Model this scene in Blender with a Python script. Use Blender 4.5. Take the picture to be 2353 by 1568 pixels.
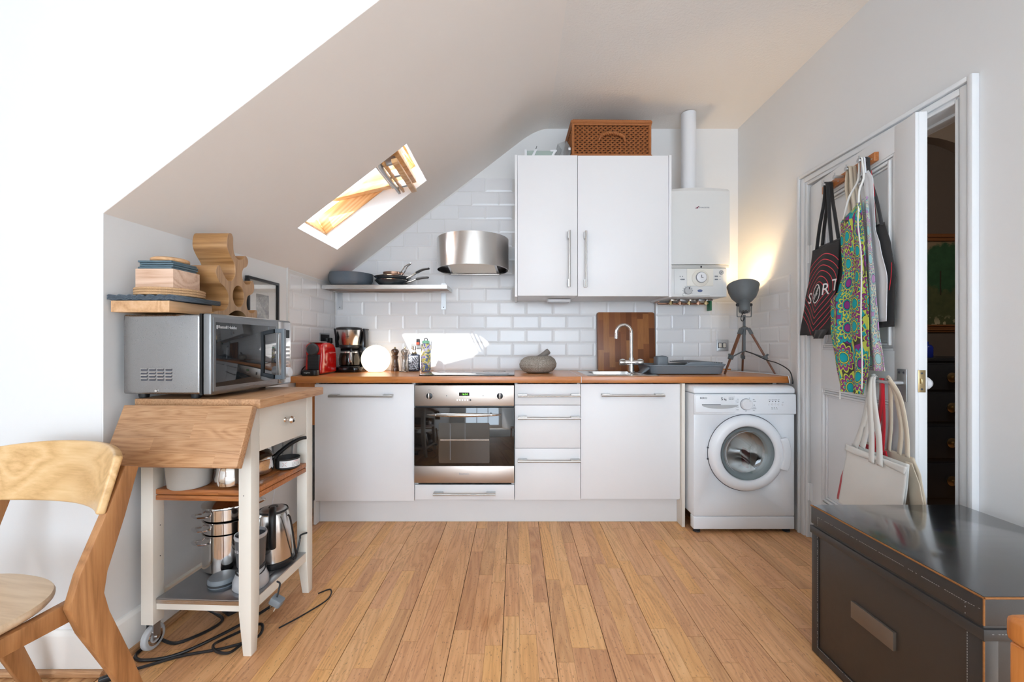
import bpy, bmesh, math, random
from mathutils import Vector, Matrix, Euler
PI = math.pi
for o in list(bpy.data.objects):
    bpy.data.objects.remove(o, do_unlink=True)
SC = bpy.context.scene
C = SC.collection
RND = random.Random(11)

# ------------------------------------------------------------------ camera, sky, sun, exposure
cam = bpy.data.cameras.new('camera')
cam.sensor_width = 36.0
cam.lens = 950.0 / 2353.0 * 36.0
cam.shift_x = -8.5 / 2353.0
cam.shift_y = 11.0 / 2353.0
cam.clip_start = 0.05
camo = bpy.data.objects.new('camera', cam)
camo.location = (0, 0, 1.083)
camo.rotation_euler = (PI / 2, 0, 0)
C.objects.link(camo)
SC.camera = camo

W = bpy.data.worlds.new('sky')
SC.world = W
W.use_nodes = True
bg = W.node_tree.nodes['Background']
bg.inputs['Color'].default_value = (0.74, 0.88, 1.03, 1)
bg.inputs['Strength'].default_value = 12.0

SUN_DIR = Vector((0.42, 0.67, -0.88)).normalized()
sun = bpy.data.lights.new('sun', 'SUN')
sun.energy = 20.0
sun.angle = math.radians(0.6)
sun.color = (1.0, 0.98, 0.95)
suno = bpy.data.objects.new('sun', sun)
suno.rotation_euler = SUN_DIR.to_track_quat('-Z', 'Y').to_euler()
suno.location = (-4, -4, 6)
C.objects.link(suno)

def portal(name, loc, direction, sx, sy):
    l = bpy.data.lights.new(name, 'AREA')
    l.shape = 'RECTANGLE'; l.size = sx; l.size_y = sy
    l.energy = 1.0
    l.cycles.is_portal = True
    o = bpy.data.objects.new(name, l)
    o.location = loc
    o.rotation_euler = Vector(direction).to_track_quat('-Z', 'Z').to_euler()
    C.objects.link(o)
portal('window_portal_left', (-2.38, -.06, 2.04), (1, 0, 0), .72, .72)
portal('added_window_portal_rear', (0.2, -4.68, 1.45), (0, 1, 0), 2.6, 2.3)  # portal of the added rear window

portal('added_rooflight_portal', (.8, -1.425, 2.86), (0, 0, -1), 1.1, 1.15)  # portal of the added rooflight

vs = SC.view_settings
vs.view_transform = 'Standard'; vs.look = 'None'; vs.gamma = 1.0; vs.exposure = -0.14
vs.use_curve_mapping = False
cy = SC.cycles
cy.use_denoising = True
cy.max_bounces = 10; cy.diffuse_bounces = 4; cy.glossy_bounces = 4
cy.transmission_bounces = 8; cy.transparent_max_bounces = 8
cy.caustics_reflective = False; cy.caustics_refractive = False
cy.sample_clamp_indirect = 6.0
cy.use_adaptive_sampling = True
cy.adaptive_threshold = 0.02

# ------------------------------------------------------------------ colour and node helpers
def lin(c):
    return c / 12.92 if c <= 0.04045 else ((c + 0.055) / 1.055) ** 2.4
def S(r, g, b):
    return (lin(r / 255), lin(g / 255), lin(b / 255), 1.0)

class NT:
    """small wrapper to write node trees on one line each"""
    def __init__(s, name):
        s.m = bpy.data.materials.new(name); s.m.use_nodes = True
        s.t = s.m.node_tree; s.b = s.t.nodes['Principled BSDF']
    def n(s, typ, **kw):
        nd = s.t.nodes.new(typ)
        for k, v in kw.items():
            if k.startswith('i_'):
                key = k[2:]
                key = int(key) if key.isdigit() else key.replace('_', ' ')
                s.put(nd.inputs[key], v)
            else:
                setattr(nd, k, v)
        return nd
    def put(s, sock, v):
        if isinstance(v, bpy.types.NodeSocket): s.t.links.new(v, sock)
        elif isinstance(v, bpy.types.Node): s.t.links.new(v.outputs[0], sock)
        else: sock.default_value = v
    def set(s, name, v): s.put(s.b.inputs[name], v)
    def coord(s, out='Object', scale=(1, 1, 1), loc=(0, 0, 0), rot=(0, 0, 0), src=None):
        if src is None: src = s.n('ShaderNodeTexCoord').outputs[out]
        mp = s.n('ShaderNodeMapping'); s.put(mp.inputs['Vector'], src)
        mp.inputs['Scale'].default_value = scale; mp.inputs['Location'].default_value = loc
        mp.inputs['Rotation'].default_value = rot
        return mp.outputs[0]
    def noise(s, vec, scale=5, detail=3, rough=.5, dist=0.0):
        return s.n('ShaderNodeTexNoise', i_Vector=vec, i_Scale=scale, i_Detail=detail, i_Roughness=rough, i_Distortion=dist).outputs[0]
    def math(s, op, a, b=0.0, c=0.0):
        nd = s.n('ShaderNodeMath', operation=op); s.put(nd.inputs[0], a); s.put(nd.inputs[1], b)
        if len(nd.inputs) > 2: s.put(nd.inputs[2], c)
        return nd.outputs[0]
    def ramp(s, fac, stops, interp='LINEAR'):
        nd = s.n('ShaderNodeValToRGB'); s.put(nd.inputs[0], fac)
        r = nd.color_ramp; r.interpolation = interp
        while len(r.elements) < len(stops): r.elements.new(0.5)
        for e, (p, c) in zip(r.elements, stops):
            e.position = p; e.color = c if len(c) == 4 else (*c, 1)
        return nd.outputs[0]
    def mix(s, fac, a, b, mode='MIX'):
        nd = s.n('ShaderNodeMix', data_type='RGBA', blend_type=mode)
        s.put(nd.inputs[0], fac); s.put(nd.inputs[6], a); s.put(nd.inputs[7], b)
        return nd.outputs[2]
    def bump(s, h, strength=.2, dist=.002):
        nd = s.n('ShaderNodeBump', i_Height=h, i_Strength=strength, i_Distance=dist)
        s.set('Normal', nd.outputs[0])

def mat(name, col, rough=.5, metal=0.0, var=.03, vscale=9.0, bump=None, coat=0.0, trans=0.0, emis=None, ior=1.45, alpha=1.0, sheen=0.0, rvar=0.0):
    """plain material with a slight procedural tone variation and optional fine relief"""
    k = NT(name)
    v = k.coord()
    nz = k.noise(v, vscale, 4, .55)
    f = k.math('MULTIPLY_ADD', nz, 2 * var, 1 - var)
    hs = k.n('ShaderNodeHueSaturation', i_Color=col); k.put(hs.inputs['Value'], f)
    k.set('Base Color', hs.outputs[0])
    if rvar: k.set('Roughness', k.math('MULTIPLY_ADD', nz, 2 * rvar, rough - rvar))
    else: k.set('Roughness', rough)
    k.set('Metallic', metal); k.set('IOR', ior)
    if coat: k.set('Coat Weight', coat); k.set('Coat Roughness', .05)
    if trans: k.set('Transmission Weight', trans)
    if alpha < 1: k.set('Alpha', alpha)
    if sheen: k.set('Sheen Weight', sheen)
    if emis: k.set('Emission Color', emis[0]); k.set('Emission Strength', emis[1])
    if bump: k.bump(k.noise(v, bump[0], 5, .6), bump[1], bump[2] if len(bump) > 2 else .002)
    return k.m

def wood(name, cols, axis='Y', scale=1.0, rough=.45, contrast=1.0, rnd=.12, flecks=0.0, coat=0.0, ring=14.0):
    """long grain wood; the grain runs along AXIS, tone shifts from object to object"""
    k = NT(name)
    st = {'X': (.06, 1, 1), 'Y': (1, .06, 1), 'Z': (1, 1, .06)}[axis]
    oi = k.n('ShaderNodeObjectInfo')
    off = k.n('ShaderNodeVectorMath', operation='SCALE'); k.put(off.inputs[0], (37.0, 61.0, 23.0)); k.put(off.inputs[3], oi.outputs['Random'])
    add = k.n('ShaderNodeVectorMath', operation='ADD')
    k.put(add.inputs[0], k.n('ShaderNodeTexCoord').outputs['Object']); k.put(add.inputs[1], off.outputs[0])
    v = k.coord(src=add.outputs[0], scale=tuple(a * scale for a in st))
    low = k.noise(v, 5, 2, .5, .6)
    rings = k.math('FRACT', k.math('MULTIPLY', low, ring))
    tri = k.math('ABSOLUTE', k.math('SUBTRACT', rings, .5))
    fine = k.noise(v, 130, 4, .65)
    f = k.math('ADD', k.math('MULTIPLY', tri, .75 * contrast), k.math('MULTIPLY', fine, .65))
    c = k.ramp(f, [(.18, cols[0]), (.5, cols[1]), (.85, cols[2])])
    val = k.math('MULTIPLY_ADD', oi.outputs['Random'], 2 * rnd, 1 - rnd)
    hs = k.n('ShaderNodeHueSaturation', i_Color=c); k.put(hs.inputs['Value'], val)
    out = hs.outputs[0]
    if flecks:
        st2 = {'X': (.22, 1, 1), 'Y': (1, .22, 1), 'Z': (1, 1, .22)}[axis]
        v2 = k.coord(src=add.outputs[0], scale=st2)
        fl = k.noise(v2, 95, 2, .5)
        m = k.ramp(fl, [(.66, (0, 0, 0)), (.74, (1, 1, 1))])
        out = k.mix(k.math('MULTIPLY', m, flecks), out, tuple(x * .42 for x in cols[0][:3]) + (1,))
    k.set('Base Color', out)
    k.set('Roughness', k.math('MULTIPLY_ADD', fine, .16, rough - .08))
    if coat: k.set('Coat Weight', coat); k.set('Coat Roughness', .2)
    k.bump(f, .12, .0008)
    return k.m

def steel(name, col=(.62, .61, .6, 1), rough=.28, axis='X', aniso=.0, grain=400.0):
    k = NT(name)
    sc = {'X': (.02, 1, 1), 'Y': (1, .02, 1), 'Z': (1, 1, .02)}[axis]
    v = k.coord(scale=sc)
    g = k.noise(v, grain, 3, .6)
    k.set('Base Color', k.mix(k.math('MULTIPLY', g, .25), col, tuple(x * .75 for x in col[:3]) + (1,)))
    k.set('Metallic', 1.0); k.set('Roughness', k.math('MULTIPLY_ADD', g, .14, rough - .07))
    if aniso: k.set('Anisotropic', aniso)
    return k.m

def glass(name, col=(1, 1, 1, 1), rough=.0, ior=1.45):
    k = NT(name)
    n = k.noise(k.coord(), 3, 1)
    k.set('Base Color', col); k.set('Transmission Weight', 1.0); k.set('IOR', ior)
    k.set('Roughness', k.math('MULTIPLY_ADD', n, .01, rough))
    return k.m

# ------------------------------------------------------------------ mesh helpers
class MB:
    def __init__(s): s.v = []; s.f = []; s.uv = None
    def add(s, vs, fs, M=None):
        b = len(s.v)
        s.v += [tuple(M @ Vector(p)) if M else tuple(p) for p in vs]
        s.f += [tuple(b + i for i in f) for f in fs]
        return s
    def box(s, x0, x1, y0, y1, z0, z1, M=None):
        return s.add([(x0, y0, z0), (x1, y0, z0), (x1, y1, z0), (x0, y1, z0), (x0, y0, z1), (x1, y0, z1), (x1, y1, z1), (x0, y1, z1)],
                     [(0, 3, 2, 1), (4, 5, 6, 7), (0, 1, 5, 4), (1, 2, 6, 5), (2, 3, 7, 6), (3, 0, 4, 7)], M)
    def prism(s, poly, axis, a, b, M=None):
        n = len(poly)
        mk = {'x': lambda p, t: (t, p[0], p[1]), 'y': lambda p, t: (p[0], t, p[1]), 'z': lambda p, t: (p[0], p[1], t)}[axis]
        vs = [mk(p, a) for p in poly] + [mk(p, b) for p in poly]
        fs = [tuple(range(n)), tuple(range(2 * n - 1, n - 1, -1))]
        fs += [(i, i + n, (i + 1) % n + n, (i + 1) % n) for i in range(n)]
        return s.add(vs, fs, M)
    def lathe(s, prof, c=(0, 0, 0), seg=32, M=None):
        vs = []; fs = []; rings = []
        for r, z in prof:
            if r < 1e-6:
                rings.append([len(vs)]); vs.append((c[0], c[1], c[2] + z))
            else:
                rings.append(list(range(len(vs), len(vs) + seg)))
                vs += [(c[0] + r * math.cos(2 * PI * i / seg), c[1] + r * math.sin(2 * PI * i / seg), c[2] + z) for i in range(seg)]
        for A, B in zip(rings, rings[1:]):
            for i in range(seg):
                j = (i + 1) % seg
                if len(A) == 1 and len(B) == 1: break
                if len(A) == 1: fs.append((A[0], B[j], B[i]))
                elif len(B) == 1: fs.append((A[i], A[j], B[0]))
                else: fs.append((A[i], A[j], B[j], B[i]))
        return s.add(vs, fs, M)
    def tube(s, pts, r=.005, seg=8, caps=True, M=None, flat=None):
        P = [Vector(p) for p in pts]; n = len(P)
        rr = r if isinstance(r, (list, tuple)) else [r] * n
        T = [(P[min(i + 1, n - 1)] - P[max(i - 1, 0)]).normalized() for i in range(n)]
        up = Vector((0, 0, 1)) if abs(T[0].z) < .9 else Vector((1, 0, 0))
        N = (up - T[0] * up.dot(T[0])).normalized()
        vs = []; fs = []
        for i in range(n):
            N = (N - T[i] * N.dot(T[i])).normalized(); B = T[i].cross(N)
            for k in range(seg):
                a = 2 * PI * (k + .5) / seg
                ca, sa = math.cos(a), math.sin(a)
                if flat: ca *= flat[0]; sa *= flat[1]
                vs.append(P[i] + (N * ca + B * sa) * rr[i])
        for i in range(n - 1):
            for k in range(seg):
                a, b = i * seg + k, i * seg + (k + 1) % seg
                fs.append((a, b, b + seg, a + seg))
        if caps: fs += [tuple(range(seg - 1, -1, -1)), tuple(range((n - 1) * seg, n * seg))]
        return s.add(vs, fs, M)
    def cyl(s, p0, p1, r0, r1=None, seg=20, M=None):
        return s.tube([p0, p1], [r0, r0 if r1 is None else r1], seg, True, M)
    def grid(s, nu, nv, fn, M=None, cu=False):
        vs = [fn(i / (nu if cu else nu - 1), j / (nv - 1)) for j in range(nv) for i in range(nu)]
        fs = []
        for j in range(nv - 1):
            for i in range(nu if cu else nu - 1):
                a = j * nu + i; b = j * nu + (i + 1) % nu
                fs.append((a, b, b + nu, a + nu))
        return s.add(vs, fs, M)
    def build(s, name, m, parent=None, bevel=0.0, bseg=2, ang=40, flat=False, solid=0.0, sub=0, loc=None, rotz=0.0):
        me = bpy.data.meshes.new(name)
        me.from_pydata([tuple(p) for p in s.v], [], s.f)
        bm = bmesh.new(); bm.from_mesh(me)
        bmesh.ops.recalc_face_normals(bm, faces=bm.faces)
        if bevel:
            es = [e for e in bm.edges if len(e.link_faces) == 2 and e.calc_face_angle(0) > math.radians(30)]
            bmesh.ops.bevel(bm, geom=es, offset=bevel, segments=bseg, profile=.5, affect='EDGES', clamp_overlap=True)
        bm.to_mesh(me); bm.free()
        if not flat:
            me.polygons.foreach_set('use_smooth', [True] * len(me.polygons))
            me.set_sharp_from_angle(angle=math.radians(ang))
        me.materials.append(m)
        o = bpy.data.objects.new(name, me); C.objects.link(o)
        if parent: o.parent = parent
        if loc is not None: o.location = loc
        o.rotation_euler = (0, 0, rotz)
        if solid:
            md = o.modifiers.new('thickness', 'SOLIDIFY'); md.thickness = solid; md.offset = 0
        if sub:
            md = o.modifiers.new('smooth', 'SUBSURF'); md.levels = sub; md.render_levels = sub
        return o

def tag(o, label=None, cat=None, group=None, kind=None):
    if label: o['label'] = label
    if cat: o['category'] = cat
    if group: o['group'] = group
    if kind: o['kind'] = kind
    return o
def thing(name, label, cat, loc=(0, 0, 0), rotz=0.0, group=None):
    o = bpy.data.objects.new(name, None); o.empty_display_size = .05
    o.location = loc; o.rotation_euler = (0, 0, rotz); C.objects.link(o)
    return tag(o, label, cat, group)
def struct(o): return tag(o, kind='structure')
def dup(root, loc=None, rotz=None, label=None, group=None):
    r = root.copy(); C.objects.link(r)
    if loc is not None: r.location = loc
    if rotz is not None: r.rotation_euler = (0, 0, rotz)
    if label: r['label'] = label
    if group: r['group'] = group
    for ch in [c for c in root.children]:
        c = ch.copy(); C.objects.link(c); c.parent = r
        for g in [x for x in ch.children]:
            d = g.copy(); C.objects.link(d); d.parent = c
    return r

def arc(cx, cy, r, a0, a1, n):
    return [(cx + r * math.cos(math.radians(a0 + (a1 - a0) * i / n)), cy + r * math.sin(math.radians(a0 + (a1 - a0) * i / n))) for i in range(n + 1)]
def rrect(x0, x1, y0, y1, r, n=5):
    return arc(x1 - r, y1 - r, r, 0, 90, n) + arc(x0 + r, y1 - r, r, 90, 180, n) + arc(x0 + r, y0 + r, r, 180, 270, n) + arc(x1 - r, y0 + r, r, 270, 360, n)

def curve_mesh(loops, depth, bevel=0.0):
    """filled outline with holes, extruded; returns (verts, faces) in the xy plane, thickness DEPTH centred on z = 0"""
    cu = bpy.data.curves.new('outline', 'CURVE'); cu.dimensions = '2D'; cu.fill_mode = 'BOTH'
    cu.extrude = depth / 2 - bevel; cu.bevel_depth = bevel; cu.bevel_resolution = 2; cu.offset = -bevel
    for lp in loops:
        sp = cu.splines.new('POLY'); sp.points.add(len(lp) - 1); sp.use_cyclic_u = True
        for p, q in zip(sp.points, lp): p.co = (q[0], q[1], 0, 1)
    o = bpy.data.objects.new('outline', cu); C.objects.link(o)
    me = bpy.data.meshes.new_from_object(o.evaluated_get(bpy.context.evaluated_depsgraph_get()))
    vs = [tuple(v.co) for v in me.vertices]; fs = [tuple(p.vertices) for p in me.polygons]
    bpy.data.objects.remove(o); bpy.data.meshes.remove(me); bpy.data.curves.remove(cu)
    return vs, fs
def text_mesh(body, size, align='CENTER', depth=.0004, res=3, shear=0.0, space=1.0):
    cu = bpy.data.curves.new('lettering', 'FONT'); cu.body = body; cu.size = size
    cu.align_x = align; cu.align_y = 'CENTER'; cu.extrude = depth; cu.resolution_u = res
    cu.shear = shear; cu.space_character = space
    o = bpy.data.objects.new('lettering', cu); C.objects.link(o)
    me = bpy.data.meshes.new_from_object(o.evaluated_get(bpy.context.evaluated_depsgraph_get()))
    vs = [tuple(v.co) for v in me.vertices]; fs = [tuple(p.vertices) for p in me.polygons]
    bpy.data.objects.remove(o); bpy.data.meshes.remove(me); bpy.data.curves.remove(cu)
    return vs, fs
FRONT = Matrix.Rotation(PI / 2, 4, 'X')           # xy plane -> xz plane, reading from -y
def at(x, y, z, R=FRONT): return Matrix.Translation((x, y, z)) @ R
SIDE = Matrix.Rotation(PI / 2, 4, 'Z') @ FRONT     # reading from +x
def letters(name, body, size, m, parent, M, **kw):
    vs, fs = text_mesh(body, size, **kw)
    return MB().add(vs, fs, M).build(name, m, parent, flat=True)
# ------------------------------------------------------------------ materials
def wall_paint(name, col, bsc=60, bst=.12, rough=.85, d=.002):
    k = NT(name); v = k.coord()
    n1 = k.noise(v, 1.7, 3, .5); n2 = k.noise(v, bsc, 5, .6)
    k.set('Base Color', k.mix(k.math('MULTIPLY', n1, .25), col, tuple(x * .94 for x in col[:3]) + (1,)))
    k.set('Roughness', rough); k.bump(n2, bst, d)
    return k.m
m_wall = wall_paint('white_wall_paint', S(237, 236, 235), 55, .10)
m_ceil = wall_paint('textured_ceiling_paint', S(246, 240, 234), 75, .5, .8, .004)
m_slope = wall_paint('sloped_ceiling_paint', S(250, 242, 235), 30, .08)
m_gloss = mat('white_gloss_woodwork', S(238, 239, 240), .25, var=.015, bump=(40, .05))
m_skirt = mat('white_skirting_paint', S(240, 236, 230), .35, var=.02, bump=(40, .05))
m_grout = mat('pale_grout', S(226, 223, 219), .9, bump=(300, .2))
def tile_mat():
    k = NT('white_glazed_tile')
    oi = k.n('ShaderNodeObjectInfo')
    c = k.mix(oi.outputs['Random'], S(240, 239, 239), S(231, 230, 231))
    k.set('Base Color', c); k.set('Roughness', .22); k.set('IOR', 1.45)
    k.bump(k.noise(k.coord(), 14, 2), .05, .002)
    return k.m
m_tile = tile_mat()
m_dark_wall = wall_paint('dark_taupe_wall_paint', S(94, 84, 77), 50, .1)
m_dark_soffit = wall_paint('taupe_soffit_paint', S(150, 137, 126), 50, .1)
OAKF = (S(150, 103, 64), S(196, 149, 103), S(216, 173, 126))
def floor_mat():
    k = NT('worn_oak_strip')
    oi = k.n('ShaderNodeObjectInfo'); rv = oi.outputs['Random']
    off = k.n('ShaderNodeVectorMath', operation='SCALE'); k.put(off.inputs[0], (37.0, 61.0, 23.0)); k.put(off.inputs[3], rv)
    add = k.n('ShaderNodeVectorMath', operation='ADD')
    raw = k.n('ShaderNodeTexCoord').outputs['Object']
    k.put(add.inputs[0], raw); k.put(add.inputs[1], off.outputs[0])
    a = add.outputs[0]
    low = k.noise(k.coord(src=a, scale=(1, .10, 1)), 7, 2, .5, .9)
    tri = k.math('ABSOLUTE', k.math('SUBTRACT', k.math('FRACT', k.math('MULTIPLY', low, 13)), .5))
    fine = k.noise(k.coord(src=a, scale=(1, .05, 1)), 150, 4, .65)
    f = k.math('ADD', k.math('MULTIPLY', tri, .55), k.math('MULTIPLY', fine, .7))
    c = k.ramp(f, [(.22, S(206, 158, 115)), (.5, S(234, 186, 139)), (.85, S(246, 206, 162))])
    tone = k.ramp(rv, [(0, S(214, 182, 162)), (.28, S(255, 236, 214)), (.5, S(234, 206, 190)), (.72, S(255, 242, 214)), (.88, S(255, 230, 172)), (1, S(210, 188, 174))])
    c = k.mix(.72, c, tone, 'MULTIPLY')
    fl = k.ramp(k.noise(k.coord(src=a, scale=(1, .35, 1)), 170, 2, .5), [(.62, (0, 0, 0)), (.69, (1, 1, 1))])
    c = k.mix(k.math('MULTIPLY', fl, .42), c, S(120, 78, 48))
    st = k.ramp(k.noise(k.coord(src=raw, scale=(1, .45, 1), loc=(3.1, .4, 0)), 5.5, 3, .6), [(.66, (0, 0, 0)), (.78, (1, 1, 1))])
    c = k.mix(k.math('MULTIPLY', st, .55), c, S(176, 106, 50))
    k.set('Base Color', c)
    k.set('Roughness', k.math('MULTIPLY_ADD', fine, .22, .30))
    k.bump(f, .14, .0008)
    return k.m
m_floor = floor_mat()
m_gap = mat('dark_joint', S(70, 45, 28), .9)
m_floor2 = wood('oak_floor_boards', OAKF, 'Y', 1.0, .42, flecks=.4)
def staves(name, cols, along='Y', across='X', width=.045, length=.4, rough=.42, coat=0.0, var=.16, warm=None):
    """edge-glued staves: tone changes from stave to stave, fine grain along them"""
    k = NT(name); v = k.coord()
    s = k.n('ShaderNodeSeparateXYZ'); k.put(s.inputs[0], v)
    ax = {'X': 0, 'Y': 1, 'Z': 2}
    st = k.math('FLOOR', k.math('DIVIDE', s.outputs[ax[across]], width))
    off = k.math('FRACT', k.math('MULTIPLY', k.math('SINE', k.math('MULTIPLY', st, 12.9898)), 43758.5))
    row = k.math('FLOOR', k.math('ADD', k.math('DIVIDE', s.outputs[ax[along]], length), off))
    cv = k.n('ShaderNodeCombineXYZ'); k.put(cv.inputs[0], st); k.put(cv.inputs[1], row)
    wn = k.n('ShaderNodeTexWhiteNoise', noise_dimensions='2D'); k.put(wn.inputs['Vector'], cv.outputs[0])
    sh = k.n('ShaderNodeVectorMath', operation='SCALE'); k.put(sh.inputs[0], wn.outputs['Color']); sh.inputs[3].default_value = 9.0
    ad = k.n('ShaderNodeVectorMath', operation='ADD'); k.put(ad.inputs[0], v); k.put(ad.inputs[1], sh.outputs[0])
    sc = [1.0, 1.0, 1.0]; sc[ax[along]] = .045
    g = k.noise(k.coord(src=ad.outputs[0], scale=tuple(sc)), 190, 5, .68, .3)
    sc2 = [1.0, 1.0, 1.0]; sc2[ax[along]] = .10
    low = k.noise(k.coord(src=ad.outputs[0], scale=tuple(sc2)), 12, 2, .5, .8)
    ring = k.math('ABSOLUTE', k.math('SUBTRACT', k.math('FRACT', k.math('MULTIPLY', low, 16)), .5))
    f = k.math('ADD', k.math('MULTIPLY', g, .8), k.math('MULTIPLY', ring, .35))
    c = k.ramp(f, [(.28, cols[0]), (.5, cols[1]), (.78, cols[2])])
    hs = k.n('ShaderNodeHueSaturation', i_Color=c); k.put(hs.inputs['Value'], k.math('MULTIPLY_ADD', wn.outputs['Value'], 2 * var, 1 - var))
    k.set('Base Color', hs.outputs[0]); k.set('Roughness', k.math('MULTIPLY_ADD', g, .16, rough - .08))
    if coat: k.set('Coat Weight', coat); k.set('Coat Roughness', .2)
    k.bump(g, .14, .0006)
    return k.m
WT = (S(178, 108, 52), S(208, 138, 76), S(222, 158, 98))
m_worktop = staves('oiled_beech_worktop', WT, 'X', 'Y', .042, .5, .3, .25, .10)
m_edge = wood('worktop_edge_wood', (S(176, 104, 46), S(204, 128, 62), S(216, 144, 80)), 'X', .8, .3, .5, .03, coat=.3, ring=8)
OAKL = (S(158, 110, 70), S(190, 143, 102), S(206, 164, 124))
m_oak_x = staves('oiled_oak_x', OAKL, 'X', 'Z', .046, .30, .42, 0, .10)
m_oak_y = staves('oiled_oak_y', OAKL, 'Y', 'X', .046, .30, .42, 0, .12)
m_oak_dark = wood('oak_end_grain', (S(128, 78, 46), S(160, 104, 66), S(178, 122, 82)), 'Y', 1.0, .45, .8, .08)
m_shelf_oak = staves('trolley_shelf_wood', (S(140, 78, 36), S(180, 110, 58), S(200, 134, 78)), 'X', 'Y', .04, .25, .35, .1, .16)
m_pale_oak = wood('pale_limed_oak', (S(214, 184, 160), S(232, 208, 186), S(240, 220, 202)), 'X', 1.0, .5, .8, .03)
m_acacia = wood('acacia_rack_wood', (S(128, 86, 48), S(176, 130, 82), S(196, 152, 104)), 'X', .8, .42, 1.1, .06, coat=.15)
m_acacia_face = wood('acacia_rack_end_grain', (S(146, 108, 76), S(182, 144, 108), S(196, 160, 124)), 'Z', 2.2, .5, .6, .04)
m_chair = wood('chair_oak_dark', (S(140, 92, 52), S(176, 122, 76), S(194, 142, 94)), 'Z', 1.2, .42, .8, .05)
m_chair_l = wood('chair_oak_light', (S(196, 150, 92), S(222, 180, 124), S(234, 198, 146)), 'X', .9, .38, .9, .03, coat=.2)
m_seat = wood('chair_seat_veneer', (S(206, 176, 142), S(226, 200, 168), S(236, 214, 186)), 'X', .9, .38, .6, .03, coat=.15)
m_orange = wood('orange_beech', (S(176, 100, 40), S(206, 128, 60), S(218, 146, 80)), 'Z', 1, .35, .5, .03, coat=.3)
m_peg_rail = wood('peg_rail_wood', (S(158, 92, 44), S(190, 120, 66), S(204, 138, 84)), 'X', 1, .4, .6, .03)
m_pine = wood('window_pine', (S(202, 140, 82), S(226, 172, 112), S(238, 196, 142)), 'X', .8, .4, 1.2, .05, coat=.2, ring=18)
m_walnut = wood('tripod_walnut', (S(84, 50, 34), S(116, 74, 52), S(138, 92, 68)), 'Z', 1.3, .4, .7, .05)
m_white_door = mat('white_gloss_cabinet', S(245, 244, 245), .38, var=.008)
m_white_mat = mat('white_melamine', S(232, 231, 231), .3, var=.012)
m_cream = mat('cream_painted_birch', S(236, 229, 217), .38, var=.015, bump=(70, .04))
m_steel = steel('brushed_steel', (.60, .585, .57, 1), .26, 'X')
m_steel_z = steel('brushed_steel_upright', (.66, .65, .64, 1), .2, 'Z')
m_oven_steel = steel('warm_brushed_steel', (.56, .50, .455, 1), .36, 'X')
m_chrome = mat('chrome', (.86, .86, .87, 1), .07, 1.0, var=.01)
m_bright = mat('polished_steel', (.74, .71, .68, 1), .09, 1.0, var=.02)
m_zinc = mat('galvanised_steel', (.50, .51, .52, 1), .42, 1.0, var=.06, vscale=20)
m_shelf_top = mat('worn_steel_sheet', (.44, .45, .47, 1), .3, 1.0, var=.1, vscale=14)
m_handle = steel('handle_steel', (.55, .54, .52, 1), .3, 'X')
m_copper = mat('copper', (.52, .31, .22, 1), .3, 1.0, var=.1)
m_brass = mat('aged_brass', (.46, .36, .2, 1), .3, 1.0, var=.1, vscale=40)
m_black = mat('black_plastic', S(30, 30, 32), .35, var=.05)
m_black_gl = mat('black_gloss', S(12, 12, 13), .08, var=.03)
m_dk = mat('charcoal_rubber', S(52, 52, 54), .6, var=.06)
m_grey = mat('mid_grey_plastic', S(120, 127, 134), .38, var=.03)
m_ltgrey = mat('light_grey_plastic', S(186, 188, 190), .35, var=.02)
m_white_pl = mat('white_plastic', S(236, 237, 240), .28, var=.01)
m_app = mat('white_enamel', S(243, 246, 250), .25, var=.01)
m_boiler = mat('boiler_enamel', S(226, 226, 224), .3, var=.01)
m_red = mat('red_gloss_plastic', S(205, 22, 20), .12, var=.02, coat=.6)
m_pan = mat('grey_enamel_pan', S(96, 106, 116), .22, var=.03, coat=.3)
m_panin = mat('nonstick_coating', S(58, 58, 60), .4, var=.06)
m_slate = mat('slate', S(86, 106, 116), .55, var=.14, vscale=30, bump=(90, .3))
m_slate_wave = mat('grey_slate_paint', S(88, 98, 108), .5, var=.08, vscale=30)
m_cork = mat('cork', S(196, 156, 116), .9, var=.55, vscale=330, bump=(300, .6))
m_granite = None
def granite():
    k = NT('speckled_granite'); v = k.coord()
    n = k.noise(v, 330, 2, .6); n2 = k.noise(v, 60, 3, .6)
    c = k.ramp(n, [(.36, S(92, 84, 76)), (.47, S(150, 140, 129)), (.56, S(174, 165, 154)), (.68, S(206, 198, 188))])
    k.set('Base Color', k.mix(k.math('MULTIPLY', n2, .3), c, S(128, 116, 104))); k.set('Roughness', .7)
    k.bump(n, .3, .001)
    return k.m
m_granite = granite()
m_pestle = mat('grey_stone', S(126, 118, 112), .75, var=.12, vscale=120, bump=(200, .3))
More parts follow.
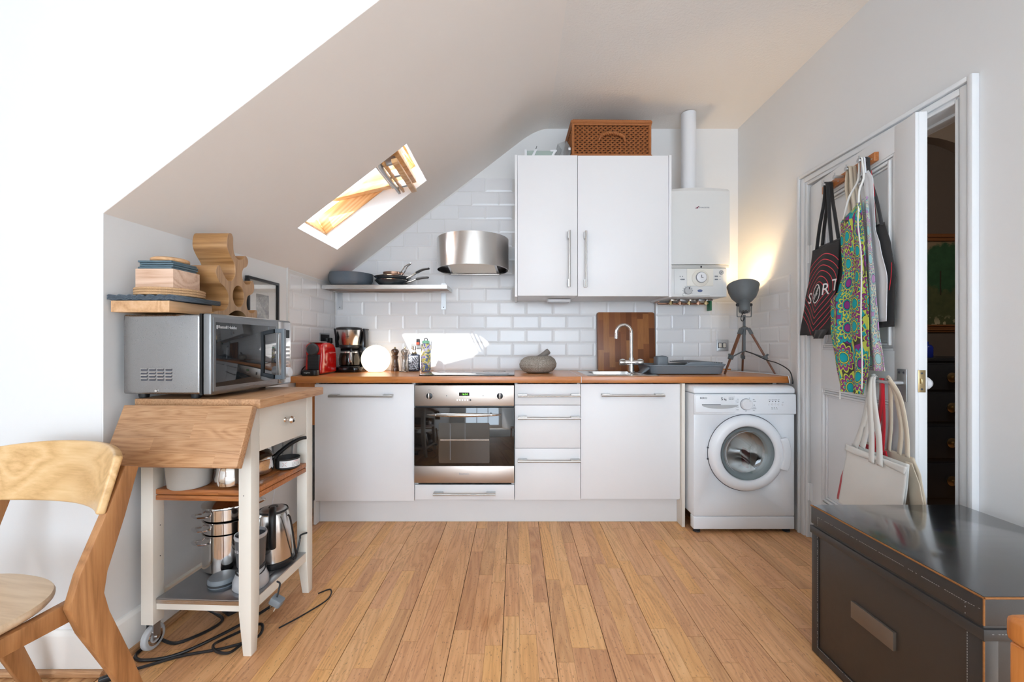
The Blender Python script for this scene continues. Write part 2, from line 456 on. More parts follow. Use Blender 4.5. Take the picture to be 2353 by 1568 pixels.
def board():
    k = NT('acacia_butcher_board'); tc = k.coord()
    sx = k.n('ShaderNodeSeparateXYZ'); k.put(sx.inputs[0], tc)
    strip = k.math('FLOOR', k.math('MULTIPLY', sx.outputs[0], 24.0))
    offs = k.math('MULTIPLY', k.math('SINE', k.math('MULTIPLY', strip, 12.9)), 3.7)
    row = k.math('FLOOR', k.math('ADD', k.math('MULTIPLY', sx.outputs[2], 4.5), offs))
    cv = k.n('ShaderNodeCombineXYZ'); k.put(cv.inputs[0], strip); k.put(cv.inputs[1], row)
    wn = k.n('ShaderNodeTexWhiteNoise', noise_dimensions='2D'); k.put(wn.inputs['Vector'], cv.outputs[0])
    base = k.ramp(wn.outputs['Value'], [(0, S(104, 56, 28)), (.3, S(136, 78, 40)), (.6, S(158, 98, 54)), (.85, S(186, 124, 68)), (1, S(124, 72, 40))])
    g = k.noise(k.coord(scale=(1, 1, .06)), 120, 4, .6)
    k.set('Base Color', k.mix(k.math('MULTIPLY', g, .55), base, S(92, 50, 26))); k.set('Roughness', .45)
    k.bump(g, .1, .0006)
    return k.m
m_board = board()
m_glass = glass('clear_glass')
def thin_glass(name, tint=(1, 1, 1, 1), refl=.07, rough=.0, amount=.75):
    k = NT(name)
    tr = k.n('ShaderNodeBsdfTransparent'); tr.inputs[0].default_value = tint
    gl = k.n('ShaderNodeBsdfGlossy'); gl.inputs['Roughness'].default_value = rough
    fr = k.n('ShaderNodeLayerWeight', i_Blend=.22)
    nz = k.noise(k.coord(), 4, 1)
    mx = k.n('ShaderNodeMixShader')
    k.put(mx.inputs[0], k.math('MULTIPLY', k.math('ADD', fr.outputs['Fresnel'], refl), k.math('MULTIPLY_ADD', nz, .1, amount)))
    k.t.links.new(tr.outputs[0], mx.inputs[1]); k.t.links.new(gl.outputs[0], mx.inputs[2])
    k.t.links.new(mx.outputs[0], k.t.nodes['Material Output'].inputs['Surface'])
    return k.m
m_pane = thin_glass('window_pane')
m_green_glass = mat('pale_green_glass', S(206, 222, 214), .1, trans=.35, var=.01, ior=1.2)
m_smoke = glass('smoked_glass', (.35, .30, .27, 1), .0)
m_frost = mat('frosted_polypropylene', S(250, 248, 242), .3, trans=.42, var=.02, ior=1.1)
m_clearpl = mat('clear_plastic', S(228, 230, 230), .12, trans=.85, var=.01, ior=1.25)
m_oven_glass = mat('black_oven_glass', S(24, 20, 18), .04, var=.02, coat=.6)
m_hob = mat('black_ceramic_glass', S(9, 9, 11), .03, var=.02, coat=.5)
m_mwglass = mat('dark_microwave_glass', S(26, 29, 32), .03, var=.02, coat=.6)
m_mwsteel = steel('microwave_steel', (.36, .355, .36, 1), .26, 'Y')
m_mwdark = steel('dark_microwave_trim', (.30, .31, .32, 1), .3, 'Y')
m_lampgrey = mat('hammered_grey_paint', S(98, 102, 104), .5, var=.05, vscale=60, bump=(220, .25))
m_bulb = mat('warm_lit_bulb', S(255, 220, 170), .4, emis=((1.0, .72, .42, 1), 60.0))
m_globe = mat('lit_opal_globe', S(255, 246, 232), .3, emis=((1.0, .83, .60, 1), 2.2))
m_led = mat('green_display_digits', S(20, 60, 10), .4, emis=((.25, 1.0, .08, 1), 2.2))
m_red_led = mat('lit_red_switch', S(160, 20, 10), .4, emis=((1.0, .12, .04, 1), 1.2))
m_ink = mat('dark_grey_print', S(70, 72, 80), .6)
m_ink2 = mat('pale_grey_print', S(150, 153, 160), .6)
m_silver = mat('silver_print', S(214, 216, 218), .35, .3)
m_white_ink = mat('white_print', S(240, 240, 240), .6)
def cloth(name, col, weave=900, rough=.9, var=.05):
    k = NT(name); v = k.coord()
    n = k.noise(v, weave, 2, .6); n2 = k.noise(v, 12, 3, .55)
    k.set('Base Color', k.mix(k.math('MULTIPLY', n2, var * 5), col, tuple(x * .8 for x in col[:3]) + (1,)))
    k.set('Roughness', rough); k.set('Sheen Weight', .2)
    k.bump(n, .25, .0006)
    return k.m
m_black_cl = cloth('black_canvas', S(48, 48, 50))
m_cream_cl = cloth('natural_calico', S(226, 212, 190))
m_white_cl = cloth('white_cotton', S(238, 240, 244))
m_canvas = cloth('white_canvas', S(238, 236, 230))
m_red_cl = cloth('red_canvas', S(204, 28, 44))
m_dkbrown = None
def trunk_mat(name, c1, c2, rough, coat, streak):
    k = NT(name); v = k.coord()
    n = k.noise(k.coord(scale=streak), 30, 4, .6); n2 = k.noise(v, 260, 2, .6)
    k.set('Base Color', k.mix(n, c1, c2)); k.set('Roughness', k.math('MULTIPLY_ADD', n, .16, rough - .08))
    if coat: k.set('Coat Weight', coat); k.set('Coat Roughness', .12); k.set('Coat IOR', 1.9)
    k.bump(n2, .12, .0008)
    return k.m
m_trunk_top = trunk_mat('black_lacquered_leathercloth', S(28, 32, 35), S(40, 45, 48), .22, 1.0, (.12, 1.6, 1))
m_trunk_side = trunk_mat('dark_brown_leathercloth', S(56, 49, 43), S(62, 54, 48), .45, .0, (1, 1, 1))
m_trunk_trim = trunk_mat('dark_trim_leather', S(50, 48, 47), S(58, 56, 55), .42, .0, (1, 1, 1))
m_trunk_worn = mat('worn_tan_edge', S(150, 98, 50), .7, var=.3, vscale=120)
m_stitch = mat('pale_thread', S(160, 158, 154), .8, var=.2, vscale=300)
m_chest = mat('black_blue_chest_paint', S(36, 40, 46), .4, var=.06)
m_gilt = mat('bronzed_frame', S(140, 92, 56), .4, .3, var=.1, vscale=40)
m_cobalt = mat('cobalt_glass', S(20, 44, 150), .1, var=.05, coat=.5)
m_wicker = mat('wicker', S(170, 106, 60), .55, var=.22, vscale=60)
m_wicker_d = mat('dark_wicker', S(128, 74, 40), .6, var=.25, vscale=60)
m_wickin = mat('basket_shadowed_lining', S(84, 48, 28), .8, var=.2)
m_mill_d = wood('dark_mill_wood', (S(56, 38, 28), S(84, 58, 42), S(104, 74, 54)), 'Z', 1.5, .25, .5, .03, coat=.5)
m_mill_l = mat('silver_mill_lacquer', S(168, 156, 146), .22, .35, var=.06, coat=.3)
# ------------------------------------------------------------------ room shell
WB = 3.092           # back wall face; tile faces stand at 3.084
WL = -1.353          # left wall face behind the cheek
WR = 1.662           # right wall face
CZ = 2.706           # flat ceiling
CH = 1.377           # the dormer cheek faces the camera here
SL = 0.772           # slope of the roof
def zs(x): return 2.5856 + SL * x

# floor: strips one by one where they show, plain boards beyond
fl = struct(MB().box(-2.7, 4.2, -5.0, 3.4, -.10, -.013).build('floor', m_gap, bevel=0))
bw = .187; strip = bw / 3
x = -.048 - 7 * bw
planks = []
meshes = {}
while x < 1.66:
    for k in range(3):
        xa = x + k * strip; xb = xa + strip
        if xb < -1.36 or xa > 1.662: continue
        xa2, xb2 = max(xa, -1.36), min(xb, 1.662)
        y = .92 - RND.random() * .35
        while y < 2.62:
            L = RND.choice((.28, .40, .5, .6, .72))
            y2 = y + L
            ya, yb = max(y, .92), min(y2, 2.62)
            if 2.62 - yb < .08: yb = 2.62; y2 = 2.62
            if yb - ya > .03:
                g0 = .0013 if k == 0 else .0003; g1 = .0013 if k == 2 else .0003
                planks.append((xa2 + g0, xb2 - g1, ya + .0006, yb - .0006))
            y = y2
    x += bw
planks = planks[:298]
for (xa, xb, ya, yb) in planks:
    h = RND.uniform(-.0004, .0)
    o = MB().box(xa, xb, ya, yb, -.012, h).build('floor_plank', m_floor, fl, flat=True)
b = MB()
for (xa, xb, ya, yb) in ((-2.7, WR, -5.0, .9185), (-2.7, -1.361, .9185, 1.5), (-1.361, 4.2, 2.6215, 3.4), (1.6625, 4.2, -5.0, 2.6215)):
    n = max(1, int((xb - xa) / bw))
    for i in range(n):
        b.box(xa + i * (xb - xa) / n + .0006, xa + (i + 1) * (xb - xa) / n - .0006, ya, yb, -.012, -.0003)
tag(b.build('floor_board_field', m_floor2, fl, flat=True), kind='stuff')

t = thing('rug', 'large fringed rug behind the viewpoint, made pale grey to bounce light upwards', 'rug', (-.2, -1.5, 0))  # unseen rug, its pale tone and spread chosen to bounce light up
MB().box(-1.9, 1.75, -2.6, 1.62, .0002, .010).build('pile', mat('pale_grey_wool', S(236, 233, 228), .95, var=.06, vscale=14, bump=(300, .4)), t)
for yy in (-2.64, 1.62): MB().box(-1.9, 1.75, yy, yy + .04, .0002, .004).build('fringe', mat('cream_fringe', S(224, 220, 210), .95, var=.2, vscale=120), t)

# walls
wb = struct(MB().box(-1.5, 3.9, WB, WB + .12, -.05, 2.8).build('wall_back', m_wall))
wl = struct(MB().prism([(-1.374, CH + .0005), (-1.374, CH + .04), (WL, 2.44), (WL, WB), (WL - .12, WB), (WL - .12, CH + .0005)], 'z', -.05, 1.75).build('wall_left', m_wall))
chk = [(-2.7, -.05), (-1.380, -.05), (-1.380, zs(-1.380) + .001), (.30, zs(.30) + .001), (.30, 2.9), (-2.7, 2.9)]
struct(MB().prism(chk, 'y', CH, CH + .045).build('wall_alcove', m_wall))
b = MB()                                            # wall beside the camera, with the window on the left
WX = -2.30
LY0, LY1, LZ = -.42, .30, 1.68
b.box(WX - .12, WX, -4.8, LY0, -.05, 2.8).box(WX - .12, WX, LY1, CH + .02, -.05, 2.8)
b.box(WX - .12, WX, LY0, LY1, -.05, LZ).box(WX - .12, WX, LY0, LY1, 2.40, 2.8)
struct(b.build('wall_dormer', m_wall))
b = MB()                                            # wall behind the camera, opened by a wide window added for frontal light
b.box(-2.5, -1.1, -4.72, -4.6, -.05, 2.8).box(1.5, 1.8, -4.72, -4.6, -.05, 2.8)
b.box(-1.1, 1.5, -4.72, -4.6, -.05, .3).box(-1.1, 1.5, -4.72, -4.6, 2.6, 2.8)
struct(b.build('wall_front', m_wall))
D0, D1, DZ = 1.551, 2.337, 1.992                    # doorway in the right wall
b = MB()
b.box(WR, WR + .11, -4.75, D0 - .02, -.05, 2.8).box(WR, WR + .11, D1 + .02, WB + .01, -.05, 2.8).box(WR, WR + .11, D0 - .02, D1 + .02, DZ + .02, 2.8)
struct(b.build('wall_right', m_wall))
# fine crack in the plaster above the doorway
wp = [(WR - .0004, 1.565, 2.70), (WR - .0004, 1.562, 2.5), (WR - .0004, 1.566, 2.36), (WR - .0004, 1.560, 2.21), (WR - .0004, 1.556, 2.05)]
# ceiling: flat, cove, slope with the roof window opening
prof = [(-1.42, zs(-1.42)), (.02, zs(.02))]
p0, p1, p2 = Vector((.02, zs(.02))), Vector(((CZ - 2.5856) / SL, CZ)), Vector((.24, CZ))
for i in range(1, 9):
    t = i / 8
    q = p0 * (1 - t) ** 2 + p1 * 2 * t * (1 - t) + p2 * t * t
    prof.append((q.x, q.y))
def plate(pf, y0, y1, th=.03):
    up = [(a - .5 * th, c + .8 * th) for a, c in reversed(pf)]
    return MB().prism(pf + up, 'y', y0, y1)
b = MB()
OX0, OX1, OY0, OY1 = -1.147, -.570, 2.169, 2.655     # opening corners along the slope
for pf, ya, yb in ((prof, CH + .0008, OY0), (prof, OY1, WB + .02), ([(-1.42, zs(-1.42)), (OX0, zs(OX0))], OY0, OY1), ([(OX1, zs(OX1))] + prof[1:], OY0, OY1)):
    q = plate(pf, ya, yb); b.add(q.v, q.f)
struct(b.build('ceiling_slope', m_slope, ang=30))
RX0, RX1, RY0, RY1 = .25, 1.35, -2.0, -.85  # ceiling hole for the rooflight added to brighten the kitchen
struct(MB().box(.235, 1.8, CH - .3, WB + .02, CZ, CZ + .05).box(-2.7, 1.8, -4.8, RY0, CZ, CZ + .05).box(-2.7, 1.8, RY1, CH + .02, CZ, CZ + .05).box(-2.7, RX0, RY0, RY1, CZ, CZ + .05).box(RX1, 1.8, RY0, RY1, CZ, CZ + .05).build('ceiling', m_ceil))

# skirting boards
def skirt(name, poly, axis, a, c):
    return struct(MB().prism(poly, axis, a, c).build(name, m_skirt, bevel=.002))
skirt('baseboard_alcove', [(CH, 0), (CH - .016, 0), (CH - .016, .125), (CH - .008, .137), (CH, .14)], 'x', WX, -1.3581)
b = MB()
pf = lambda x, y: [(x - .02, y, 0), (x + .016, y, 0), (x + .016, y, .125), (x + .008, y, .137), (x - .02, y, .14)]
b.add(pf(-1.374, CH - .0155) + pf(WL, 2.44), [(0, 1, 2, 3, 4), (9, 8, 7, 6, 5)] + [(i, (i + 1) % 5, (i + 1) % 5 + 5, i + 5) for i in range(5)])
struct(b.build('baseboard_left', m_skirt, bevel=.002))
skirt('baseboard_right', [(WR, 0), (WR - .016, 0), (WR - .016, .125), (WR - .008, .137), (WR, .14)], 'y', D1 + .07, 2.52)
struct(MB().tube([(-1.352, 1.36, .008), (-1.331, 2.44, .008)], .012, 8).build('trim_1', m_oak_y))
struct(MB().tube([(-2.28, 1.355, .008), (-1.352, 1.355, .008)], .012, 8).build('trim_2', m_oak_x))

# tiles, each its own piece, bevelled like metro tiles
def tile_verts(w, h, b=.012, d=.0085, e=.0062):
    """in (u, v, depth); depth 0 at the wall"""
    vs = []
    for (ins, dep) in ((0, 0), (0, e), (b, d)):
        i = min(ins, w * .45, h * .45)
        vs += [(i, i, dep), (w - i, i, dep), (w - i, h - i, dep), (i, h - i, dep)]
    fs = [(8, 9, 10, 11)]
    for r in (0, 4):
        for k in range(4):
            fs.append((r + k, r + (k + 1) % 4, r + 4 + (k + 1) % 4, r + 4 + k))
    return vs, fs
tmesh = {}
def tile(parent, w, h, fn, key):
    """FN maps (u, v, depth) of the tile to the world"""
    vs, fs = tile_verts(w, h)
    o = MB().add([fn(*p) for p in vs], fs).build('tile', m_tile, parent, flat=True)
TZ0, TH, TW = .9012, .1025, .2025
# back wall
gro = struct(MB().box(WL, WR, WB - .0055, WB + .002, .9, 1.42).build('trim_3', m_grout))
gp = [(WL, 1.42), (.0, 1.42), (.0, 2.328), ((2.328 - 2.5856) / SL, 2.328), (WL, zs(WL))]
struct(MB().prism(gp, 'y', WB - .0055, WB + .002).build('trim_4', m_grout))
BX0, BX1 = 1.035, 1.452         # tiled boxing under the boiler
def clip_poly(poly, a, b_, c):
    """keep a*x + b*z <= c"""
    out = []
    for i in range(len(poly)):
        p, q = poly[i], poly[(i + 1) % len(poly)]
        dp, dq = a * p[0] + b_ * p[1] - c, a * q[0] + b_ * q[1] - c
        if dp <= 0: out.append(p)
        if dp * dq < 0:
            t = dp / (dp - dq); out.append((p[0] + (q[0] - p[0]) * t, p[1] + (q[1] - p[1]) * t))
    return out
for r in range(14):
    z = TZ0 + r * TH
    x = -.126 - (TW / 2 if r % 2 else 0) - 8 * TW
    while x < WR:
        xa, xb = max(x, WL + .001), min(x + TW, WR - .001)
        x += TW
        segs = [(xa, xb)]
        if z > 1.40: segs = [(xa, min(xb, .0))] if xa < -.03 else []
        elif xb > BX0 and xa < BX1:
            segs = [(xa, min(xb, BX0))] if xa < BX0 else []
            if xb > BX1: segs.append((max(xa, BX1), xb))
        for (sa, sb) in segs:
            if sb - sa < .012: continue
            h = TH - .002
            zt = zs(sa) - .012
            if zs(sb) - .012 < z + .01: continue
            if zs(sa) > z + h + .012:
                w = sb - sa - .0016
                tile(wb, w, h, lambda u, v, d, sa=sa, z=z: (sa + .001 + u, WB - .0 - d, z + v), None)
            else:
                poly = clip_poly([(sa + .001, z), (sb - .001, z), (sb - .001, z + h), (sa + .001, z + h)], -SL, 1, 2.5856 - .012)
                if len(poly) >= 3:
                    MB().prism(poly, 'y', WB - .0005, WB - .008).build('tile', m_tile, wb, bevel=.002, bseg=1, flat=True)
# left wall tiles (from y 2.457 to the corner)
struct(MB().box(WL - .002, WL + .0055, 2.455, WB, .9, 1.535).box(WL, WL + .010, 2.440, 2.455, .9, 1.545).build('trim_5', m_grout))
for r in range(7):
    z = TZ0 + r * TH
    y = WB - (.085 if r % 2 else .186)
    ys = [(y, WB - .009)]
    while y > 2.46:
        ys.append((max(2.457, y - TW), y)); y -= TW
    for ya, yb in ys:
        h = min(TH - .002, 1.535 - z)
        if yb - ya < .015 or h < .02: continue
        tile(wl, yb - ya - .002, h, lambda u, v, d, ya=ya, z=z: (WL + d, ya + .001 + u, z + v), None)
# right wall tiles
wr_t = struct(MB().box(WR - .0055, WR + .002, 2.50, WB, .86, 1.515).build('trim_6', m_grout))
for r in range(6):
    z = TZ0 + r * TH - .0
    y = 2.50 + (.0 if r % 2 else TW / 2)
    ys = [(2.50, y)] if y > 2.51 else []
    while y < WB - .02:
        ys.append((y, min(y + TW, WB - .009))); y += TW
    for ya, yb in ys:
        if yb - ya < .015: continue
        tile(bpy.data.objects['wall_right'], yb - ya - .002, TH - .002, lambda u, v, d, ya=ya, z=z: (WR - d, ya + .001 + u, z + v), None)
# boxing below the boiler
bx = struct(MB().box(BX0, BX1, WB - .03, WB - .006, .9, 1.405).build('trim_7', m_grout))
for r in range(5):
    z = TZ0 + r * TH
    x = BX0 - (.085 if r % 2 else 0.0)
    x = BX0 if r % 2 == 0 else BX0 + .115
    xs = [] if r % 2 == 0 else [(BX0, BX0 + .115)]
    while x < BX1 - .02:
        xs.append((x, min(x + TW, BX1))); x += TW
    for xa, xb in xs:
        if xb - xa > .02:
            tile(bx, xb - xa - .002, min(TH - .002, 1.404 - z), lambda u, v, d, xa=xa, z=z: (xa + .001 + u, WB - .03 - d, z + v), None)

# roof window
def slope_frame():
    e1 = Vector((math.cos(math.atan(SL)), 0, math.sin(math.atan(SL)))); e2 = Vector((0, 1, 0)); n = Vector((-e1.z, 0, e1.x))
    cx = (OX0 + OX1) / 2
    M = Matrix((( e1.x, 0, n.x, cx), (0, 1, 0, (OY0 + OY1) / 2), (e1.z, 0, n.z, zs(cx)), (0, 0, 0, 1)))
    return M
SM = slope_frame()
HA = (OX1 - OX0) / 2 / math.cos(math.atan(SL)); HB = (OY1 - OY0) / 2
win = bpy.data.objects.new('window_1', None); C.objects.link(win); win.matrix_world = SM; struct(win)
R1, R2 = .12, .235
b = MB()
b.box(-HA - .02, -HA + .0015, -HB - .02, HB + .02, .0005, R1).box(HA - .0015, HA + .02, -HB - .02, HB + .02, .0005, R1)
b.box(-HA, HA, -HB - .02, -HB + .0015, .0005, R1).box(-HA, HA, HB - .0015, HB + .02, .0005, R1)
b.build('reveal', m_wall, win)
b = MB()
b.box(-HA - .025, -HA + .012, -HB - .025, HB + .025, R1, R2).box(HA - .012, HA + .025, -HB - .025, HB + .025, R1, R2)
b.box(-HA + .012, HA - .012, -HB - .025, -HB + .012, R1, R2).box(-HA + .012, HA - .012, HB - .012, HB + .025, R1, R2)
b.build('frame', m_pine, win, bevel=.003)
TILT = Matrix.Translation((0, 0, R1 + .06)) @ Matrix.Rotation(math.radians(24), 4, 'Y')
sash = MB()
a, c = HA - .022, HB - .02
sash.box(-a, -a + .055, -c, c, -.022, .022, TILT).box(a - .055, a, -c, c, -.022, .022, TILT)
sash.box(-a + .055, a - .055, -c, -c + .05, -.022, .022, TILT).box(-a + .055, a - .055, c - .05, c, -.022, .022, TILT)
so = sash.build('sash', m_pine, win, bevel=.003)
MB().box(-a + .05, a - .05, -c + .045, c - .045, .004, .009, TILT).build('pane', m_pane, so)
vb = MB().box(a - .10, a - .085, -c + .02, c - .02, -.075, -.045, TILT).box(a - .045, a - .012, -c + .01, c - .01, -.085, -.06, TILT)
vb.build('ventilation_bar', m_pine, so, bevel=.004)
MB().box(a - .125, a - .110, -c + .03, c - .03, -.082, -.05, TILT).box(a - .155, a - .145, -c + .03, c - .03, -.04, -.02, TILT).build('grey_rail', m_ltgrey, so, bevel=.002)
for yy in (-c + .07, .0, c - .07):
    MB().box(a - .125, a - .03, yy - .012, yy + .012, -.06, -.022, TILT).build('bar_bracket', m_zinc, so, bevel=.002)
MB().box(-.05, .03, -HB + .012, -HB + .02, R1 + .02, R1 + .10).box(a - .06, a + .0, -.05, .05, R1 + .01, R1 + .03).build('catch', m_zinc, win, bevel=.002)

# left dormer window; unseen rooflight and rear window are added to brighten the room
w2 = bpy.data.objects.new('window_2', None); C.objects.link(w2); w2.location = (WX, 0, .86); struct(w2)
b = MB(); Y0, Y1, Z0, Z1 = LY0, LY1, LZ - .86, 1.54
b.box(-.06, -.04, Y0, Y0 + .02, Z0, Z1).box(-.06, -.04, Y1 - .02, Y1, Z0, Z1).box(-.06, -.04, Y0, Y1, Z0, Z0 + .02)
b.box(-.06, -.04, Y0, Y1, 1.351, Z1).box(-.06, -.04, Y0, Y1, 1.101, 1.248)
b.build('frame', m_gloss, w2)
MB().box(-.052, -.048, LY0 + .0201, LY1 - .0201, LZ - .84, 1.351).build('pane', thin_glass('light_reducing_glass', (.45, .45, .46, 1), .03), w2)  # tint added to cut this window's light on the cheek
w4 = bpy.data.objects.new('added_rooflight', None); C.objects.link(w4); w4.location = ((RX0 + RX1) / 2, (RY0 + RY1) / 2, CZ + .05); struct(w4)
hx, hy = (RX1 - RX0) / 2, (RY1 - RY0) / 2
MB().box(-hx - .05, -hx, -hy - .05, hy + .05, 0, .10).box(hx, hx + .05, -hy - .05, hy + .05, 0, .10).box(-hx, hx, -hy - .05, -hy, 0, .10).box(-hx, hx, hy, hy + .05, 0, .10).build('kerb', m_gloss, w4)
MB().box(-hx, hx, -hy, hy, .06, .066).build('pane', m_pane, w4)
w3 = bpy.data.objects.new('added_rear_window', None); C.objects.link(w3); w3.location = (.2, -4.62, .3); struct(w3)
b = MB()
for xx in (-1.3, -.45, .40, 1.25): b.box(xx, xx + .05, -.06, 0, 0, 2.3)
b.box(-1.3, 1.3, -.06, 0, 0, .05).box(-1.3, 1.3, -.06, 0, 2.25, 2.3).box(-1.3, 1.3, -.06, 0, 1.2, 1.25)
b.build('frame', m_gloss, w3)

# doorway: lining and moulded architrave
b = MB()
b.box(WR - .002, WR + .115, D0 - .022, D0, 0, DZ + .02).box(WR - .002, WR + .115, D1, D1 + .022, 0, DZ + .02).box(WR - .002, WR + .115, D0, D1, DZ, DZ + .02)
b.box(WR + .05, WR + .065, D0, D0 + .012, 0, DZ).box(WR + .05, WR + .065, D0, D1, DZ - .012, DZ)
lin_ = struct(b.build('trim_8', m_gloss, bevel=.0015))
MB().box(WR + .010, WR + .045, D0, D0 + .004, .955, 1.02).build('strike_plate', m_white_pl, lin_, bevel=.001)
def archi(name, x0, sgn):
    b = MB()
    for (t0, t1, th) in ((.0004, .0694, .010), (.0, .012, .016), (.020, .046, .020), (.052, .070, .027)):
        xs = sorted((x0, x0 + sgn * th))
        b.box(*xs, D0 - t1, D0 - t0, 0, DZ + t1).box(*xs, D1 + t0, D1 + t1, 0, DZ + t1).box(*xs, D0 - t0, D1 + t0, DZ + t0, DZ + t1)
    return struct(b.build(name, m_gloss, bevel=.003))
archi('trim_9', WR, -1)
archi('trim_10', WR + .11, 1)

# the dark room beyond the doorway
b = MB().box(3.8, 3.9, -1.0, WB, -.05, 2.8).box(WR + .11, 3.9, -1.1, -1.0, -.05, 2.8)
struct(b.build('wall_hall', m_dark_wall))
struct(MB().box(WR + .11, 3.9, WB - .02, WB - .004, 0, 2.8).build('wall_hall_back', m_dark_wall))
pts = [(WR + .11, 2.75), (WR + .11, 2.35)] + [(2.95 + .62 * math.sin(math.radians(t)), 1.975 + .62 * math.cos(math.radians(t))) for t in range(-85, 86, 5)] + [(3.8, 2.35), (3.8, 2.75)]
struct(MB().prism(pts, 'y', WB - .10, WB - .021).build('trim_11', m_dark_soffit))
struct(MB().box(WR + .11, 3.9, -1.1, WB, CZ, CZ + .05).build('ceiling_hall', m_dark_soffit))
t = thing('hall_fill_lamp', 'small round fill lamp added unseen in the dark hall to brighten it', 'lamp', (2.7, .9, CZ))
MB().lathe([(0, -.07), (.09, -.06), (.11, -.03), (.11, -.001)], (0, 0, 0), 24).build('shade', m_frost, t)
hl = bpy.data.lights.new('hall_fill', 'POINT'); hl.energy = 36.0; hl.color = (1, .88, .76); hl.shadow_soft_size = .08  # point light added to lift the dark hall
ho = bpy.data.objects.new('hall_fill', hl); ho.location = (2.7, .9, CZ - .16); C.objects.link(ho)
# ------------------------------------------------------------------ fitted kitchen
YF = 2.49            # plane of the door fronts
def bar_handle(parent, x0, x1, z, y=YF):
    """horizontal bar with two flat feet"""
    b = MB().tube([(x0, y - .032, z), (x1, y - .032, z)], .0062, 12)
    b.box(x0 + .002, x0 + .056, y - .034, y - .0, z + .003, z + .010).box(x1 - .056, x1 - .002, y - .034, y - .0, z + .003, z + .010)
    return b.build('handle', m_handle, parent)
def bar_handle_v(parent, x, z0, z1, y):
    b = MB().tube([(x, y - .032, z0), (x, y - .032, z1)], .0068, 12)
    b.box(x - .010, x - .003, y - .034, y, z0 + .002, z0 + .05).box(x - .010, x - .003, y - .034, y, z1 - .05, z1 - .002)
    return b.build('handle', m_handle, parent)
def front(name, parent, x0, x1, z0, z1, y=YF, m=None):
    return MB().box(x0, x1, y, y + .019, z0, z1).build(name, m or m_white_door, parent, bevel=.0012)
def carcass(parent, x0, x1, z0=.148, z1=.86, y0=YF + .021, y1=WB - .05, open_=False):
    b = MB().box(x0, x0 + .018, y0, y1, z0, z1).box(x1 - .018, x1, y0, y1, z0, z1).box(x0 + .018, x1 - .018, y0, y1, z0, z0 + .018).box(x0 + .018, x1 - .018, y1 - .01, y1, z0 + .018, z1)
    return b.build('carcass', m_white_mat, parent)
X0, X1, X2, X3, X4 = -1.212, -.6095, -.0075, .3905, .991
t = thing('base_cabinet', 'white base cabinet with one tall plain door, left of the steel oven', 'cabinet')
carcass(t, X0, X1); d = front('door', t, X0 + .001, X1 - .002, .1475, .852); bar_handle(d, -1.115, -.735, .782)
t = thing('base_cabinet', 'white base cabinet with one wide plain door under the sink', 'cabinet')
carcass(t, X3 + .001, X4, z1=.70); d = front('door', t, X3 + .002, X4 - .001, .160, .853); bar_handle(d, .512, .888, .786)
t = thing('drawer_cabinet', 'narrow white base cabinet with three stacked drawers between oven and sink unit', 'cabinet')
carcass(t, X2 + .001, X3)
for z0, z1, hz in ((.727, .853, .784), (.467, .724, .651), (.154, .464, .394)):
    d = front('drawer', t, X2 + .003, X3 - .001, z0, z1); bar_handle(d, .012, .386, hz)
t = thing('drawer_cabinet', 'white oven housing with one shallow drawer below the steel oven', 'cabinet')
carcass(t, X1 + .001, X2, z1=.25); d = front('drawer', t, X1 + .003, X2 - .002, .156, .245); bar_handle(d, -.492, -.120, .196)
tag(MB().box(.993, 1.011, YF - .022, WB - .10, .0, .858).build('end_panel', m_cream, bevel=.001), 'tall thin off-white end panel standing between sink unit and washing machine', 'panel')
pl = thing('plinth', 'long low white kickboard set back under the base cabinets', 'plinth')
MB().box(-1.205, .992, 2.545, 2.561, .001, .147).build('board', m_white_mat, pl)
MB().box(-1.222, -1.207, 2.50, 2.75, .001, .147).build('end_board', m_white_mat, pl)

# worktop, three lengths of wood
def worktop(name, x0, x1, hole, label):
    t = thing(name, label, 'worktop')
    b = MB()
    y0, y1, z0, z1 = YF - .032, WB - .010, .862, .9
    if hole:
        hx0, hx1, hy0, hy1 = hole
        b.box(x0, hx0, y0 + .004, y1, z0, z1).box(hx1, x1, y0 + .004, y1, z0, z1).box(hx0, hx1, y0 + .004, hy0, z0, z1).box(hx0, hx1, hy1, y1, z0, z1)
    else: b.box(x0, x1, y0 + .004, y1, z0, z1)
    b.build('top', m_worktop, t)
    MB().box(x0, x1, y0, y0 + .0039, z0, z1).build('edging', m_edge, t, bevel=.0012)
worktop('worktop', -1.342, .3885, None, 'orange-brown wooden worktop length running from the corner to the seam beside the sink')
worktop('worktop', .3915, 1.632, (.475, .845, 2.57, 2.92), 'orange-brown wooden worktop length with the sink, reaching over the washing machine')
tag(MB().box(.3887, .3913, YF - .0325, WB - .01, .862, .9004).build('joint_strip', m_silver), 'thin pale metal joint strip between the two worktop lengths', 'trim')
tag(MB().box(WL + .012, -1.2135, YF + .03, YF + .05, .60, .861).box(-1.30, -1.2135, YF + .051, YF + .09, .80, .855).build('filler_panel', m_orange), 'dark wooden filler strip under the worktop end behind the trolley', 'panel')

# hob
t = thing('hob', 'black glass ceramic hob let flush into the worktop above the oven', 'hob', (-.298, 2.755, .9))
MB().prism(rrect(-.29, .29, -.245, .25, .006, 3), 'z', .0005, .006).build('glass_plate', m_hob, t, bevel=.001)
for px, py, r in ((-.15, .12, .09), (.15, .12, .075), (-.15, -.12, .075), (.15, -.12, .10)):
    MB().lathe([(r, .0062), (r + .002, .0064), (r + .004, .0062)], (px, py, 0), 40).build('ring_mark', m_ink2, t)
for i in range(4):
    MB().lathe([(0, .0064), (.006, .0064), (.0062, .0061)], (-.06 + i * .04, -.215, 0), 16).build('touch_key', m_ink2, t)

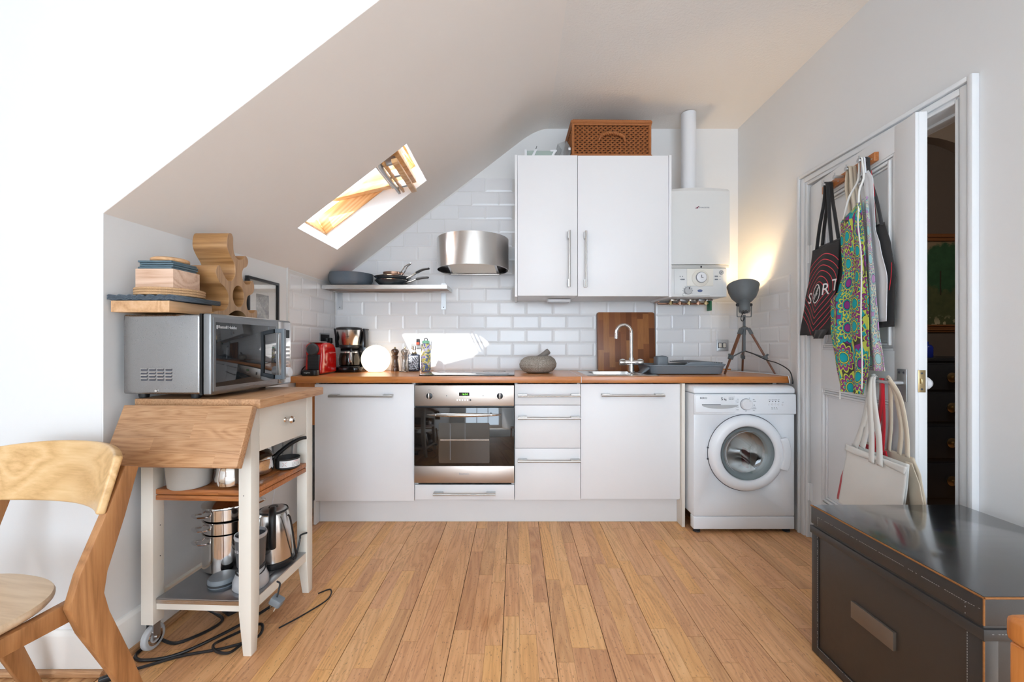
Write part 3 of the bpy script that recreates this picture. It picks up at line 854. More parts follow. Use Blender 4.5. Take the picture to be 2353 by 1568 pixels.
# oven
t = thing('oven', 'built-in steel oven with dark glass door, two knobs and a green clock', 'oven', (-.3085, YF, 0))
MB().box(-.29, .29, .03, .55, .262, .84).build('body', m_zinc, t)
f = MB().box(-.298, .298, -.012, .028, .722, .846).build('control_panel', m_oven_steel, t, bevel=.002)
for sx, marks in ((-.209, 1), (.214, 2)):
    MB().lathe([(0, 0), (.0185, 0), (.0185, .004), (.016, .005), (0, .005)], (0, 0, 0), 28, at(sx, -.0125, .782)).build('knob', m_black, f)
    MB().tube([(sx, -.030, .764), (sx, -.030, .800)], [.0052, .0052], 10).box(sx - .004, sx + .004, -.03, -.016, .765, .799).build('knob', m_bright, f, bevel=.001)
    for a in range(-140, 141, 40):
        ra = math.radians(a); X, Z = sx + .027 * math.sin(ra), .782 + .027 * math.cos(ra)
        MB().box(X - .0012, X + .0012, -.0126, -.0121, Z - .0012, Z + .0012).build('mark', m_ink, f)
    letters('lettering', 'oven' if sx < 0 else 'timer', .008, m_ink, f, at(sx, -.0124, .819))
letters('lettering', 'Baumatic', .0075, m_ink, f, at(0, -.0124, .818))
MB().box(-.031, .031, -.0135, -.012, .782, .803).build('display', m_black_gl, f)
letters('clock_digits', '16:54', .0155, m_led, f, at(.003, -.0139, .7925, FRONT), space=1.05)
for i in range(6):
    MB().lathe([(0, .005), (.0045, .005), (.0055, .0), (.0055, -.001)], (0, 0, 0), 14, at(-.041 + i * .0155, -.0128, .758)).build('button', m_black if i == 5 else m_bright, f)
for px in (-.106, .113):
    MB().lathe([(0, .002), (.0025, .001), (.003, 0)], (0, 0, 0), 10, at(px, -.0122, .783)).build('indicator_lamp', m_ink, f)
MB().box(-.296, .296, -.004, .02, .714, .7215).build('vent_gap', m_black, t)
dr = MB().box(-.299, .299, -.018, .026, .365, .713).build('door', m_oven_glass, t, bevel=.002)
win_ = rrect(-.152, .152, .382, .622, .008)
MB().prism([(x, z) for x, z in win_], 'y', -.0195, -.0183).build('window_tint', mat('oven_window_tint', S(66, 56, 47), .05, var=.05, coat=.6), dr)
for zz in (.5225, .5165): MB().tube([(-.142, -.0205, zz), (.15, -.0205, zz)], .0017, 6).build('rack_wire', m_bright, dr)
MB().tube([(-.083, -.0203, .40), (-.083, -.0203, .618)], .0012, 6).tube([(.006, -.0203, .515), (.006, -.0203, .618)], .0008, 6).build('liner_seam', m_ink2, dr)
MB().box(-.299, .299, -.018, .026, .262, .3635).build('lower_panel', m_oven_steel, dr, bevel=.002)
letters('embossed_lettering', 'Baumatic', .0165, m_ink2, dr, at(0, -.0186, .317), depth=.0006)
hp = [(-.222 + .444 * i / 24, -.018 - .05 * math.sin(PI * i / 24) ** .6, .672 + .004 * math.sin(PI * i / 24)) for i in range(25)]
MB().tube(hp, [.003 + .009 * math.sin(PI * i / 24) ** .7 for i in range(25)], 12, flat=(1.0, .6)).build('handle', m_steel, dr)
for sx in (-.16, .16): MB().cyl((sx, -.018, .676), (sx, -.052, .675), .007, seg=12).build('handle_post', m_steel, dr)

# wall cabinets
YU = 2.714
t = thing('wall_cabinet', 'narrow white gloss wall cabinet, left one of the pair above the worktop', 'cabinet')
def wcab(t, x0, x1, z0, z1):
    b = MB().box(x0, x0 + .016, YU + .021, WB - .012, z0, z1).box(x1 - .016, x1, YU + .021, WB - .012, z0, z1).box(x0 + .016, x1 - .016, YU + .021, WB - .012, z0, z0 + .016).box(x0 + .016, x1 - .016, YU + .021, WB - .012, z1 - .016, z1).box(x0 + .016, x1 - .016, WB - .02, WB - .012, z0 + .016, z1 - .016)
    b.build('carcass', m_white_mat, t)
wcab(t, .013, .406, 1.414, 2.332)
MB().box(-.006, .011, YU - .004, WB - .012, 1.405, 2.336).build('side_panel', m_white_door, t, bevel=.001)
d = front('door', t, .013, .4055, 1.412, 2.334, YU); bar_handle_v(d, .3505, 1.466, 1.833, YU)
t = thing('wall_cabinet', 'wide white gloss wall cabinet, right one of the pair, next to the boiler', 'cabinet')
wcab(t, .408, 1.003, 1.414, 2.332)
MB().box(1.005, 1.022, YU - .004, WB - .012, 1.402, 2.334).build('side_panel', m_white_door, t, bevel=.001)
d = front('door', t, .4085, 1.003, 1.408, 2.332, YU); bar_handle_v(d, .457, 1.464, 1.830, YU)
t = thing('puck_light', 'small flat white under-cabinet light below the narrow wall cabinet', 'lamp', (.305, 2.93, 1.4125))
MB().prism(rrect(-.083, .083, -.04, .04, .012), 'z', -.022, -.001).build('housing', m_white_pl, t, bevel=.003)
MB().box(-.07, .07, -.034, .034, -.0245, -.0225).build('diffuser', m_ltgrey, t)

# sink, tap
t = thing('sink', 'inset stainless steel sink bowl with broad flat rim in the worktop', 'sink', (.66, 2.745, .9))
b = MB()
outer = rrect(-.222, .222, -.232, .232, .025); inner = rrect(-.165, .165, -.155, .155, .05); low = rrect(-.15, .15, -.14, .14, .045)
n = len(outer)
b.add([(x, y, .0005) for x, y in outer] + [(x, y, .0035) for x, y in rrect(-.219, .219, -.229, .229, .025)] + [(x, y, .0028) for x, y in inner] + [(x, y, -.14) for x, y in low],
      [tuple(r * n + q for q in (i, (i + 1) % n)) + tuple((r + 1) * n + q for q in ((i + 1) % n, i)) for r in range(3) for i in range(n)] + [tuple(range(3 * n, 4 * n))])
b.build('bowl', m_steel, t)
MB().lathe([(0, -.137), (.03, -.137), (.034, -.139)], (0, .04, 0), 24).build('drain', m_chrome, t)
t = thing('mixer_tap', 'tall chrome swan-neck mixer tap with cross bar behind the sink bowl', 'tap', (.765, 2.735, .905))
MB().lathe([(.024, 0), (.024, .006), (.018, .01), (.0165, .06), (.0165, .10)], (0, 0, 0), 28).build('body', m_chrome, t)
MB().tube([(-.077, 0, .068), (.077, 0, .068)], .0185, 20).build('cross_bar', m_chrome, t, bevel=.002)
for sx in (-1, 1):
    MB().tube([(sx * .078, 0, .068), (sx * .042, 0, .068)], .0196, 20).build('lever_cap', m_steel, t, bevel=.002)
    MB().lathe([(0, .0255), (.016, .022), (.017, .018)], (0, 0, 0), 16, Matrix.Translation((sx * .058, 0, .067))).build('temperature_dot', m_white_pl, t)
sp = [(.0, 0, .09), (0, 0, .15), (0, 0, .22), (0, 0, .262)] + [(-.052 + .052 * math.cos(math.radians(a)), -.02 * a / 180, .262 + .054 * math.sin(math.radians(a))) for a in range(12, 181, 12)] + [(-.106, -.023, .245), (-.107, -.024, .225)]
MB().tube(sp, .0108, 16).build('spout', m_chrome, t)

# boiler
t = thing('boiler', 'white wall-hung gas boiler with clock dial and control panel', 'boiler', (1.238, WB, 0))
arcp = [(-.196, 2.118)] + [(-.196 + .392 * i / 16, 2.118 + .018 * math.sin(PI * i / 16)) for i in range(1, 16)] + [(.196, 2.118)]
fr = [(x, -.318 - .012 * (1 - (x / .2) ** 2)) for x in [-.198 + .396 * i / 16 for i in range(17)]]
b = MB().prism([(.198, -.04), (-.198, -.04)] + fr, 'z', 1.628, 2.12)
b.add(*(lambda v, f: (v, f))([(p[0], p[1], 2.12) for p in fr] + [(p[0] * .97, p[1] + .012, 2.137 + .008 * (1 - (p[0] / .2) ** 2)) for p in fr] + [(p[0] * .97, -.05, 2.137) for p in fr],
      [(i + r * 17, i + 1 + r * 17, i + 18 + r * 17, i + 17 + r * 17) for r in range(2) for i in range(16)]))
case = b.build('case', m_boiler, t, ang=35)
MB().box(-.194, .194, -.316, -.04, 1.604, 1.627).build('seam_band', mat('boiler_shadow_gap', S(196, 194, 190), .5), t, bevel=.003)
cp = MB().box(-.196, .178, -.318, -.04, 1.412, 1.603).build('control_panel', m_boiler, t, bevel=.003)
MB().box(-.176, .152, -.3215, -.3185, 1.428, 1.598).build('fascia', mat('boiler_fascia', S(222, 223, 222), .3, var=.01), cp, bevel=.002)
MB().box(-.092, .085, -.3255, -.322, 1.484, 1.599).build('clock_module', mat('clock_module_cream', S(232, 229, 220), .35, var=.01), cp, bevel=.002)
MB().lathe([(0, .004), (.052, .004), (.057, .0)], (0, 0, 0), 40, at(-.003, -.326, 1.535)).build('dial_surround', mat('dial_cream', S(226, 222, 212), .4, var=.01), cp)
k = MB().lathe([(0, .012), (.030, .012), (.034, .009), (.036, 0)], (0, 0, 0), 40, at(.0, -.3295, 1.54)).build('clock_dial', m_white_pl, cp)
MB().lathe([(.0335, .0125), (.0355, .0105), (.0365, .006)], (0, 0, 0), 40, at(.0, -.3295, 1.54)).build('dial_rim', m_ink2, cp)
MB().box(-.002, .001, -.343, -.342, 1.538, 1.556).box(-.002, .011, -.343, -.342, 1.536, 1.539).build('clock_hand', m_black, cp)
MB().lathe([(0, .016), (.022, .016), (.026, .012), (.028, 0)], (0, 0, 0), 28, at(-.086, -.322, 1.452)).build('temperature_knob', m_ltgrey, cp, bevel=.0)
MB().box(-.084, -.080, -.3395, -.3382, 1.460, 1.474).build('knob_pointer', m_black, cp)
for a in range(-120, 121, 30):
    r = math.radians(a); X, Z = -.086 + .034 * math.sin(r), 1.452 + .034 * math.cos(r)
    MB().box(X - .0014, X + .0014, -.3222, -.3216, Z - .0022, Z + .0022).build('knob_mark', m_ink, cp)
MB().lathe([(0, .003), (.012, .003), (.0135, 0)], (0, 0, 0), 28, at(.140, -.322, 1.574)).build('pressure_gauge', m_ltgrey, cp)
MB().lathe([(.012, .0035), (.0145, .003), (.015, 0)], (0, 0, 0), 28, at(.140, -.322, 1.574)).build('gauge_rim', m_ink2, cp)
MB().tube([(.133, -.3265, 1.568), (.146, -.3265, 1.580)], .0012, 6).build('gauge_needle', m_ink, cp)
o = MB().lathe([(0, .002), (.016, .0018), (.017, 0)], (0, 0, 0), 28, at(-.003, -.322, 1.452) @ Matrix.Scale(.55, 4, (0, 1, 0))).build('oval_badge', mat('badge_blue', S(96, 110, 148), .3), cp)
for X, Z, w in ((-.118, 1.528, .012), (.106, 1.5485, .011), (.106, 1.528, .011)):
    MB().box(X - w, X + w, -.3235, -.3218, Z - .0042, Z + .0042).build('rocker', m_grey, cp, bevel=.0008)
for X, Z in ((-.137, 1.548), (-.120, 1.548), (-.135, 1.528)):
    MB().box(X - .002, X + .002, -.3225, -.3217, Z - .003, Z + .003).build('print_mark', m_ink, cp)
for Z in (1.5485, 1.528): MB().box(.124, .137, -.3222, -.3217, Z - .001, Z + .001).build('print_mark', m_ink2, cp)
MB().box(-.118, .062, -.329, -.318, 1.418, 1.428).build('flap_lip', m_boiler, cp, bevel=.002)
MB().lathe([(0, .004), (.005, .003), (.006, 0)], (0, 0, 0), 12, at(.005, -.322, 1.612)).build('screw', m_black, t)
letters('maker_mark', 'WORCESTER', .0125, m_ink2, case, at(.020, -.3306, 2.006), align='CENTER')
MB().prism([(-.040, 2.001), (-.020, 2.001), (-.020, 2.008), (-.010, 2.014), (-.016, 2.016), (-.030, 2.007)], 'y', -.3308, -.3302).build('maker_emblem', mat('emblem_maroon', S(120, 40, 70), .5), case)
# pipes and valves under the boiler
b = MB()
for i, X in enumerate((-.13, -.065, .0, .065, .12)):
    MB().cyl((X, -.14, 1.411), (X, -.14, 1.375), .010, seg=10).cyl((X, -.14, 1.392), (X, -.14, 1.380), .016, seg=6).build('pipe_tail', m_copper if i % 2 else m_brass, t)
    MB().box(X - .022, X + .022, -.20, -.15, 1.398, 1.4115).build('valve_body', m_zinc if i % 2 else m_bright, t, bevel=.003)
MB().tube([(-.21, -.10, 1.388), (.17, -.10, 1.388)], .0075, 8).tube([(-.21, -.12, 1.402), (-.21, -.05, 1.402)], .007, 8).build('copper_pipe', m_copper, t)
MB().box(.148, .164, -.14, -.09, 1.335, 1.405).build('green_tap', mat('green_tap_handle', S(40, 110, 74), .5, var=.2, vscale=60), t, bevel=.003)
t = thing('flue_pipe', 'round white flue pipe rising from the boiler top to the ceiling', 'pipe', (1.206, 2.885, 2.138))
MB().lathe([(.053, 0), (.053, .03), (.0495, .034), (.0495, .564)], (0, 0, 0), 36).build('pipe', m_white_pl, t)
MB().lathe([(.0535, .006), (.0545, .01), (.0535, .014)], (0, 0, 0), 36).build('collar', m_boiler, t)
for X in (.02, .05): MB().tube([(X, -.05, .012), (X + .004, -.062, .012), (X + .008, -.05, .02)], .005, 8).build('clip', m_zinc, t)

# cooker hood: a steel drum cut flat at the wall
t = thing('cooker_hood', 'curved brushed steel cooker hood drum with pale light panel beneath', 'cooker hood', (-.30, 2.906, 1.612))
half = math.degrees(math.asin(.175 / .25))
ang = [180 - (90 - half) - 0 + 0] if False else None
def drum(r, n=48):
    a0, a1 = 90 + half, 450 - half
    return [(r * math.cos(math.radians(a0 + (a1 - a0) * i / n)), r * math.sin(math.radians(a0 + (a1 - a0) * i / n))) for i in range(n + 1)]
d0, d1 = drum(.25), drum(.246)
n = len(d0)
b = MB().add([(x, y, 0) for x, y in d0] + [(x, y, .213) for x, y in d0] + [(x, y, .213) for x, y in d1] + [(x, y, 0) for x, y in d1],
             [(r * n + i, r * n + i + 1, ((r + 1) % 4) * n + i + 1, ((r + 1) % 4) * n + i) for r in range(4) for i in range(n - 1)] + [(0, n, 2 * n, 3 * n), (n - 1, 2 * n - 1, 3 * n - 1, 4 * n - 1)])
b.build('drum', m_steel_z, t)
MB().prism(drum(.2455), 'z', .046, .052).build('base_plate', m_zinc, t)
MB().prism(drum(.2455), 'z', .150, .156).build('top_plate', m_zinc, t)
TL = Matrix(((1, 0, 0, 0), (0, 1, 0, 0), (0, -.075, 1, .0126), (0, 0, 0, 1)))      # the filter leans up towards the front
f = MB().prism([(-.166, -.160), (.166, -.160), (.178, .168), (-.178, .168)], 'z', .004, .0165, TL).build('filter_frame', m_steel, t, bevel=.002)
MB().prism([(-.152, -.147), (.152, -.147), (.160, .130), (-.160, .130)], 'z', .0012, .0038, TL).build('light_panel', mat('cream_filter_panel', S(246, 240, 228), .4, var=.02), f)
MB().box(-.18, .18, .140, .170, -.004, .0038).build('rear_bar', m_steel, f, bevel=.002)
for X in (-.12, .1): MB().lathe([(0, -.003), (.004, -.002), (.005, 0)], (X, .152, -.003), 10).build('screw', m_ink, f)
MB().box(-.04, .045, -.142, -.134, -.0015, .0005, TL).build('catch', m_ink2, f)

# steel shelf on the back wall
t = thing('wall_shelf', 'long steel wall shelf carrying the pans left of the cooker hood', 'shelf', (-.905, WB - .008, 1.478))
MB().box(-.432, .428, -.232, -.001, .0225, .026).box(-.432, .428, -.232, -.229, .0, .0225).box(-.432, .428, -.2285, -.21, .0, .003).box(-.432, .428, -.004, -.001, .0, .0225).build('tray', m_steel, t)
MB().box(.4285, .431, -.232, -.001, .0, .026).build('end_cap', m_steel, t)
MB().box(-.435, -.4325, -.232, -.001, .0, .026).build('end_cap', m_steel, t)
MB().box(-.43, .426, -.208, -.006, .012, .022).build('underside', mat('shelf_underside', S(176, 150, 132), .45, .3, var=.08), t)
for X in (-.405, .368):
    bk = MB().box(X - .0175, X + .0175, -.006, -.0008, -.125, .0).box(X - .0175, X + .0175, -.0062, -.0042, .026, .07).build('bracket', m_zinc, t)
    for Z in (-.108, .055): MB().lathe([(0, .003), (.003, .002), (.004, 0)], (0, 0, 0), 10, at(X, -.0064, Z)).build('screw', m_ink, bk)

# sockets
def socket(x, y, z, w, h, M, label, kind):
    t = thing('wall_socket', label, 'socket', (x, y, z))
    MB().prism(rrect(-w / 2, w / 2, -h / 2, h / 2, .003, 2), 'z', 0, .004, M).build('plate', m_zinc, t, bevel=.0008)
    if kind == 'cooker':
        MB().box(-.034, -.010, -.014, .03, .004, .010, M).build('switch', m_black, t, bevel=.001)
        MB().box(-.032, -.012, -.012, .004, .0102, .012, M).build('lit_window', m_red_led, t)
        MB().box(.012, .024, -.014, .02, .004, .009, M).build('switch', m_ltgrey, t, bevel=.001)
        for X in (-.03, -.018, .014, .022): MB().box(X - .002, X + .002, .032, .035, .004, .0048, M).build('print_mark', m_ink, t)
    elif kind == 'switch':
        for X in (-.02, .012):
            MB().prism(rrect(X - .014, X + .014, -.02, .02, .004, 3), 'z', .004, .006, M).build('rocker_rim', m_black, t)
            MB().prism(rrect(X - .010, X + .010, -.016, .016, .003, 3), 'z', .006, .009, M).build('rocker', m_cream, t, bevel=.001)
    else:
        MB().box(-.065, .065, -.034, .034, .004, .0052, M).build('insert', m_black, t)
        MB().box(-.030, .012, -.034, .010, .0055, .035, M).build('plug', m_black, t, bevel=.006)
        MB().box(.03, .062, -.030, .012, .0055, .033, M).build('plug', m_black, t, bevel=.006)
socket(-.705, WB - .0088, 1.105, .150, .088, FRONT, 'brushed steel cooker switch plate with a red lit rocker behind the patterned bottle', 'cooker')
socket(1.541, WB - .0088, 1.086, .086, .086, FRONT, 'brushed steel double light switch behind the tripod lamp', 'switch')
socket(WL + .009, 2.905, 1.128, .146, .090, SIDE, 'steel double socket with two black plugs on the left wall behind the red machine', 'plug')
# ------------------------------------------------------------------ washing machine
t = thing('washing_machine', 'white front-loading washing machine with a round glass door under the worktop', 'washing machine', (1.319, 2.387, 0))
b = MB().box(-.291, .291, .0, .54, .0975, .806)
body = b.build('body', m_app, t, bevel=.006)
MB().box(-.291, .291, .0, .05, .022, .0965).build('kick_panel', m_app, t, bevel=.005)
MB().prism([(-.005, .8075), (-.005, .836), (.012, .846), (.045, .852), (.545, .852), (.545, .8075)], 'x', -.293, .293).build('lid', m_app, t, bevel=.009, bseg=3)
pn = MB().prism([(.004, .684), (-.014, .692), (-.012, .803), (.004, .806)], 'x', -.2925, .2925).build('control_panel', m_app, t, bevel=.004)
MB().prism([(-.0145, .697), (-.0195, .704), (-.0175, .798), (-.0125, .801)], 'x', -.289, -.062).build('detergent_drawer', m_app, pn, bevel=.004)
MB().prism([(-.252 + .104 * (1 - math.cos(PI * i / 20)) , .744 - .022 * math.sin(PI * i / 20)) for i in range(21)], 'y', -.0205, -.018).build('drawer_grip', m_ltgrey, pn, bevel=.0)
MB().box(-.252, -.145, -.0212, -.0185, .7445, .7475).build('drawer_slot', m_ink, pn)
letters('maker_lettering', 'BEKO', .0155, mat('beko_print', S(82, 84, 96), .5), pn, at(-.243, -.0196, .783), space=1.1)
letters('capacity_lettering', '5', .024, m_ink, pn, at(-.137, -.0196, .778))
letters('capacity_lettering', 'kg', .016, m_ink, pn, at(-.119, -.0196, .7765))
letters('small_print', 'A+A class\n1000 rpm', .0072, m_ink2, pn, at(-.085, -.0193, .780))
kx, kz = .001, .747
MB().lathe([(0, .022), (.026, .022), (.030, .018), (.031, 0)], (0, 0, 0), 40, at(kx + .032 - .03, -.013, kz)).build('programme_knob', m_white_pl, pn)
MB().lathe([(.031, .0015), (.0335, .001), (.034, 0)], (0, 0, 0), 40, at(kx + .002, -.0135, kz)).build('knob_ring', m_ink2, pn)
MB().lathe([(0, .001), (.0018, .0005), (.002, 0)], (0, 0, 0), 10, at(.014, -.0352, .768)).build('knob_pointer', m_ink, pn)
for i, (X, Z, s) in enumerate([(-.045, .777, 'mini'), (-.048, .767, 'cotton'), (-.046, .759, 'eco'), (-.048, .742, 'wool'), (-.046, .731, 'hand'), (-.046, .716, 'rinse'), (.047, .775, 'spin'), (.052, .764, 'drain'), (.050, .742, 'silk'), (.052, .731, 'sport'), (.050, .722, 'synthetic'), (.048, .712, 'dark'), (.002, .708, 'off'), (.022, .783, 'on')]):
    letters('small_print', s, .0068, m_ink2, pn, at(X, -.0146, Z))
for i, X in enumerate((.138, .156, .173, .191)):
    MB().box(X - .002, X + .002, -.0148, -.0128, .761, .765).build('indicator_lamp', m_black, pn)
    letters('small_print', ('temp', 'rinse+', 'prewash', 'spin')[i], .0052, m_ink2, pn, at(X, -.0146, .773))
    MB().lathe([(0, .004), (.006, .003), (.007, 0)], (0, 0, 0), 18, at(X, -.013, .747)).build('button', m_white_pl, pn)
MB().lathe([(0, .004), (.006, .003), (.007, 0)], (0, 0, 0), 18, at(.214, -.013, .745)).build('button', m_white_pl, pn)
letters('small_print', 'start', .0052, m_ink2, pn, at(.214, -.0146, .759))
for X in (.152, .165, .178): MB().box(X - .0015, X + .0015, -.0148, -.0128, .7255, .7285).build('indicator_lamp', m_ink, pn)
letters('small_print', 'wash   rinse   end', .0052, m_ink2, pn, at(.166, -.0146, .720))
DZc, DXc = .4655, .0085
M = at(DXc, -.001, DZc)
dr = MB().lathe([(.152, .008), (.156, .024), (.166, .034), (.190, .036), (.208, .028), (.217, .012), (.219, .0005)], (0, 0, 0), 72, M).build('door', m_app, t, ang=50)
MB().lathe([(.219, .001), (.2215, .0005), (.2225, -.0005)], (0, 0, 0), 72, M).build('door_gap', m_ink, dr)
MB().lathe([(.118, -.012), (.140, .0), (.150, .012), (.1525, .022)], (0, 0, 0), 64, M).build('glass_rim', mat('door_seal_grey', S(128, 140, 144), .25, var=.05, coat=.4), dr)
MB().lathe([(0, -.030), (.08, -.026), (.112, -.016), (.128, -.002)], (0, 0, 0), 64, M).build('door_glass', thin_glass('washer_door_glass', (.86, .89, .90, 1), .10), dr)
hd = [(.193 * math.cos(math.radians(a)), .193 * math.sin(math.radians(a))) for a in range(-26, 27, 4)] + [(.236 * math.cos(math.radians(a)) , .236 * math.sin(math.radians(a))) for a in range(24, -25, -4)]
MB().prism(hd, 'z', .022, .046, M).build('door_handle', m_app, dr, bevel=.006, bseg=3)
for Z in (.03, -.035): MB().box(DXc - .224, DXc - .214, -.006, -.0, DZc + Z - .004, DZc + Z + .004).build('hinge_clip', m_ink, dr)
# the drum behind the glass
dm = mat('drum_steel', (.55, .54, .53, 1), .2, 1.0, var=.1)
cut = MB().lathe([(.150, .0), (.150, -.02), (.165, -.045), (.165, -.055), (.185, -.056), (.205, -.10), (.205, -.30), (.0, -.31)], (0, 0, 0), 56, M).build('drum', dm, t)
for a in (200, 320, 80):
    r = math.radians(a)
    MB().tube([(DXc + .188 * math.cos(r), .06, DZc + .188 * math.sin(r)), (DXc + .176 * math.cos(r + .2), .30, DZc + .176 * math.sin(r + .2))], .028, 10).build('drum_paddle', dm, t)
MB().tube([(DXc - .13, .295, DZc + .05), (DXc + .05, .295, DZc - .05)], .035, 10, flat=(1, .5)).build('drum_rib', m_bright, t)
hb = MB()
for q in range(70):
    a = RND.random() * 2 * PI; r = .07 + .11 * RND.random()
    hb.cyl((DXc + r * math.cos(a), .307, DZc + r * math.sin(a)), (DXc + r * math.cos(a), .3055, DZc + r * math.sin(a)), .0035, seg=6)
tag(hb.build('drum_perforation', m_ink, t), kind='stuff')
# opening: cut the door hole through the body front
hole = MB().cyl((DXc, -.02, DZc), (DXc, .045, DZc), .1665, seg=64).build('cutter', m_app)
hole2 = MB().cyl((DXc, .02, DZc), (DXc, .335, DZc), .208, seg=64).build('cutter', m_app)
dg = bpy.context.evaluated_depsgraph_get()
for h in (hole, hole2):
    h.location = t.location
    body.parent = t
for h in (hole, hole2):
    md = body.modifiers.new('cut', 'BOOLEAN'); md.object = h; md.operation = 'DIFFERENCE'; md.solver = 'EXACT'
bpy.context.view_layer.update()
me = bpy.data.meshes.new_from_object(body.evaluated_get(bpy.context.evaluated_depsgraph_get()))
body.modifiers.clear(); body.data = me
for h in (hole, hole2): bpy.data.objects.remove(h, do_unlink=True)
for X in (-.262, .262):
    MB().lathe([(0, .0), (.020, .0), (.020, .010), (.012, .012), (.012, .024)], (X, .03, .0005), 18).build('foot', m_dk, t)
    MB().lathe([(.012, .0), (.012, .0)], (X, .45, 0), 6) if False else None
    MB().lathe([(0, .0), (.020, .0), (.020, .010), (.012, .012), (.012, .098)], (X, .48, .0005), 18).build('foot', m_dk, t)
tag(MB().box(1.545, 1.568, 2.487, 2.50, .826, .8615).build('bracket', m_zinc), 'small dark metal bracket under the worktop above the washing machine', 'bracket')

# ------------------------------------------------------------------ door, standing ajar
HX, HY = 1.662, 2.333
RZ = math.radians(-100)
t = thing('door_1', None, None, (HX, HY, 0), RZ); struct(t)
MB().box(.002, .762, .012, .040, .006, 1.978).build('leaf', m_gloss, t, bevel=.001)
b = MB()
for x0, x1, z0, z1 in ((.002, .112, .006, 1.978), (.652, .762, .006, 1.978), (.112, .652, 1.875, 1.978), (.112, .652, .858, 1.062), (.112, .652, .006, .24)):
    b.box(x0, x1, .0, .012, z0, z1)
b.build('stile_and_rail', m_gloss, t, bevel=.001)
for z0, z1 in ((1.062, 1.875), (.24, .858)):
    b = MB()
    for ins, y0 in ((0, .001), (.012, .006), (.022, -.006), (.034, .004)):
        w = .010
        b.box(.112 + ins, .112 + ins + w, y0, .013, z0 + ins, z1 - ins).box(.652 - ins - w, .652 - ins, y0, .013, z0 + ins, z1 - ins)
        b.box(.112 + ins + w, .652 - ins - w, y0, .013, z0 + ins, z0 + ins + w).box(.112 + ins + w, .652 - ins - w, y0, .013, z1 - ins - w, z1 - ins)
    b.build('panel_moulding', m_gloss, t, bevel=.002)
MB().box(.671, .722, -.004, -.0002, .862, .990).build('handle_plate', m_zinc, t, bevel=.001)
for X in (.684, .708): MB().lathe([(0, .0015), (.004, .001), (.005, 0)], (0, 0, 0), 12, at(X, -.0042, .976)).build('plate_screw', m_ink, t)
MB().cyl((.697, -.002, .935), (.697, -.045, .935), .011, seg=14).tube([(.697, -.042, .935), (.66, -.048, .937), (.60, -.050, .935)], .009, 12).build('lever_handle', m_zinc, t)
MB().cyl((.697, .040, .935), (.697, .075, .935), .012, seg=14).lathe([(0, .0), (.022, .004), (.024, .016), (.016, .026), (0, .028)], (0, 0, 0), 18, Matrix.Translation((.697, .068, .935)) @ Matrix.Rotation(-PI / 2, 4, 'X')).build('outer_knob', m_white_pl, t)
lk = MB().box(.7621, .7645, .008, .033, .905, .990).build('lock_faceplate', m_brass, t, bevel=.0008)
MB().box(.7645, .772, .014, .026, .938, .958).build('latch', m_brass, lk, bevel=.001)
for Z in (.917, .978): MB().lathe([(0, .001), (.003, .0006), (.004, 0)], (0, 0, 0), 10, Matrix.Translation((.7645, .020, Z)) @ Matrix.Rotation(PI / 2, 4, 'Y')).build('plate_screw', m_ink, lk)
for Z in (1.60, .26):
    MB().cyl((-.004, -.006, Z - .05), (-.004, -.006, Z + .05), .006, seg=10).box(-.004, .028, -.002, .0, Z - .05, Z + .05).build('hinge', m_gloss, t)

# rail of pegs on the door
t = thing('peg_rail', 'orange wooden coat rail with steel pegs screwed across the white door', 'coat rail', (HX, HY, 0), RZ)
MB().box(.155, .562, -.0185, -.0005, 1.882, 1.920).build('rail', m_peg_rail, t, bevel=.002)
for X in (.25, .345, .437, .528):
    pg = MB().cyl((X, -.0186, 1.901), (X, -.060, 1.901), .0068, seg=14).cyl((X, -.060, 1.901), (X, -.063, 1.901), .0095, seg=14).build('peg', m_zinc, t, bevel=.001)
    MB().cyl((X, -.0575, 1.903), (X, -.0575, 1.921), .0028, seg=8).build('peg_pin', m_zinc, pg)
for X in (.30, .39, .545): MB().lathe([(0, .0015), (.003, .001), (.004, 0)], (0, 0, 0), 10, at(X, -.0187, 1.896)).build('screw', m_zinc, t)

# ------------------------------------------------------------------ cloth things hanging on the door
def hang(rows, o0=-.035, nu=26, nv=40, folds=5, amp=.006, seed=0, wref=.3, bulge=.0, curl=0.0):
    """ROWS of (z, u_left, u_right) from top to bottom in the door plane -> surface function f(s, t) and grid"""
    rows = sorted(rows, key=lambda r: -r[0])
    rg = random.Random(seed); ph = [rg.uniform(0, 6.28) for _ in range(4)]
    def span(z):
        for a, b_ in zip(rows, rows[1:]):
            if a[0] >= z >= b_[0]:
                k = (a[0] - z) / max(1e-6, a[0] - b_[0]); k = k * k * (3 - 2 * k) * .5 + k * .5
                return a[1] + (b_[1] - a[1]) * k, a[2] + (b_[2] - a[2]) * k
        return (rows[0][1], rows[0][2]) if z > rows[0][0] else (rows[-1][1], rows[-1][2])
    z0, z1 = rows[0][0], rows[-1][0]
    def f(s, t):
        z = z0 + (z1 - z0) * t
        l, r = span(z)
        grow = .35 + .65 * t
        o = amp * grow * (math.sin(folds * 2 * PI * s + ph[0] + 1.3 * t) + .5 * math.sin(folds * 3.7 * s + ph[1] + 2.2 * t))
        o += bulge * math.sin(PI * s) * math.sin(PI * min(1, t * 1.1))
        return (l + (r - l) * s, o0 - o - curl * (s - .5) ** 2, z)
    return f, nu, nv, (z0, z1), wref
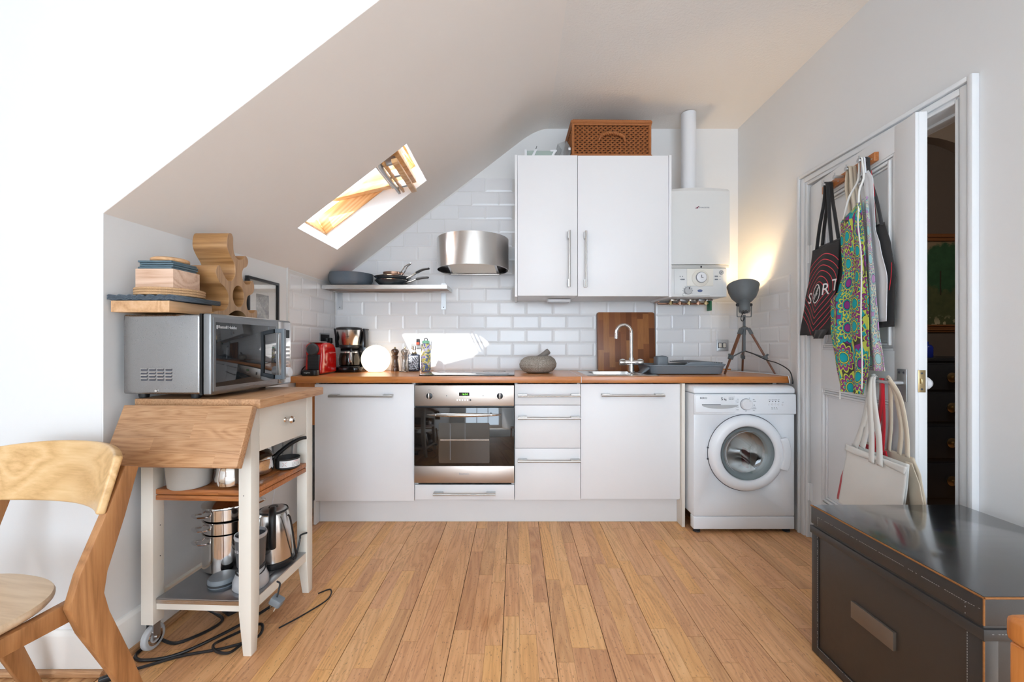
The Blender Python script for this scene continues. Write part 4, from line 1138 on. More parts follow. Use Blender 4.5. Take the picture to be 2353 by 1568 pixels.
def hang_mesh(name, H, m, parent, solid=.0016, rag=0.0):
    f, nu, nv, (z0, z1), wref = H
    mb = MB().grid(nu, nv, f)
    o = mb.build(name, m, parent, solid=solid, ang=80)
    uv = o.data.uv_layers.new(name='cloth')
    for lp in o.data.loops:
        i, j = lp.vertex_index % nu, lp.vertex_index // nu
        uv.data[lp.index].uv = (i / (nu - 1) * wref, z0 + (z1 - z0) * j / (nv - 1))
    return o
def strap(name, pts, w, m, parent, th=.0028, along=False):
    """flat ribbon along points in (u, offset, z); its width lies in the door plane, or ALONG the peg"""
    b = MB(); n = len(pts); vs = []
    for i, (u, o, z) in enumerate(pts):
        a = Vector(pts[min(i + 1, n - 1)]) - Vector(pts[max(i - 1, 0)])
        d = Vector((a.z, 0, -a.x)); d = d.normalized() if d.length > 1e-5 else Vector((1, 0, 0))
        p = Vector((u, o, z))
        if along: d = Vector((0, 1, 0))
        vs += [p - d * w / 2, p + d * w / 2]
    fs = [(2 * i, 2 * i + 1, 2 * i + 3, 2 * i + 2) for i in range(n - 1)]
    return b.add(vs, fs).build(name, m, parent, solid=th, ang=70)
def smooth_pts(p, n=14):
    out = []
    P = [Vector(q) for q in p]
    for i in range(len(P) - 1):
        a, b_, c_, d = P[max(i - 1, 0)], P[i], P[i + 1], P[min(i + 2, len(P) - 1)]
        for k in range(n):
            t = k / n
            out.append(.5 * ((2 * b_) + (c_ - a) * t + (2 * a - 5 * b_ + 4 * c_ - d) * t * t + (3 * b_ - a - 3 * c_ + d) * t ** 3))
    out.append(P[-1]); return [tuple(q) for q in out]

# black tote with red rings
def ring_mat():
    k = NT('black_canvas_red_rings')
    uvn = k.n('ShaderNodeUVMap', uv_map='cloth')
    sx = k.n('ShaderNodeSeparateXYZ'); k.put(sx.inputs[0], uvn.outputs[0])
    X = k.math('SUBTRACT', sx.outputs[0], .165); Y = k.math('SUBTRACT', sx.outputs[1], 1.352)
    ax = k.math('ABSOLUTE', X)
    low = k.math('LESS_THAN', Y, 0.0)
    # rounded above, pulled to a point below
    du = k.math('SQRT', k.math('ADD', k.math('MULTIPLY', k.math('MULTIPLY', X, X), .62), k.math('MULTIPLY', Y, Y)))
    dl = k.math('ADD', k.math('MULTIPLY', ax, .62), k.math('MULTIPLY', k.math('ABSOLUTE', Y), .86))
    d = k.math('ADD', k.math('MULTIPLY', du, k.math('SUBTRACT', 1.0, low)), k.math('MULTIPLY', dl, low))
    fr = k.math('FRACT', k.math('MULTIPLY', d, 37.0))
    line = k.math('LESS_THAN', fr, .13)
    inn = k.math('MULTIPLY', k.math('GREATER_THAN', d, .052), k.math('LESS_THAN', d, .196))
    m_ = k.math('MULTIPLY', line, inn)
    n = k.noise(k.coord(), 900, 2); n2 = k.noise(k.coord(), 12, 3)
    base = k.mix(n2, S(44, 44, 46), S(54, 54, 56))
    k.set('Base Color', k.mix(m_, base, S(226, 66, 84))); k.set('Roughness', .9); k.bump(n, .25, .0006)
    return k.m
m_rings = ring_mat()
t = thing('tote_bag', 'black canvas tote bag with thin red rings and white lettering on the left peg', 'bag', (HX, HY, 0), RZ)
H = hang([(1.585, .165, .395), (1.45, .135, .385), (1.33, .09, .36), (1.141, .03, .325)], -.066, 30, 40, 1.6, .005, 3, .33, .010)
bd = hang_mesh('front_panel', H, m_rings, t)
Hb = hang([(1.600, .185, .405), (1.45, .15, .40), (1.33, .11, .385), (1.138, .07, .345)], -.048, 24, 30, 1.6, .003, 4, .33)
hang_mesh('back_panel', Hb, m_black_cl, t)
hang_mesh('bottom_fold', hang([(1.165, .15, .315), (1.12, .17, .26)], -.071, 16, 8, 2, .006, 9, .2), m_black_cl, t)
def loop_over(px_, ul, ur, zb, ob, op):
    """strap points: up from the left, over the peg, down on the right"""
    L_ = [(ul, ob, zb), (ul + (px_ - ul) * .35, ob * .7 + op * .3, zb + (1.90 - zb) * .38), (px_ - .020, op, 1.82), (px_ - .0105, op, 1.893), (px_ - .0085, op, 1.905)]
    R_ = [(px_ + .0085, op, 1.905), (px_ + .0105, op, 1.893), (px_ + .020, op, 1.82), (ur + (px_ - ur) * .35, ob * .7 + op * .3, zb + (1.90 - zb) * .38), (ur, ob, zb)]
    return smooth_pts(L_ + [(px_, op, 1.9128)] + R_, 6)
strap('strap', loop_over(.25, .19, .325, 1.585, -.060, -.0450), .016, m_black_cl, t, along=True)
strap('strap', loop_over(.25, .215, .355, 1.60, -.046, -.0285), .016, m_black_cl, t, along=True)
def drape(vs, H, s0, zc, k):
    f, nu, nv, (z0, z1), wref = H
    out = []
    for x, y, d in vs:
        s = s0 + x * k; tt = (z0 - (zc + y)) / (z0 - z1)
        p = f(max(0, min(1, s)), max(0, min(1, tt)))
        out.append((p[0], p[1] - .0022 - d, p[2]))
    return out
for body, size, s0, zc in (('S', .080, .20, 1.332), ('R', .080, .75, 1.362), ('T', .080, .975, 1.374)):
    vs_, fs_ = text_mesh(body, size, depth=.0003, res=3)
    MB().add(drape(vs_, H, s0, zc, 4.0), fs_).build('printed_letter', m_white_ink, bd, flat=True)
ro = arc(0, 0, .048, 0, 352.5, 47); ri = arc(0, 0, .043, 0, 352.5, 47); rb = arc(0, 0, .040, 0, 352.5, 47)
vs_, fs_ = curve_mesh([[(x * 1.0, y) for x, y in ro], [(x * 1.0, y) for x, y in ri]], .0006)
MB().add(drape(vs_, H, .48, 1.35, 3.0), fs_).build('printed_ring', m_white_ink, bd, flat=True)
vs_, fs_ = text_mesh('Virgin', .034, depth=.0003, res=3, shear=.3)
ca, sa = math.cos(.9), math.sin(.9)
vs_ = [((x * ca - y * sa) * 1.0, x * sa + y * ca, d) for x, y, d in vs_]
MB().add(drape(vs_, H, .485, 1.35, 3.0), fs_).build('printed_script', m_white_ink, bd, flat=True)

# natural calico tote
t = thing('tote_bag', 'natural calico tote bag hanging behind the patterned apron on the third peg', 'bag', (HX, HY, 0), RZ)
hang_mesh('panel', hang([(1.62, .385, .56), (1.50, .372, .56), (1.30, .318, .54), (1.12, .30, .53)], -.020, 20, 30, 2, .003, 5, .3), m_cream_cl, t)
strap('strap', loop_over(.437, .415, .47, 1.60, -.030, -.0450), .016, m_cream_cl, t, along=True)
strap('strap', loop_over(.437, .44, .505, 1.60, -.022, -.0285), .016, m_cream_cl, t, along=True)
letters('printed_stamp', 'cotton bag', .022, m_ink, t, Matrix.Translation((.362, -.0375, 1.475)) @ FRONT @ Matrix.Rotation(1.15, 4, 'Z'))

# white cloth and black apron on the right-hand peg
t = thing('tea_towel', 'plain white cotton cloth hanging between the patterned and the black apron', 'cloth', (HX, HY, 0), RZ)
hang_mesh('cloth', hang([(1.845, .512, .556), (1.80, .525, .585), (1.58, .56, .60), (1.50, .56, .63), (1.36, .56, .672), (1.183, .56, .668)], -.0375, 20, 40, 2, .002, 6, .2), m_white_cl, t)
strap('hanging_loop', smooth_pts([(.518, -.0415, 1.838), (.5185, -.0405, 1.893), (.5205, -.0405, 1.906), (.528, -.0405, 1.9128), (.5355, -.0405, 1.906), (.5375, -.0405, 1.893), (.545, -.0415, 1.838)], 5), .006, m_white_cl, t, along=True)
t = thing('apron', 'charcoal black apron with red piping, hung rightmost on the door rail', 'apron', (HX, HY, 0), RZ)
hang_mesh('panel', hang([(1.60, .575, .622), (1.50, .58, .66), (1.36, .58, .688), (1.16, .58, .682)], -.018, 18, 36, 1.5, .002, 7, .3), m_black_cl, t)
strap('neck_strap', loop_over(.528, .574, .614, 1.59, -.022, -.0280), .013, m_black_cl, t, along=True)
MB().tube([(.582, -.026, 1.61), (.580, -.028, 1.74), (.562, -.030, 1.84)], .0012, 6).build('red_piping', m_red_cl, t)
MB().tube([(.678, -.026, 1.42), (.674, -.026, 1.36), (.664, -.026, 1.31)], .0011, 6).build('red_piping', m_red_cl, t)

# patterned apron
def flower_mat(name, pale):
    k = NT(name)
    uvn = k.n('ShaderNodeUVMap', uv_map='cloth')
    wob = k.noise(k.coord(src=uvn.outputs[0]), 14, 2)
    def cells(scale, off):
        mp = k.coord(src=uvn.outputs[0], scale=(scale, scale, 1), loc=(off, off * .7, 0))
        vo = k.n('ShaderNodeTexVoronoi', voronoi_dimensions='2D', i_Vector=mp, i_Scale=1.0, i_Randomness=.55)
        sub = k.n('ShaderNodeVectorMath', operation='SUBTRACT'); k.put(sub.inputs[0], mp); k.put(sub.inputs[1], vo.outputs['Position'])
        s = k.n('ShaderNodeSeparateXYZ'); k.put(s.inputs[0], sub.outputs[0])
        ang = k.math('ARCTAN2', s.outputs[1], s.outputs[0])
        sc = k.n('ShaderNodeSeparateColor'); k.put(sc.inputs[0], vo.outputs['Color'])
        return vo.outputs['Distance'], ang, sc, s
    if pale:
        T, P, G, K = S(170, 214, 218), S(200, 158, 206), S(232, 226, 206), S(206, 206, 200)
        LN = S(88, 92, 96)
    else:
        T, P, G, K = S(18, 168, 178), S(142, 52, 138), S(206, 216, 92), S(74, 66, 66)
        LN = S(34, 34, 38)
    d, ang, col, _ = cells(9.0, 0.0)
    petal = k.math('MULTIPLY', k.math('ABSOLUTE', k.math('SINE', k.math('MULTIPLY', ang, 5.5))), .16)
    dd = k.math('SUBTRACT', d, k.math('MULTIPLY', petal, k.math('GREATER_THAN', d, .27)))
    f1 = k.ramp(dd, [(0, T), (.175, T), (.18, LN), (.20, G), (.245, LN), (.26, P), (.36, P), (.365, LN), (.385, G), (.45, G), (.455, LN), (.47, K)], 'CONSTANT')
    f2 = k.ramp(dd, [(0, P), (.15, P), (.16, LN), (.18, T), (.22, LN), (.235, G), (.33, G), (.335, LN), (.355, T), (.46, T), (.465, LN), (.48, P)], 'CONSTANT')
    c1 = k.mix(k.math('GREATER_THAN', col.outputs[0], .5), f1, f2)
    d2, a2, col2, s2 = cells(10.5, 3.3)
    leaf = k.math('LESS_THAN', k.math('ADD', d2, k.math('MULTIPLY', k.math('COSINE', k.math('MULTIPLY', a2, 2.0)), .14)), .36)
    leafline = k.math('LESS_THAN', k.math('ADD', d2, k.math('MULTIPLY', k.math('COSINE', k.math('MULTIPLY', a2, 2.0)), .14)), .39)
    half = k.math('GREATER_THAN', k.math('ADD', s2.outputs[0], k.math('MULTIPLY', s2.outputs[1], .5)), 0.0)
    lc = k.mix(half, T, G)
    outside = k.math('GREATER_THAN', dd, .455)
    c2 = k.mix(k.math('MULTIPLY', leafline, outside), c1, LN)
    c3 = k.mix(k.math('MULTIPLY', leaf, outside), c2, lc)
    n = k.noise(k.coord(), 900, 2)
    k.set('Base Color', c3); k.set('Roughness', .85); k.bump(n, .2, .0005)
    return k.m
m_flower = flower_mat('bright_flower_print', False)
m_flower_p = flower_mat('pale_flower_reverse', True)
t = thing('apron', 'bright purple, turquoise and lime flower-print apron hanging on the door', 'apron', (HX, HY, 0), RZ)
Hf = hang([(1.70, .566, .580), (1.655, .44, .588), (1.56, .440, .60), (1.42, .452, .612), (1.34, .415, .622), (1.30, .352, .628), (1.15, .352, .632), (1.01, .39, .638), (.875, .43, .60)], -.084, 46, 70, 2.2, .009, 12, .32, .006)
hang_mesh('front', Hf, m_flower, t)
hang_mesh('reverse_fold', hang([(1.72, .560, .592), (1.52, .574, .612), (1.35, .575, .632), (1.15, .58, .655), (1.01, .60, .684), (.980, .60, .690)], -.062, 20, 50, 1.4, .004, 13, .16), m_flower_p, t)
strap('edge_binding', smooth_pts([(.588, -.094, 1.66), (.587, -.095, 1.60), (.604, -.094, 1.48), (.612, -.096, 1.40), (.606, -.095, 1.20), (.612, -.094, 1.02), (.606, -.092, .90)], 8), .007, m_canvas, t)
strap('neck_strap', loop_over(.528, .468, .578, 1.66, -.086, -.0505), .008, m_canvas, t, along=True)
MB().tube(smooth_pts([(.431, -.080, .875), (.434, -.082, .85), (.430, -.080, .835)], 5), .003, 6).build('waist_tie', m_canvas, t)

# totes on the lever handle
t = thing('tote_bag', 'beige canvas tote bag hanging behind the white one on the door handle', 'bag', (HX, HY, 0), RZ)
hang_mesh('panel', hang([(.66, .50, .79), (.60, .47, .825), (.50, .45, .85), (.36, .44, .855)], -.022, 22, 30, 2, .003, 21, .34), m_cream_cl, t)
for pts in ([(.765, -.028, .655), (.762, -.030, .76), (.745, -.040, .88), (.702, -.050, .948), (.694, -.049, .9505)],
            [(.720, -.027, .655), (.735, -.030, .76), (.722, -.038, .88), (.697, -.045, .946), (.694, -.047, .9505)],
            [(.66, -.026, .655), (.675, -.028, .76), (.688, -.036, .88), (.694, -.041, .949)]):
    strap('strap', smooth_pts(pts, 8), .022, m_cream_cl, t)
hang_mesh('side_flap', hang([(.64, .755, .79), (.56, .768, .830), (.47, .78, .856)], -.029, 10, 14, 1, .001, 22, .1), m_cream_cl, t)
t = thing('tote_bag', 'red canvas bag showing only slivers behind the white tote on the door handle', 'bag', (HX, HY, 0), RZ)
hang_mesh('panel', hang([(.655, .52, .67), (.60, .44, .69), (.44, .36, .70), (.34, .335, .70)], -.040, 16, 24, 1.5, .002, 23, .3), m_red_cl, t)
for pts in ([(.60, -.043, .65), (.630, -.044, .76), (.656, -.049, .88), (.660, -.052, .950)], [(.65, -.043, .65), (.658, -.043, .76), (.660, -.047, .88), (.661, -.049, .951)]):
    strap('strap', smooth_pts(pts, 8), .022, m_red_cl, t)
t = thing('tote_bag', 'plain white canvas tote bag hanging foremost from the door handle', 'bag', (HX, HY, 0), RZ)
hang_mesh('front_panel', hang([(.632, .462, .830), (.59, .455, .822), (.47, .425, .806), (.345, .400, .786)], -.070, 30, 36, 1.3, .005, 24, .34, .008), m_canvas, t)
hang_mesh('back_panel', hang([(.640, .475, .815), (.59, .47, .81), (.345, .42, .77)], -.056, 22, 28, 1.2, .002, 25, .34), m_canvas, t)
hang_mesh('top_hem', hang([(.634, .460, .832), (.605, .456, .825)], -.0745, 30, 5, 1.3, .004, 24, .34, .006), m_canvas, t)
for pts in ([(.505, -.060, .63), (.560, -.060, .74), (.596, -.060, .86), (.612, -.059, .940), (.616, -.050, .950)],
            [(.555, -.060, .64), (.585, -.060, .74), (.608, -.060, .86), (.618, -.059, .942), (.620, -.050, .951)],
            [(.650, -.082, .60), (.648, -.080, .72), (.626, -.074, .86), (.612, -.064, .944), (.611, -.052, .951)],
            [(.700, -.082, .60), (.690, -.080, .72), (.650, -.074, .86), (.628, -.064, .944), (.626, -.052, .951)]):
    strap('strap', smooth_pts(pts, 8), .034, m_canvas, t, .0018)
# ------------------------------------------------------------------ trolley by the left wall and what it carries
TX, TY, TR = -1.112, 1.647, math.radians(-2.5)
def tw(x, y, z=0.0):
    c, s = math.cos(TR), math.sin(TR)
    return (TX + x * c - y * s, TY + x * s + y * c, z)
t = thing('kitchen_trolley', 'cream painted kitchen trolley with oak top, drop leaf and two shelves', 'trolley', (TX, TY, 0), TR)
MB().box(-.198, .250, -.225, .2, .868, .9).build('top', m_oak_y, t, bevel=.003)
for x in (-.07, .12): MB().box(x - .025, x + .025, -.2285, -.2255, .862, .872).build('hinge', m_zinc, t)
LM = Matrix.Translation((0, -.232, .872)) @ Matrix.Rotation(math.radians(-22), 4, 'X')
lf = MB().box(-.200, .248, -.030, -.003, -.200, -.0, LM).build('drop_leaf', m_oak_x, t, bevel=.003)
def leg(x, y, zb, taper):
    h = .0225
    b = MB()
    if taper:
        ix = math.copysign(.013, -x); 
        lo = [(x - h + (ix if x < 0 else 0), y - h), (x + h, y - h), (x + h, y + h), (x - h, y + h)]
        x0 = x - h + (.016 if x > 0 else 0); x1 = x + h - (.016 if x < 0 else 0)
        y0 = y - h + (.014 if y > 0 else 0); y1 = y + h - (.014 if y < 0 else 0)
        b.add([(x0, y0, zb), (x1, y0, zb), (x1, y1, zb), (x0, y1, zb), (x - h, y - h, .15), (x + h, y - h, .15), (x + h, y + h, .15), (x - h, y + h, .15), (x - h, y - h, .868), (x + h, y - h, .868), (x + h, y + h, .868), (x - h, y + h, .868)],
              [(3, 2, 1, 0), (8, 9, 10, 11)] + [(r + i, r + (i + 1) % 4, r + 4 + (i + 1) % 4, r + 4 + i) for r in (0, 4) for i in range(4)])
    else: b.box(x - h, x + h, y - h, y + h, zb, .868)
    lg = b.build('leg', m_cream, t, bevel=.002)
    return lg
A = .1775
for x, y in ((A, -A), (A, A)):
    lg = leg(x, y, .0005, True)
for x, y in ((-A, -A), (-A, A)):
    lg = leg(x, y, .098, False)
    for Z in (.44, .33): MB().cyl((x + .0224, y + .006, Z), (x + .0228, y + .006, Z), .0022, seg=8).build('peg_hole', m_ink, lg)
    fk = MB().box(x - .016, x - .012, y - .012, y + .016, .035, .0975).box(x + .010, x + .014, y - .012, y + .016, .035, .0975).build('castor_fork', m_zinc, t)
    MB().tube([(x - .0115, y + .002, .043), (x + .0095, y + .002, .043)], .0425, 32).build('castor_wheel', m_ltgrey, t, bevel=.006, bseg=3)
    MB().tube([(x - .020, y + .002, .043), (x + .018, y + .002, .043)], .006, 12).lathe([(.020, .0), (.026, .0015), (.029, 0)], (0, 0, 0), 24, Matrix.Translation((x + .0096, y + .002, .043)) @ Matrix.Rotation(PI / 2, 4, 'Y')).build('castor_axle', m_bright, t)
for Z in (.56,): MB().cyl((A - .004, -A - .0226, Z), (A - .004, -A - .0222, Z), .0018, seg=8).build('peg_hole', m_ink, t)
# aprons and drawer
MB().box(-A + .0226, A - .0226, -A - .012, -A + .008, .80, .868).build('front_rail', m_cream, t)
MB().box(-A + .0226, A - .0226, A - .008, A + .012, .70, .868).build('back_rail', m_cream, t)
MB().box(-A - .012, -A + .006, -A + .0226, A - .0226, .70, .868).build('side_rail', m_cream, t)
dr = MB().box(A + .004, A + .0215, -A + .024, A - .024, .704, .866).build('drawer', m_cream, t, bevel=.0015)
MB().lathe([(0, .036), (.010, .034), (.0145, .026), (.012, .018), (.006, .014), (.006, .004), (.010, .0)], (0, 0, 0), 24, Matrix.Translation((A + .0216, .0, .790)) @ Matrix.Rotation(PI / 2, 4, 'Y')).build('knob', m_bright, dr)
# middle shelf: two boards with a groove
sb = MB().prism(rrect(-A + .023, A + .0215, -A - .006, A + .005, .004, 2), 'z', .536, .5545).build('shelf_board', m_shelf_oak, t, bevel=.003)
# boards run between the legs, notched by stopping short
bpy.data.objects.remove(sb, do_unlink=True)
for z0, z1 in ((.536, .5545), (.5565, .576)):
    MB().box(-A + .0235, A - .0235, -A - .014, A + .010, z0, z1).build('shelf_board', m_shelf_oak, t, bevel=.003)
    MB().box(A - .0233, A + .020, -A + .0235, A - .0235, z0, z1).build('shelf_board', m_shelf_oak, t, bevel=.003)
# steel bottom shelf with cream rails
MB().box(-A + .0235, A - .0235, -A - .012, A + .012, .184, .188).box(A - .0236, A + .0185, -A + .0235, A - .0235, .184, .188).build('steel_shelf', m_shelf_top, t, bevel=.001)
MB().box(-A + .0235, A - .0235, -A - .0125, -A - .0105, .170, .1839).build('steel_lip', m_steel, t)
for (x0, x1, y0, y1) in ((-A + .0235, A - .0235, -A - .010, -A + .008), (-A + .0235, A - .0235, A - .008, A + .010), (A + .002, A + .018, -A + .0235, A - .0235), (-A - .016, -A + .0, -A + .0235, A - .0235)):
    MB().box(x0, x1, y0, y1, .148, .1838).build('rail', m_cream, t)

# microwave
MR = TR
t = thing('microwave', 'stainless steel microwave with dark glass door on top of the trolley', 'microwave', (-1.022, 1.395, .912), MR)
MB().box(-.318, -.046, .0, .455, .006, .278).build('body', m_mwsteel, t, bevel=.008, bseg=3)
for x in (-.29, -.10):
    for y in (.05, .40): MB().lathe([(0, -.0115), (.014, -.0115), (.016, .0), (.016, .0065)], (x, y, 0), 16).build('foot', m_black, t)
for r in range(4):
    for c in range(4):
        MB().prism(rrect(-.252 + c * .029, -.230 + c * .029, .052 + r * .0113, .0585 + r * .0113, .003, 3), 'y', -.0012, -.0002).build('vent_slot', m_ink, t)
        MB().tube([(-.252 + c * .029, -.0015, .0585 + r * .0113), (-.230 + c * .029, -.0015, .0585 + r * .0113)], .0011, 6).build('vent_lip', m_bright, t)
MB().lathe([(0, .004), (.004, .003), (.005, 0)], (0, 0, 0), 12, at(-.198, -.0002, .018)).build('screw', m_bright, t)
MB().box(-.0455, -.036, -.001, .456, .004, .280).build('gap', m_black_gl, t)
bz = MB().box(-.0355, -.006, -.001, .457, .003, .281).build('door_frame', m_mwdark, t, bevel=.006, bseg=3)
MB().box(-.0058, -.0035, .018, .350, .030, .252).build('door_glass', m_mwglass, t, bevel=.001)
MB().box(-.0058, -.0042, .008, .362, .016, .268).build('door_border', m_mwdark, t)
MB().box(-.0058, -.0030, .366, .452, .010, .274).build('control_panel', m_steel_z, t, bevel=.001)
MB().box(-.003, .036, .338, .352, .225, .243).box(-.003, .036, .338, .352, .030, .048).box(.024, .038, .3375, .3525, .030, .243).build('door_handle', m_grey, t, bevel=.003)
letters('maker_lettering', 'Russell Hobbs', .0155, m_silver, t, Matrix.Translation((-.0030, .028, .236)) @ SIDE, align='LEFT')
MB().prism(rrect(.0205, .0255, .2285, .2425, .002, 3), 'x', -.0033, -.0029).build('maker_emblem', m_silver, t)
MB().box(-.003, -.001, .396, .440, .205, .240).build('display', m_black_gl, t)
for i in range(4): MB().box(-.003, .001, .394, .440, .160 - .018 * i, .170 - .018 * i).build('button', m_ltgrey, t, bevel=.001)
for i in range(2): MB().box(-.003, -.002, .40, .434, .094 - .014 * i, .096 - .014 * i).build('print_mark', m_ink, t)
MB().lathe([(0, .020), (.019, .020), (.022, .016), (.023, 0)], (0, 0, 0), 28, Matrix.Translation((-.003, .416, .055)) @ Matrix.Rotation(PI / 2, 4, 'Y')).build('dial', m_white_pl, t)

# floating oak shelf with its stack
t = thing('wall_shelf', 'thick floating oak shelf on the left wall just above the microwave', 'shelf', (-1.256, 1.48, 1.196))
MB().box(-.098, .098, -.098, .0975, .0, .0385).build('board', wood('shelf_oak', (S(186, 138, 94), S(212, 166, 122), S(226, 186, 146)), 'Y', 1.0, .45, .9, .03), t, bevel=.0015)
ZS = 1.2347
def wave_mat(z, dx, dy):
    b = MB(); nx = 40
    vs = [(-.118 + .234 * i / nx, -.088 + .205 * j, .0032 + .0032 * math.sin(2 * PI * (i / nx) * 7)) for j in range(2) for i in range(nx + 1)]
    b.add(vs, [(i, i + 1, i + nx + 2, i + nx + 1) for i in range(nx)])
    return b
proto = None
for i in range(4):
    o = wave_mat(0, 0, 0).build('placemat', m_slate_wave, None, solid=.0022, ang=80, loc=(-1.246, 1.467, ZS + .0012 + .0040 * i), rotz=0)
    tag(o, ['dark wavy-edged placemat lying lowest, right on the oak shelf', 'dark wavy-edged placemat, second from the oak shelf', 'dark wavy-edged placemat, third from the oak shelf', 'dark wavy-edged placemat, topmost of four, under the cork mats'][i], 'placemat', 'wavy placemats on the oak shelf')
ZP = ZS + .0012 + .012 + .0078
for i in range(3):
    o = MB().lathe([(0, 0), (.098, 0), (.100, .002), (.100, .0065), (.098, .0085), (0, .0085)], (0, 0, 0), 48).build('cork_mat', m_cork, loc=(-1.236 + .001 * i, 1.482 - .001 * i, ZP + .0087 * i))
    tag(o, ['round cork mat, lowest of three, lying on the wavy placemats', 'round cork mat, middle of three on the oak shelf', 'round cork mat, topmost of three, under the square oak block'][i], 'mat', 'cork mats on the oak shelf')
ZC = ZP + .0263
t = tag(MB().box(-.065, .065, -.06, .06, 0, .066).build('wooden_block', wood('oak_block', (S(196, 152, 122), S(222, 186, 160), S(234, 204, 180)), 'X', 1.1, .5, 1.1, .02), bevel=.0012, loc=(-1.240, 1.478, ZC), rotz=0), 'square pale oak block standing on the cork mats', 'block')
ZB = ZC + .0663
for i in range(4):
    o = MB().box(-.058, .058, -.056, .056, 0, .0062).build('slate_coaster', m_slate, bevel=.0008, loc=(-1.238 + .002 * ((i * 7) % 3 - 1), 1.478 + .002 * ((i * 5) % 3 - 1), ZB + .0073 * i))
    tag(o, ['square blue-grey slate coaster, lowest, right on the oak block', 'square blue-grey slate coaster, second up on the oak block', 'square blue-grey slate coaster, third up on the oak block', 'square blue-grey slate coaster, topmost, under the round wooden dish'][i], 'coaster', 'slate coasters on the oak block')
tag(MB().lathe([(0, 0), (.052, 0), (.056, .004), (.055, .012), (.048, .016), (0, .016)], (0, 0, 0), 48).build('wooden_dish', wood('round_oak', (S(186, 136, 92), S(214, 168, 122), S(226, 186, 144)), 'X', 1.0, .45, .6, .02), loc=(-1.236, 1.480, ZB + .0293)), 'small round wooden dish crowning the slate coasters', 'dish')

# wavy wine rack on the microwave
def blend(ctrl, n=6):
    return [(p[0], p[1]) for p in smooth_pts([(a, b_, 0) for a, b_ in ctrl + ctrl[:1]], n)][:-1]
outl = [(1.575, 1.212), (1.5735, 1.200), (1.60, 1.196), (1.64, 1.199), (1.672, 1.217), (1.70, 1.228), (1.735, 1.226), (1.76, 1.212), (1.775, 1.197), (1.81, 1.195), (1.833, 1.198),
        (1.838, 1.214), (1.836, 1.238), (1.826, 1.240), (1.815, 1.228), (1.798, 1.224), (1.779, 1.232), (1.768, 1.250), (1.767, 1.275), (1.776, 1.297), (1.795, 1.305), (1.812, 1.318), (1.818, 1.342), (1.812, 1.362), (1.803, 1.366), (1.790, 1.350), (1.770, 1.343), (1.750, 1.352),
        (1.738, 1.372), (1.738, 1.392), (1.747, 1.410), (1.765, 1.420), (1.776, 1.438), (1.773, 1.456), (1.757, 1.465), (1.742, 1.448), (1.722, 1.440), (1.700, 1.447), (1.686, 1.468), (1.682, 1.500), (1.682, 1.522), (1.672, 1.537), (1.655, 1.530), (1.647, 1.500), (1.650, 1.472), (1.668, 1.445), (1.690, 1.420), (1.697, 1.392), (1.692, 1.365), (1.672, 1.345), (1.648, 1.345), (1.625, 1.368), (1.612, 1.390), (1.600, 1.395), (1.588, 1.378), (1.590, 1.355), (1.608, 1.330), (1.635, 1.315), (1.655, 1.290), (1.660, 1.262), (1.645, 1.232), (1.622, 1.220), (1.60, 1.219)]
t = thing('wine_rack', 'wavy solid wood wine rack with scooped bottle holes on the microwave', 'wine rack', (-1.22, 1.70, 1.1935))
hole = [(1.716 + .036 * math.cos(2 * PI * i / 28), 1.288 + .045 * math.sin(2 * PI * i / 28)) for i in range(28)]
def rloc(p): return (p[0] - 1.70, p[1] - 1.1935)
vs, fs = curve_mesh([[rloc(p) for p in blend(outl, 4)], [rloc(p) for p in hole][::-1]], .138, .003)
RM = Matrix(((0, 0, 1, 0), (1, 0, 0, 0), (0, 1, 0, 0), (0, 0, 0, 1)))
rk = MB().add(vs, fs, RM).build('body', m_acacia, t, ang=50)
vs, fs = curve_mesh([[rloc(p) for p in blend(outl, 4)], [rloc(p) for p in hole][::-1]], .0012, .0)
MB().add(vs, fs, Matrix.Translation((.0696, 0, 0)) @ RM).build('face', m_acacia_face, t)

# framed print on the left wall behind the microwave
t = thing('framed_print', 'black framed black and white print hung on the left wall behind the wine rack', 'picture', (-1.352, 2.20, 1.28))
fy, fz, fw = .135, .155, .014
b = MB()
for (y0, y1, z0, z1) in ((-fy, fy, fz - fw, fz), (-fy, fy, -fz, -fz + fw), (-fy, -fy + fw, -fz + fw, fz - fw), (fy - fw, fy, -fz + fw, fz - fw)):
    b.box(.0, .018, y0, y1, z0, z1)
b.build('frame', m_black, t, bevel=.001)
MB().box(.004, .006, -fy + fw, fy - fw, -fz + fw, fz - fw).build('mount', mat('off_white_mount', S(238, 236, 230), .6), t)
def print_mat():
    k = NT('engraving_print'); v = k.coord()
    n = k.noise(v, 60, 5, .7); n2 = k.noise(v, 12, 2)
    k.set('Base Color', k.ramp(k.math('ADD', k.math('MULTIPLY', n, .7), k.math('MULTIPLY', n2, .4)), [(.4, S(60, 60, 58)), (.55, S(150, 148, 142)), (.72, S(206, 204, 198))])); k.set('Roughness', .6)
    return k.m
MB().box(.0062, .0066, -.055, .055, -.10, .075).build('print', print_mat(), t)
MB().box(.011, .0125, -fy + fw, fy - fw, -fz + fw, fz - fw).build('glazing', thin_glass('picture_glass', (1, 1, 1, 1), .0, .0, .3), t)

